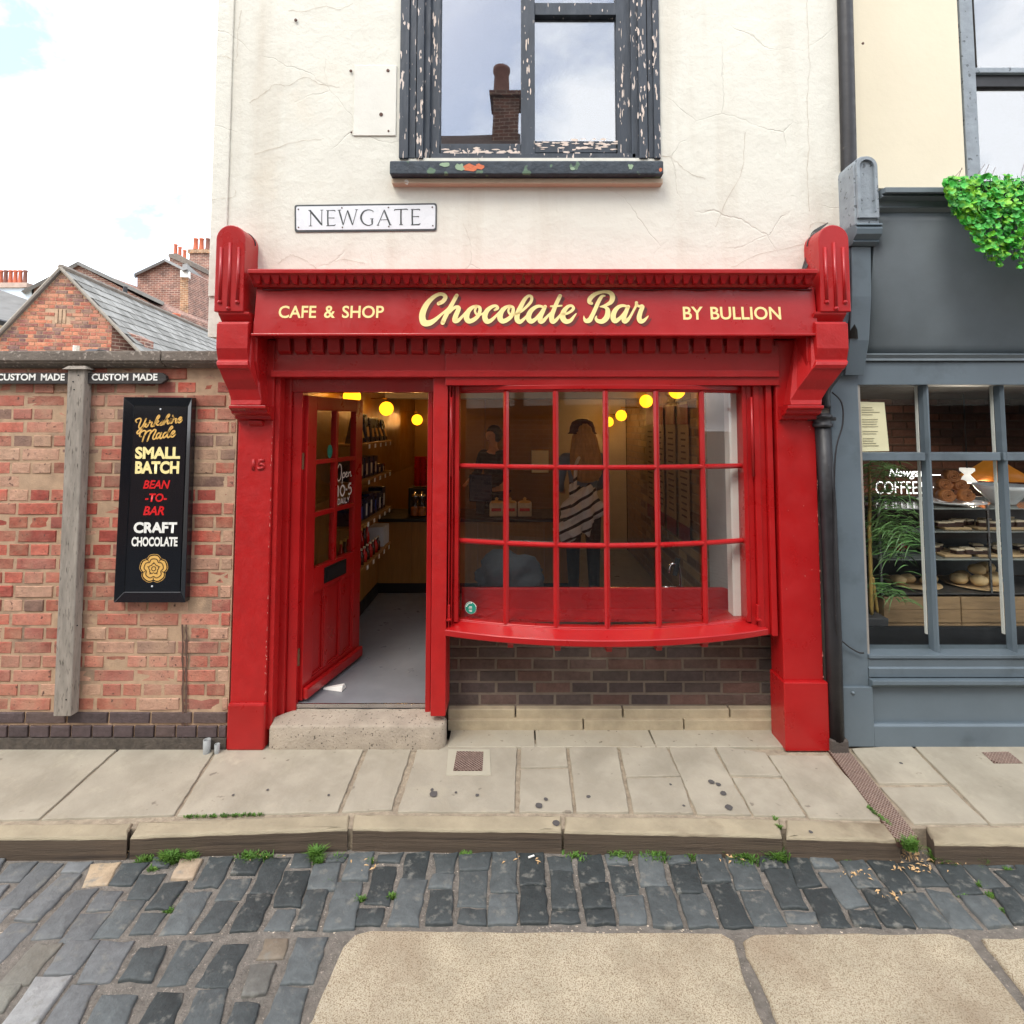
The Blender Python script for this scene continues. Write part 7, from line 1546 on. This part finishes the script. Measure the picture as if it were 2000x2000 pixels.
for a, b, za, zbb in ((xlft - .3, 0, zl - .3 * slopeL, ga[1]), (run, 0, zb_, ga[1])):
    MB().tube([GP3(a, -.06, za + .03), GP3(b, -.06, zbb + .06)], .035, 6).build('verge_mortar', mat('verge', lin(150, 142, 130), rough=.9, var=.2, scale=20), gh)
SL = math.hypot(1, slopeR); cs, sn = 1 / SL, slopeR / SL
sm = bpy.data.meshes.new('slate'); sm.from_pydata([(0, -.5, .004), (1, -.5, .022), (1, .5, .022), (0, .5, .004), (0, -.5, -.004), (1, -.5, .008), (1, .5, .008), (0, .5, -.004)], [], [(0, 1, 2, 3), (4, 7, 6, 5), (0, 4, 5, 1), (1, 5, 6, 2), (2, 6, 7, 3), (3, 7, 4, 0)]); sm.materials.append(SLATE)
bm = bmesh.new(); bm.from_mesh(sm); bmesh.ops.recalc_face_normals(bm, faces=bm.faces); bm.to_mesh(sm); bm.free()
items = []; L = run * SL; nrow = 13; ex_ = L / nrow
for r_ in range(nrow):
    y = -.03 + (r_ % 2) * .15
    while y < 9.1:
        w = .30 * R.uniform(.85, 1.15); items.append((r_ * ex_, y + w / 2, w)); y += w
items.sort(key=lambda t: t[1] + (0 if t[0] < L * .9 else 2)); rest = MB()
Mx = Matrix(((gu.x * cs, gd.x, gu.x * sn), (gu.y * cs, gd.y, gu.y * sn), (-sn, 0, cs)))
for i, (a, y, w) in enumerate(items):
    base = GO + gu * (a * cs) + gd * y; z = ga[1] + rfo - a * sn + .004; g_ = R.choice((128, 136, 146, 118)); c = lin(g_, g_ - 2, g_ - 8)
    if i < 300:
        o = bpy.data.objects.new('slate', sm); COL.objects.link(o); M4 = Mx.to_4x4() @ Matrix.Diagonal((ex_ * 1.12, w - .008, 1, 1)); M4.translation = Vector((base.x, base.y, z + R.uniform(0, .008))); o.matrix_world = M4; o.color = (*c, 1)
        lc = o.matrix_world.copy(); adopt(o, gh); 
    else:
        P8 = [Vector((base.x, base.y, z)) + Mx @ Vector((p_[0] * ex_ * 1.12, p_[1] * (w - .008), p_[2])) for p_ in ((0, -.5, -.004), (1, -.5, .008), (1, .5, .008), (0, .5, -.004), (0, -.5, .004), (1, -.5, .022), (1, .5, .022), (0, .5, .004))]; rest.hexa([tuple(v) for v in P8])
rest.build('slate_courses', SLATE, gh, fix=False, col=lin(132, 130, 124))['kind'] = 'stuff'
MB().tube([GP3(0, -.06 + q * .3, ga[1] + .09 + (q % 2) * .008) for q in range(31)], .06, 6).build('ridge_tiles', mat('ridge_stone', lin(128, 118, 108), rough=.95, var=.3, scale=6), gh)
ct_ = gl(348, 632)
px_, pz0_ = at(333, 630, 13.5)
RIDY = 6.0
pp0 = GO + gd * 6.6; kx = pp0.x; ky = pp0.y
MB().lathe([(.26, 0), (.24, .12), (.17, .14), (.17, .16)], (ax(331, ky, 620), ky, az(640, ky)), 12).build('chimney_base', mat('verge'), gh)
MB().lathe([(.17, 0), (.16, .3), (.125, .62), (.14, .64), (.14, .68), (.09, .68)], (ax(331, ky, 620), ky, az(630, ky)), 14).build('chimney_pot', mat('terracotta_pot', lin(196, 108, 78), rough=.8, var=.15), gh, smooth=True)
# small cowl and white flue peeping over the coping
ob = MB().tube([(ax(143, 1.2, 668), 1.2, az(680, 1.2)), (ax(143, 1.2, 668), 1.2, az(652, 1.2))], .022, 8).build('flue_stub', WHITEP, None); tag(ob, 'small white flue stub peeping above the wall coping', 'flue')
ob = MB().px([(1.3, az(666, 1.3) - .2), (1.3, az(662, 1.3)), (1.35, az(657, 1.3)), (1.7, az(657, 1.3)), (1.75, az(663, 1.3)), (1.75, az(666, 1.3) - .2)], ax(156, 1.3, 660), ax(180, 1.3, 660)).build('lead_cowl', BLACKM, None, bevel=.01); tag(ob, 'flat black cowl peeping above the wall coping', 'cowl')

def slab_px(name, pts, Y, dep, m, parent):
    P_ = [at(u, v, Y) for u, v in pts]; return MB().py(P_, Y, Y + dep).build(name, m, parent)
def quadpts(name, pts, th, m, parent):      # pts: (u,v,Y) four corners of a thick sheet
    P_ = [(at(u, v, Y)[0], Y, at(u, v, Y)[1]) for u, v, Y in pts]; a, b, c = Vector(P_[0]), Vector(P_[1]), Vector(P_[2]); n = (b - a).cross(c - a).normalized() * th
    return MB().hexa([tuple(Vector(p) - n) for p in P_] + P_).build(name, m, parent)
def pot(u, vb, vt, wpx, Y, m, parent):
    x, z0 = at(u, vb, Y); z1 = az(vt, Y); r = wpx / 1043 * (Y + 3.27) / 2
    MB().lathe([(r * 1.1, 0), (r, (z1 - z0) * .2), (r * .85, (z1 - z0) * .85), (r * 1.05, (z1 - z0) * .88), (r * 1.05, z1 - z0), (r * .7, z1 - z0)], (x, Y, z0), 12).build('chimney_pot', m, parent, smooth=True)
POT = mat('terracotta_pot'); POTD = mat('sooty_pot', lin(130, 90, 78), rough=.85, var=.2)
# left house
h1 = thing('cream_house', (ax(-20, 13, 600), 13, 0), 'cream rendered house with dark eaves and grey roof at the left edge behind the wall', 'house')
slab_px('wall', [(-260, 700), (110, 700), (110, 624), (-260, 545)], 13.0, 5, mat('far_cream_render', lin(222, 206, 174), rough=.9, var=.08), h1)
quadpts('roof', [(-300, 528, 12.6), (112, 632, 12.6), (112, 587, 15.5), (-300, 440, 15.5)], .15, SLATEF, h1)
quadpts('gutter', [(-300, 538, 12.55), (112, 640, 12.55), (112, 632, 12.5), (-300, 529, 12.5)], .08, BLACKM, h1)
for k in range(9): u = -60 + k * 12.5; slab_px('eave_bracket', [(u, 593 + (u + 10) * .24 + 10), (u + 5, 594 + (u + 10) * .24 + 10), (u + 5, 606 + (u + 10) * .24), (u, 605 + (u + 10) * .24)], 12.7, .3, BLACKM, h1)
c1 = thing('chimney_stack', (ax(20, 17, 560), 17, 4), 'pale blue rendered chimney stack with a row of terracotta pots', 'chimney')
PB('stack', -60, 541, 62, 640, 17, 1.2, mat('pale_blue_render', lin(214, 226, 236), rough=.9, var=.05), c1)
PB('cap', -62, 533, 50, 542, 16.9, 1.2, mat('cap_stone', lin(186, 164, 150), rough=.9), c1)
for k in range(9): pot(47 - k * 9.2, 534, 510, 7, 17.2, POT if k % 4 else POTD, c1)
# dark gable behind
h2 = thing('brown_house', (ax(150, 17, 560), 17, 0), 'dark brown brick gabled house right behind the small gable roof', 'house')
slab_px('gable_wall', [(60, 700), (300, 700), (300, 580), (147, 500), (60, 545)], 17, 8, BFAR, h2)
quadpts('roof_verge', [(147, 493, 16.8), (310, 570, 16.8), (310, 578, 24), (147, 501, 24)], .12, SLATEF, h2)
quadpts('roof_verge', [(40, 549, 16.8), (147, 493, 16.8), (147, 501, 22), (40, 556, 22)], .12, SLATEF, h2)
x, z = at(235.5, 565, 16.4); MB().tube([(x, 16.4, z - 1), (x, 16.4, az(541, 16.4))], .07, 8).build('vent_pipe', BLACKM, h2)
# big brick house with chimneys
h3 = thing('tall_brick_house', (ax(315, 20, 560), 20, 0), 'tall brown brick house with white eaves band behind the slate roof', 'house')
slab_px('gable_wall', [(258, 720), (355, 720), (355, 512), (312, 490), (259, 515)], 20, 6, BFAR, h3)
quadpts('roof_edge', [(253, 516, 19.7), (312, 488, 19.7), (312, 494, 26), (253, 522, 26)], .1, SLATEF, h3)
quadpts('roof_edge', [(312, 488, 19.7), (357, 511, 19.7), (357, 517, 26), (312, 494, 26)], .1, mat('pale_slope', lin(150, 150, 148), rough=.8), h3)
quadpts('side_wall', [(355, 720, 20), (470, 720, 36), (470, 610, 36), (355, 520, 20)], .3, BFARY, h3)
quadpts('eaves_band', [(355, 523, 19.8), (470, 612, 35.6), (470, 602, 35.6), (355, 510, 19.8)], .3, WHITEP, h3)
quadpts('side_roof', [(353, 508, 19.6), (470, 600, 35.6), (470, 570, 40), (353, 488, 24)], .2, SLATEF, h3)
wn_ = quadpts('window_frame', [(396, 627, 27.6), (412, 632, 29.8), (412, 582, 29.8), (396, 574, 27.6)], -.1, WHITEP, h3)
quadpts('pane', [(398, 600, 27.5), (410, 604, 29.4), (410, 584, 29.4), (398, 578, 27.5)], -.02, mat('far_pane', lin(190, 206, 208), rough=.2), wn_)
quadpts('pane', [(398, 624, 27.5), (410, 628, 29.4), (410, 608, 29.4), (398, 603, 27.5)], -.02, mat('far_pane'), wn_)
c2 = thing('chimney_stack', (ax(340, 22, 500), 22, 8), 'leaning looking brick chimney stack with three pots on the tall brick house', 'chimney')
slab_px('stack', [(321, 500), (362, 530), (362, 494), (335, 480), (319, 484)], 22, 1.4, BFAR, c2); slab_px('cap', [(317, 484), (362, 503), (362, 494), (333, 478), (318, 479)], 21.9, 1.6, COPE, c2)
for u, vb_, vt in ((331, 481, 461), (339, 486, 466), (348, 492, 472)): pot(u, vb_, vt, 6.5, 22.3, POT, c2)
c3 = thing('chimney_stack', (ax(380, 25, 500), 25, 8), 'broad square brick chimney stack with three pots beside the cream building', 'chimney')
PB('stack', 356, 474, 404, 560, 25, 2, BFAR, c3); PB('cap', 354, 470, 406, 477, 24.9, 2.2, BFARY, c3)
for u, m_ in ((369, POT), (380, POT), (392, POTD)): pot(u, 471, 450, 8.5, 25.5, m_, c3)

# ================================================================ ACROSS THE STREET (seen in the reflections)
OY = -6.3
op = thing('opposite_building', (0, OY - .5, 0), 'brick and timber framed building across the street, mirrored in the shop windows', 'building')
holes = [(-3.6, -2.6, .9, 1.9), (-1.2, -.1, .8, 1.9), (1.2, 2.2, 0, 1.98), (3.0, 4.2, .8, 1.9)]
poly_wall('brick_wall', -9, 9, -.2, 2.05, holes, OY - .3, OY, BOPP, op)
for h in holes: BX('window_dark', h[0], h[1], OY - .25, OY - .15, h[2], h[3], DARKW, op); BX('pane', h[0], h[1], OY - .1, OY - .09, h[2], h[3], GLASSG, op)
oh2 = [(-3.4, -2.4, 3.3, 4.5), (-1.0, .0, 3.3, 4.5), (1.6, 2.6, 3.2, 4.3), (4.0, 5.0, 3.2, 4.3)]
poly_wall('upper_wall', -9, .1, 2.05, 5.7, oh2, OY - .3, OY + .05, mat('opposite_render', lin(206, 198, 184), rough=.9, var=.08), op)
poly_wall('upper_wall', .1, 9, 2.05, 4.9, oh2, OY - .3, OY + .02, mat('opposite_render'), op)
for h in oh2: BX('window_dark', h[0], h[1], OY - .25, OY - .15, h[2], h[3], DARKW, op)
for x in (-8.5, -7, -5.4, -3.9, -2.2, -1.3, .0, 1.2, 2.9, 3.6, 5.4, 7): BX('post_beam', x, x + .16, OY + .055, OY + .09, 2.18, 4.85, TIMBER, op)
for z in (2.02, 3.9, 4.75): BX('rail_beam', -9, 9, OY + .056, OY + .1, z, z + .16, TIMBER, op)
MB().px([(OY + .35, 5.45), (OY + .35, 5.55), (-8.6, 8.3), (-12.0, 5.55), (-12.0, 5.45)], -9, .1).build('roof', mat('dark_roof_tiles', lin(84, 66, 58), rough=.9, var=.3, scale=8), op)
MB().px([(OY + .3, 4.8), (OY + .3, 4.9), (-8.3, 6.3), (-11.0, 4.9), (-11.0, 4.8)], .101, 9).build('roof', mat('dark_roof_tiles'), op)
BX('back_part', -9, 9, -11, OY - .31, -.2, 4.8, BOPP, op)
BX('chimney', -.55, .05, -9.0, -8.3, 6.6, 9.0, BOPP, op); BX('chimney_cap', -.62, .1, -9.05, -8.22, 9.0, 9.12, BOPP, op); MB().lathe([(.19, 0), (.17, .6), (.2, .62), (.2, .7), (.14, .7)], (-.36, -8.6, 9.12), 14).build('chimney_pot', POTD, op, smooth=True)
MB().py([(1.3, 5.4), (2.9, 5.4), (2.1, 6.75)], -8.0, OY - .5).build('dormer_gable', mat('opposite_render'), op)
for s in (-1, 1): MB().hexa([(2.1, OY - .4, 6.76), (2.1 + s * .95, OY - .4, 5.2), (2.1 + s * .95, -8, 5.2), (2.1, -8, 6.76), (2.1, OY - .4, 6.9), (2.1 + s * 1.0, OY - .4, 5.3), (2.1 + s * 1.0, -8, 5.3), (2.1, -8, 6.9)]).build('dormer_roof', mat('dark_roof_tiles'), op)
for o in bpy.data.objects:
    if '_base' in o: del o['_base']
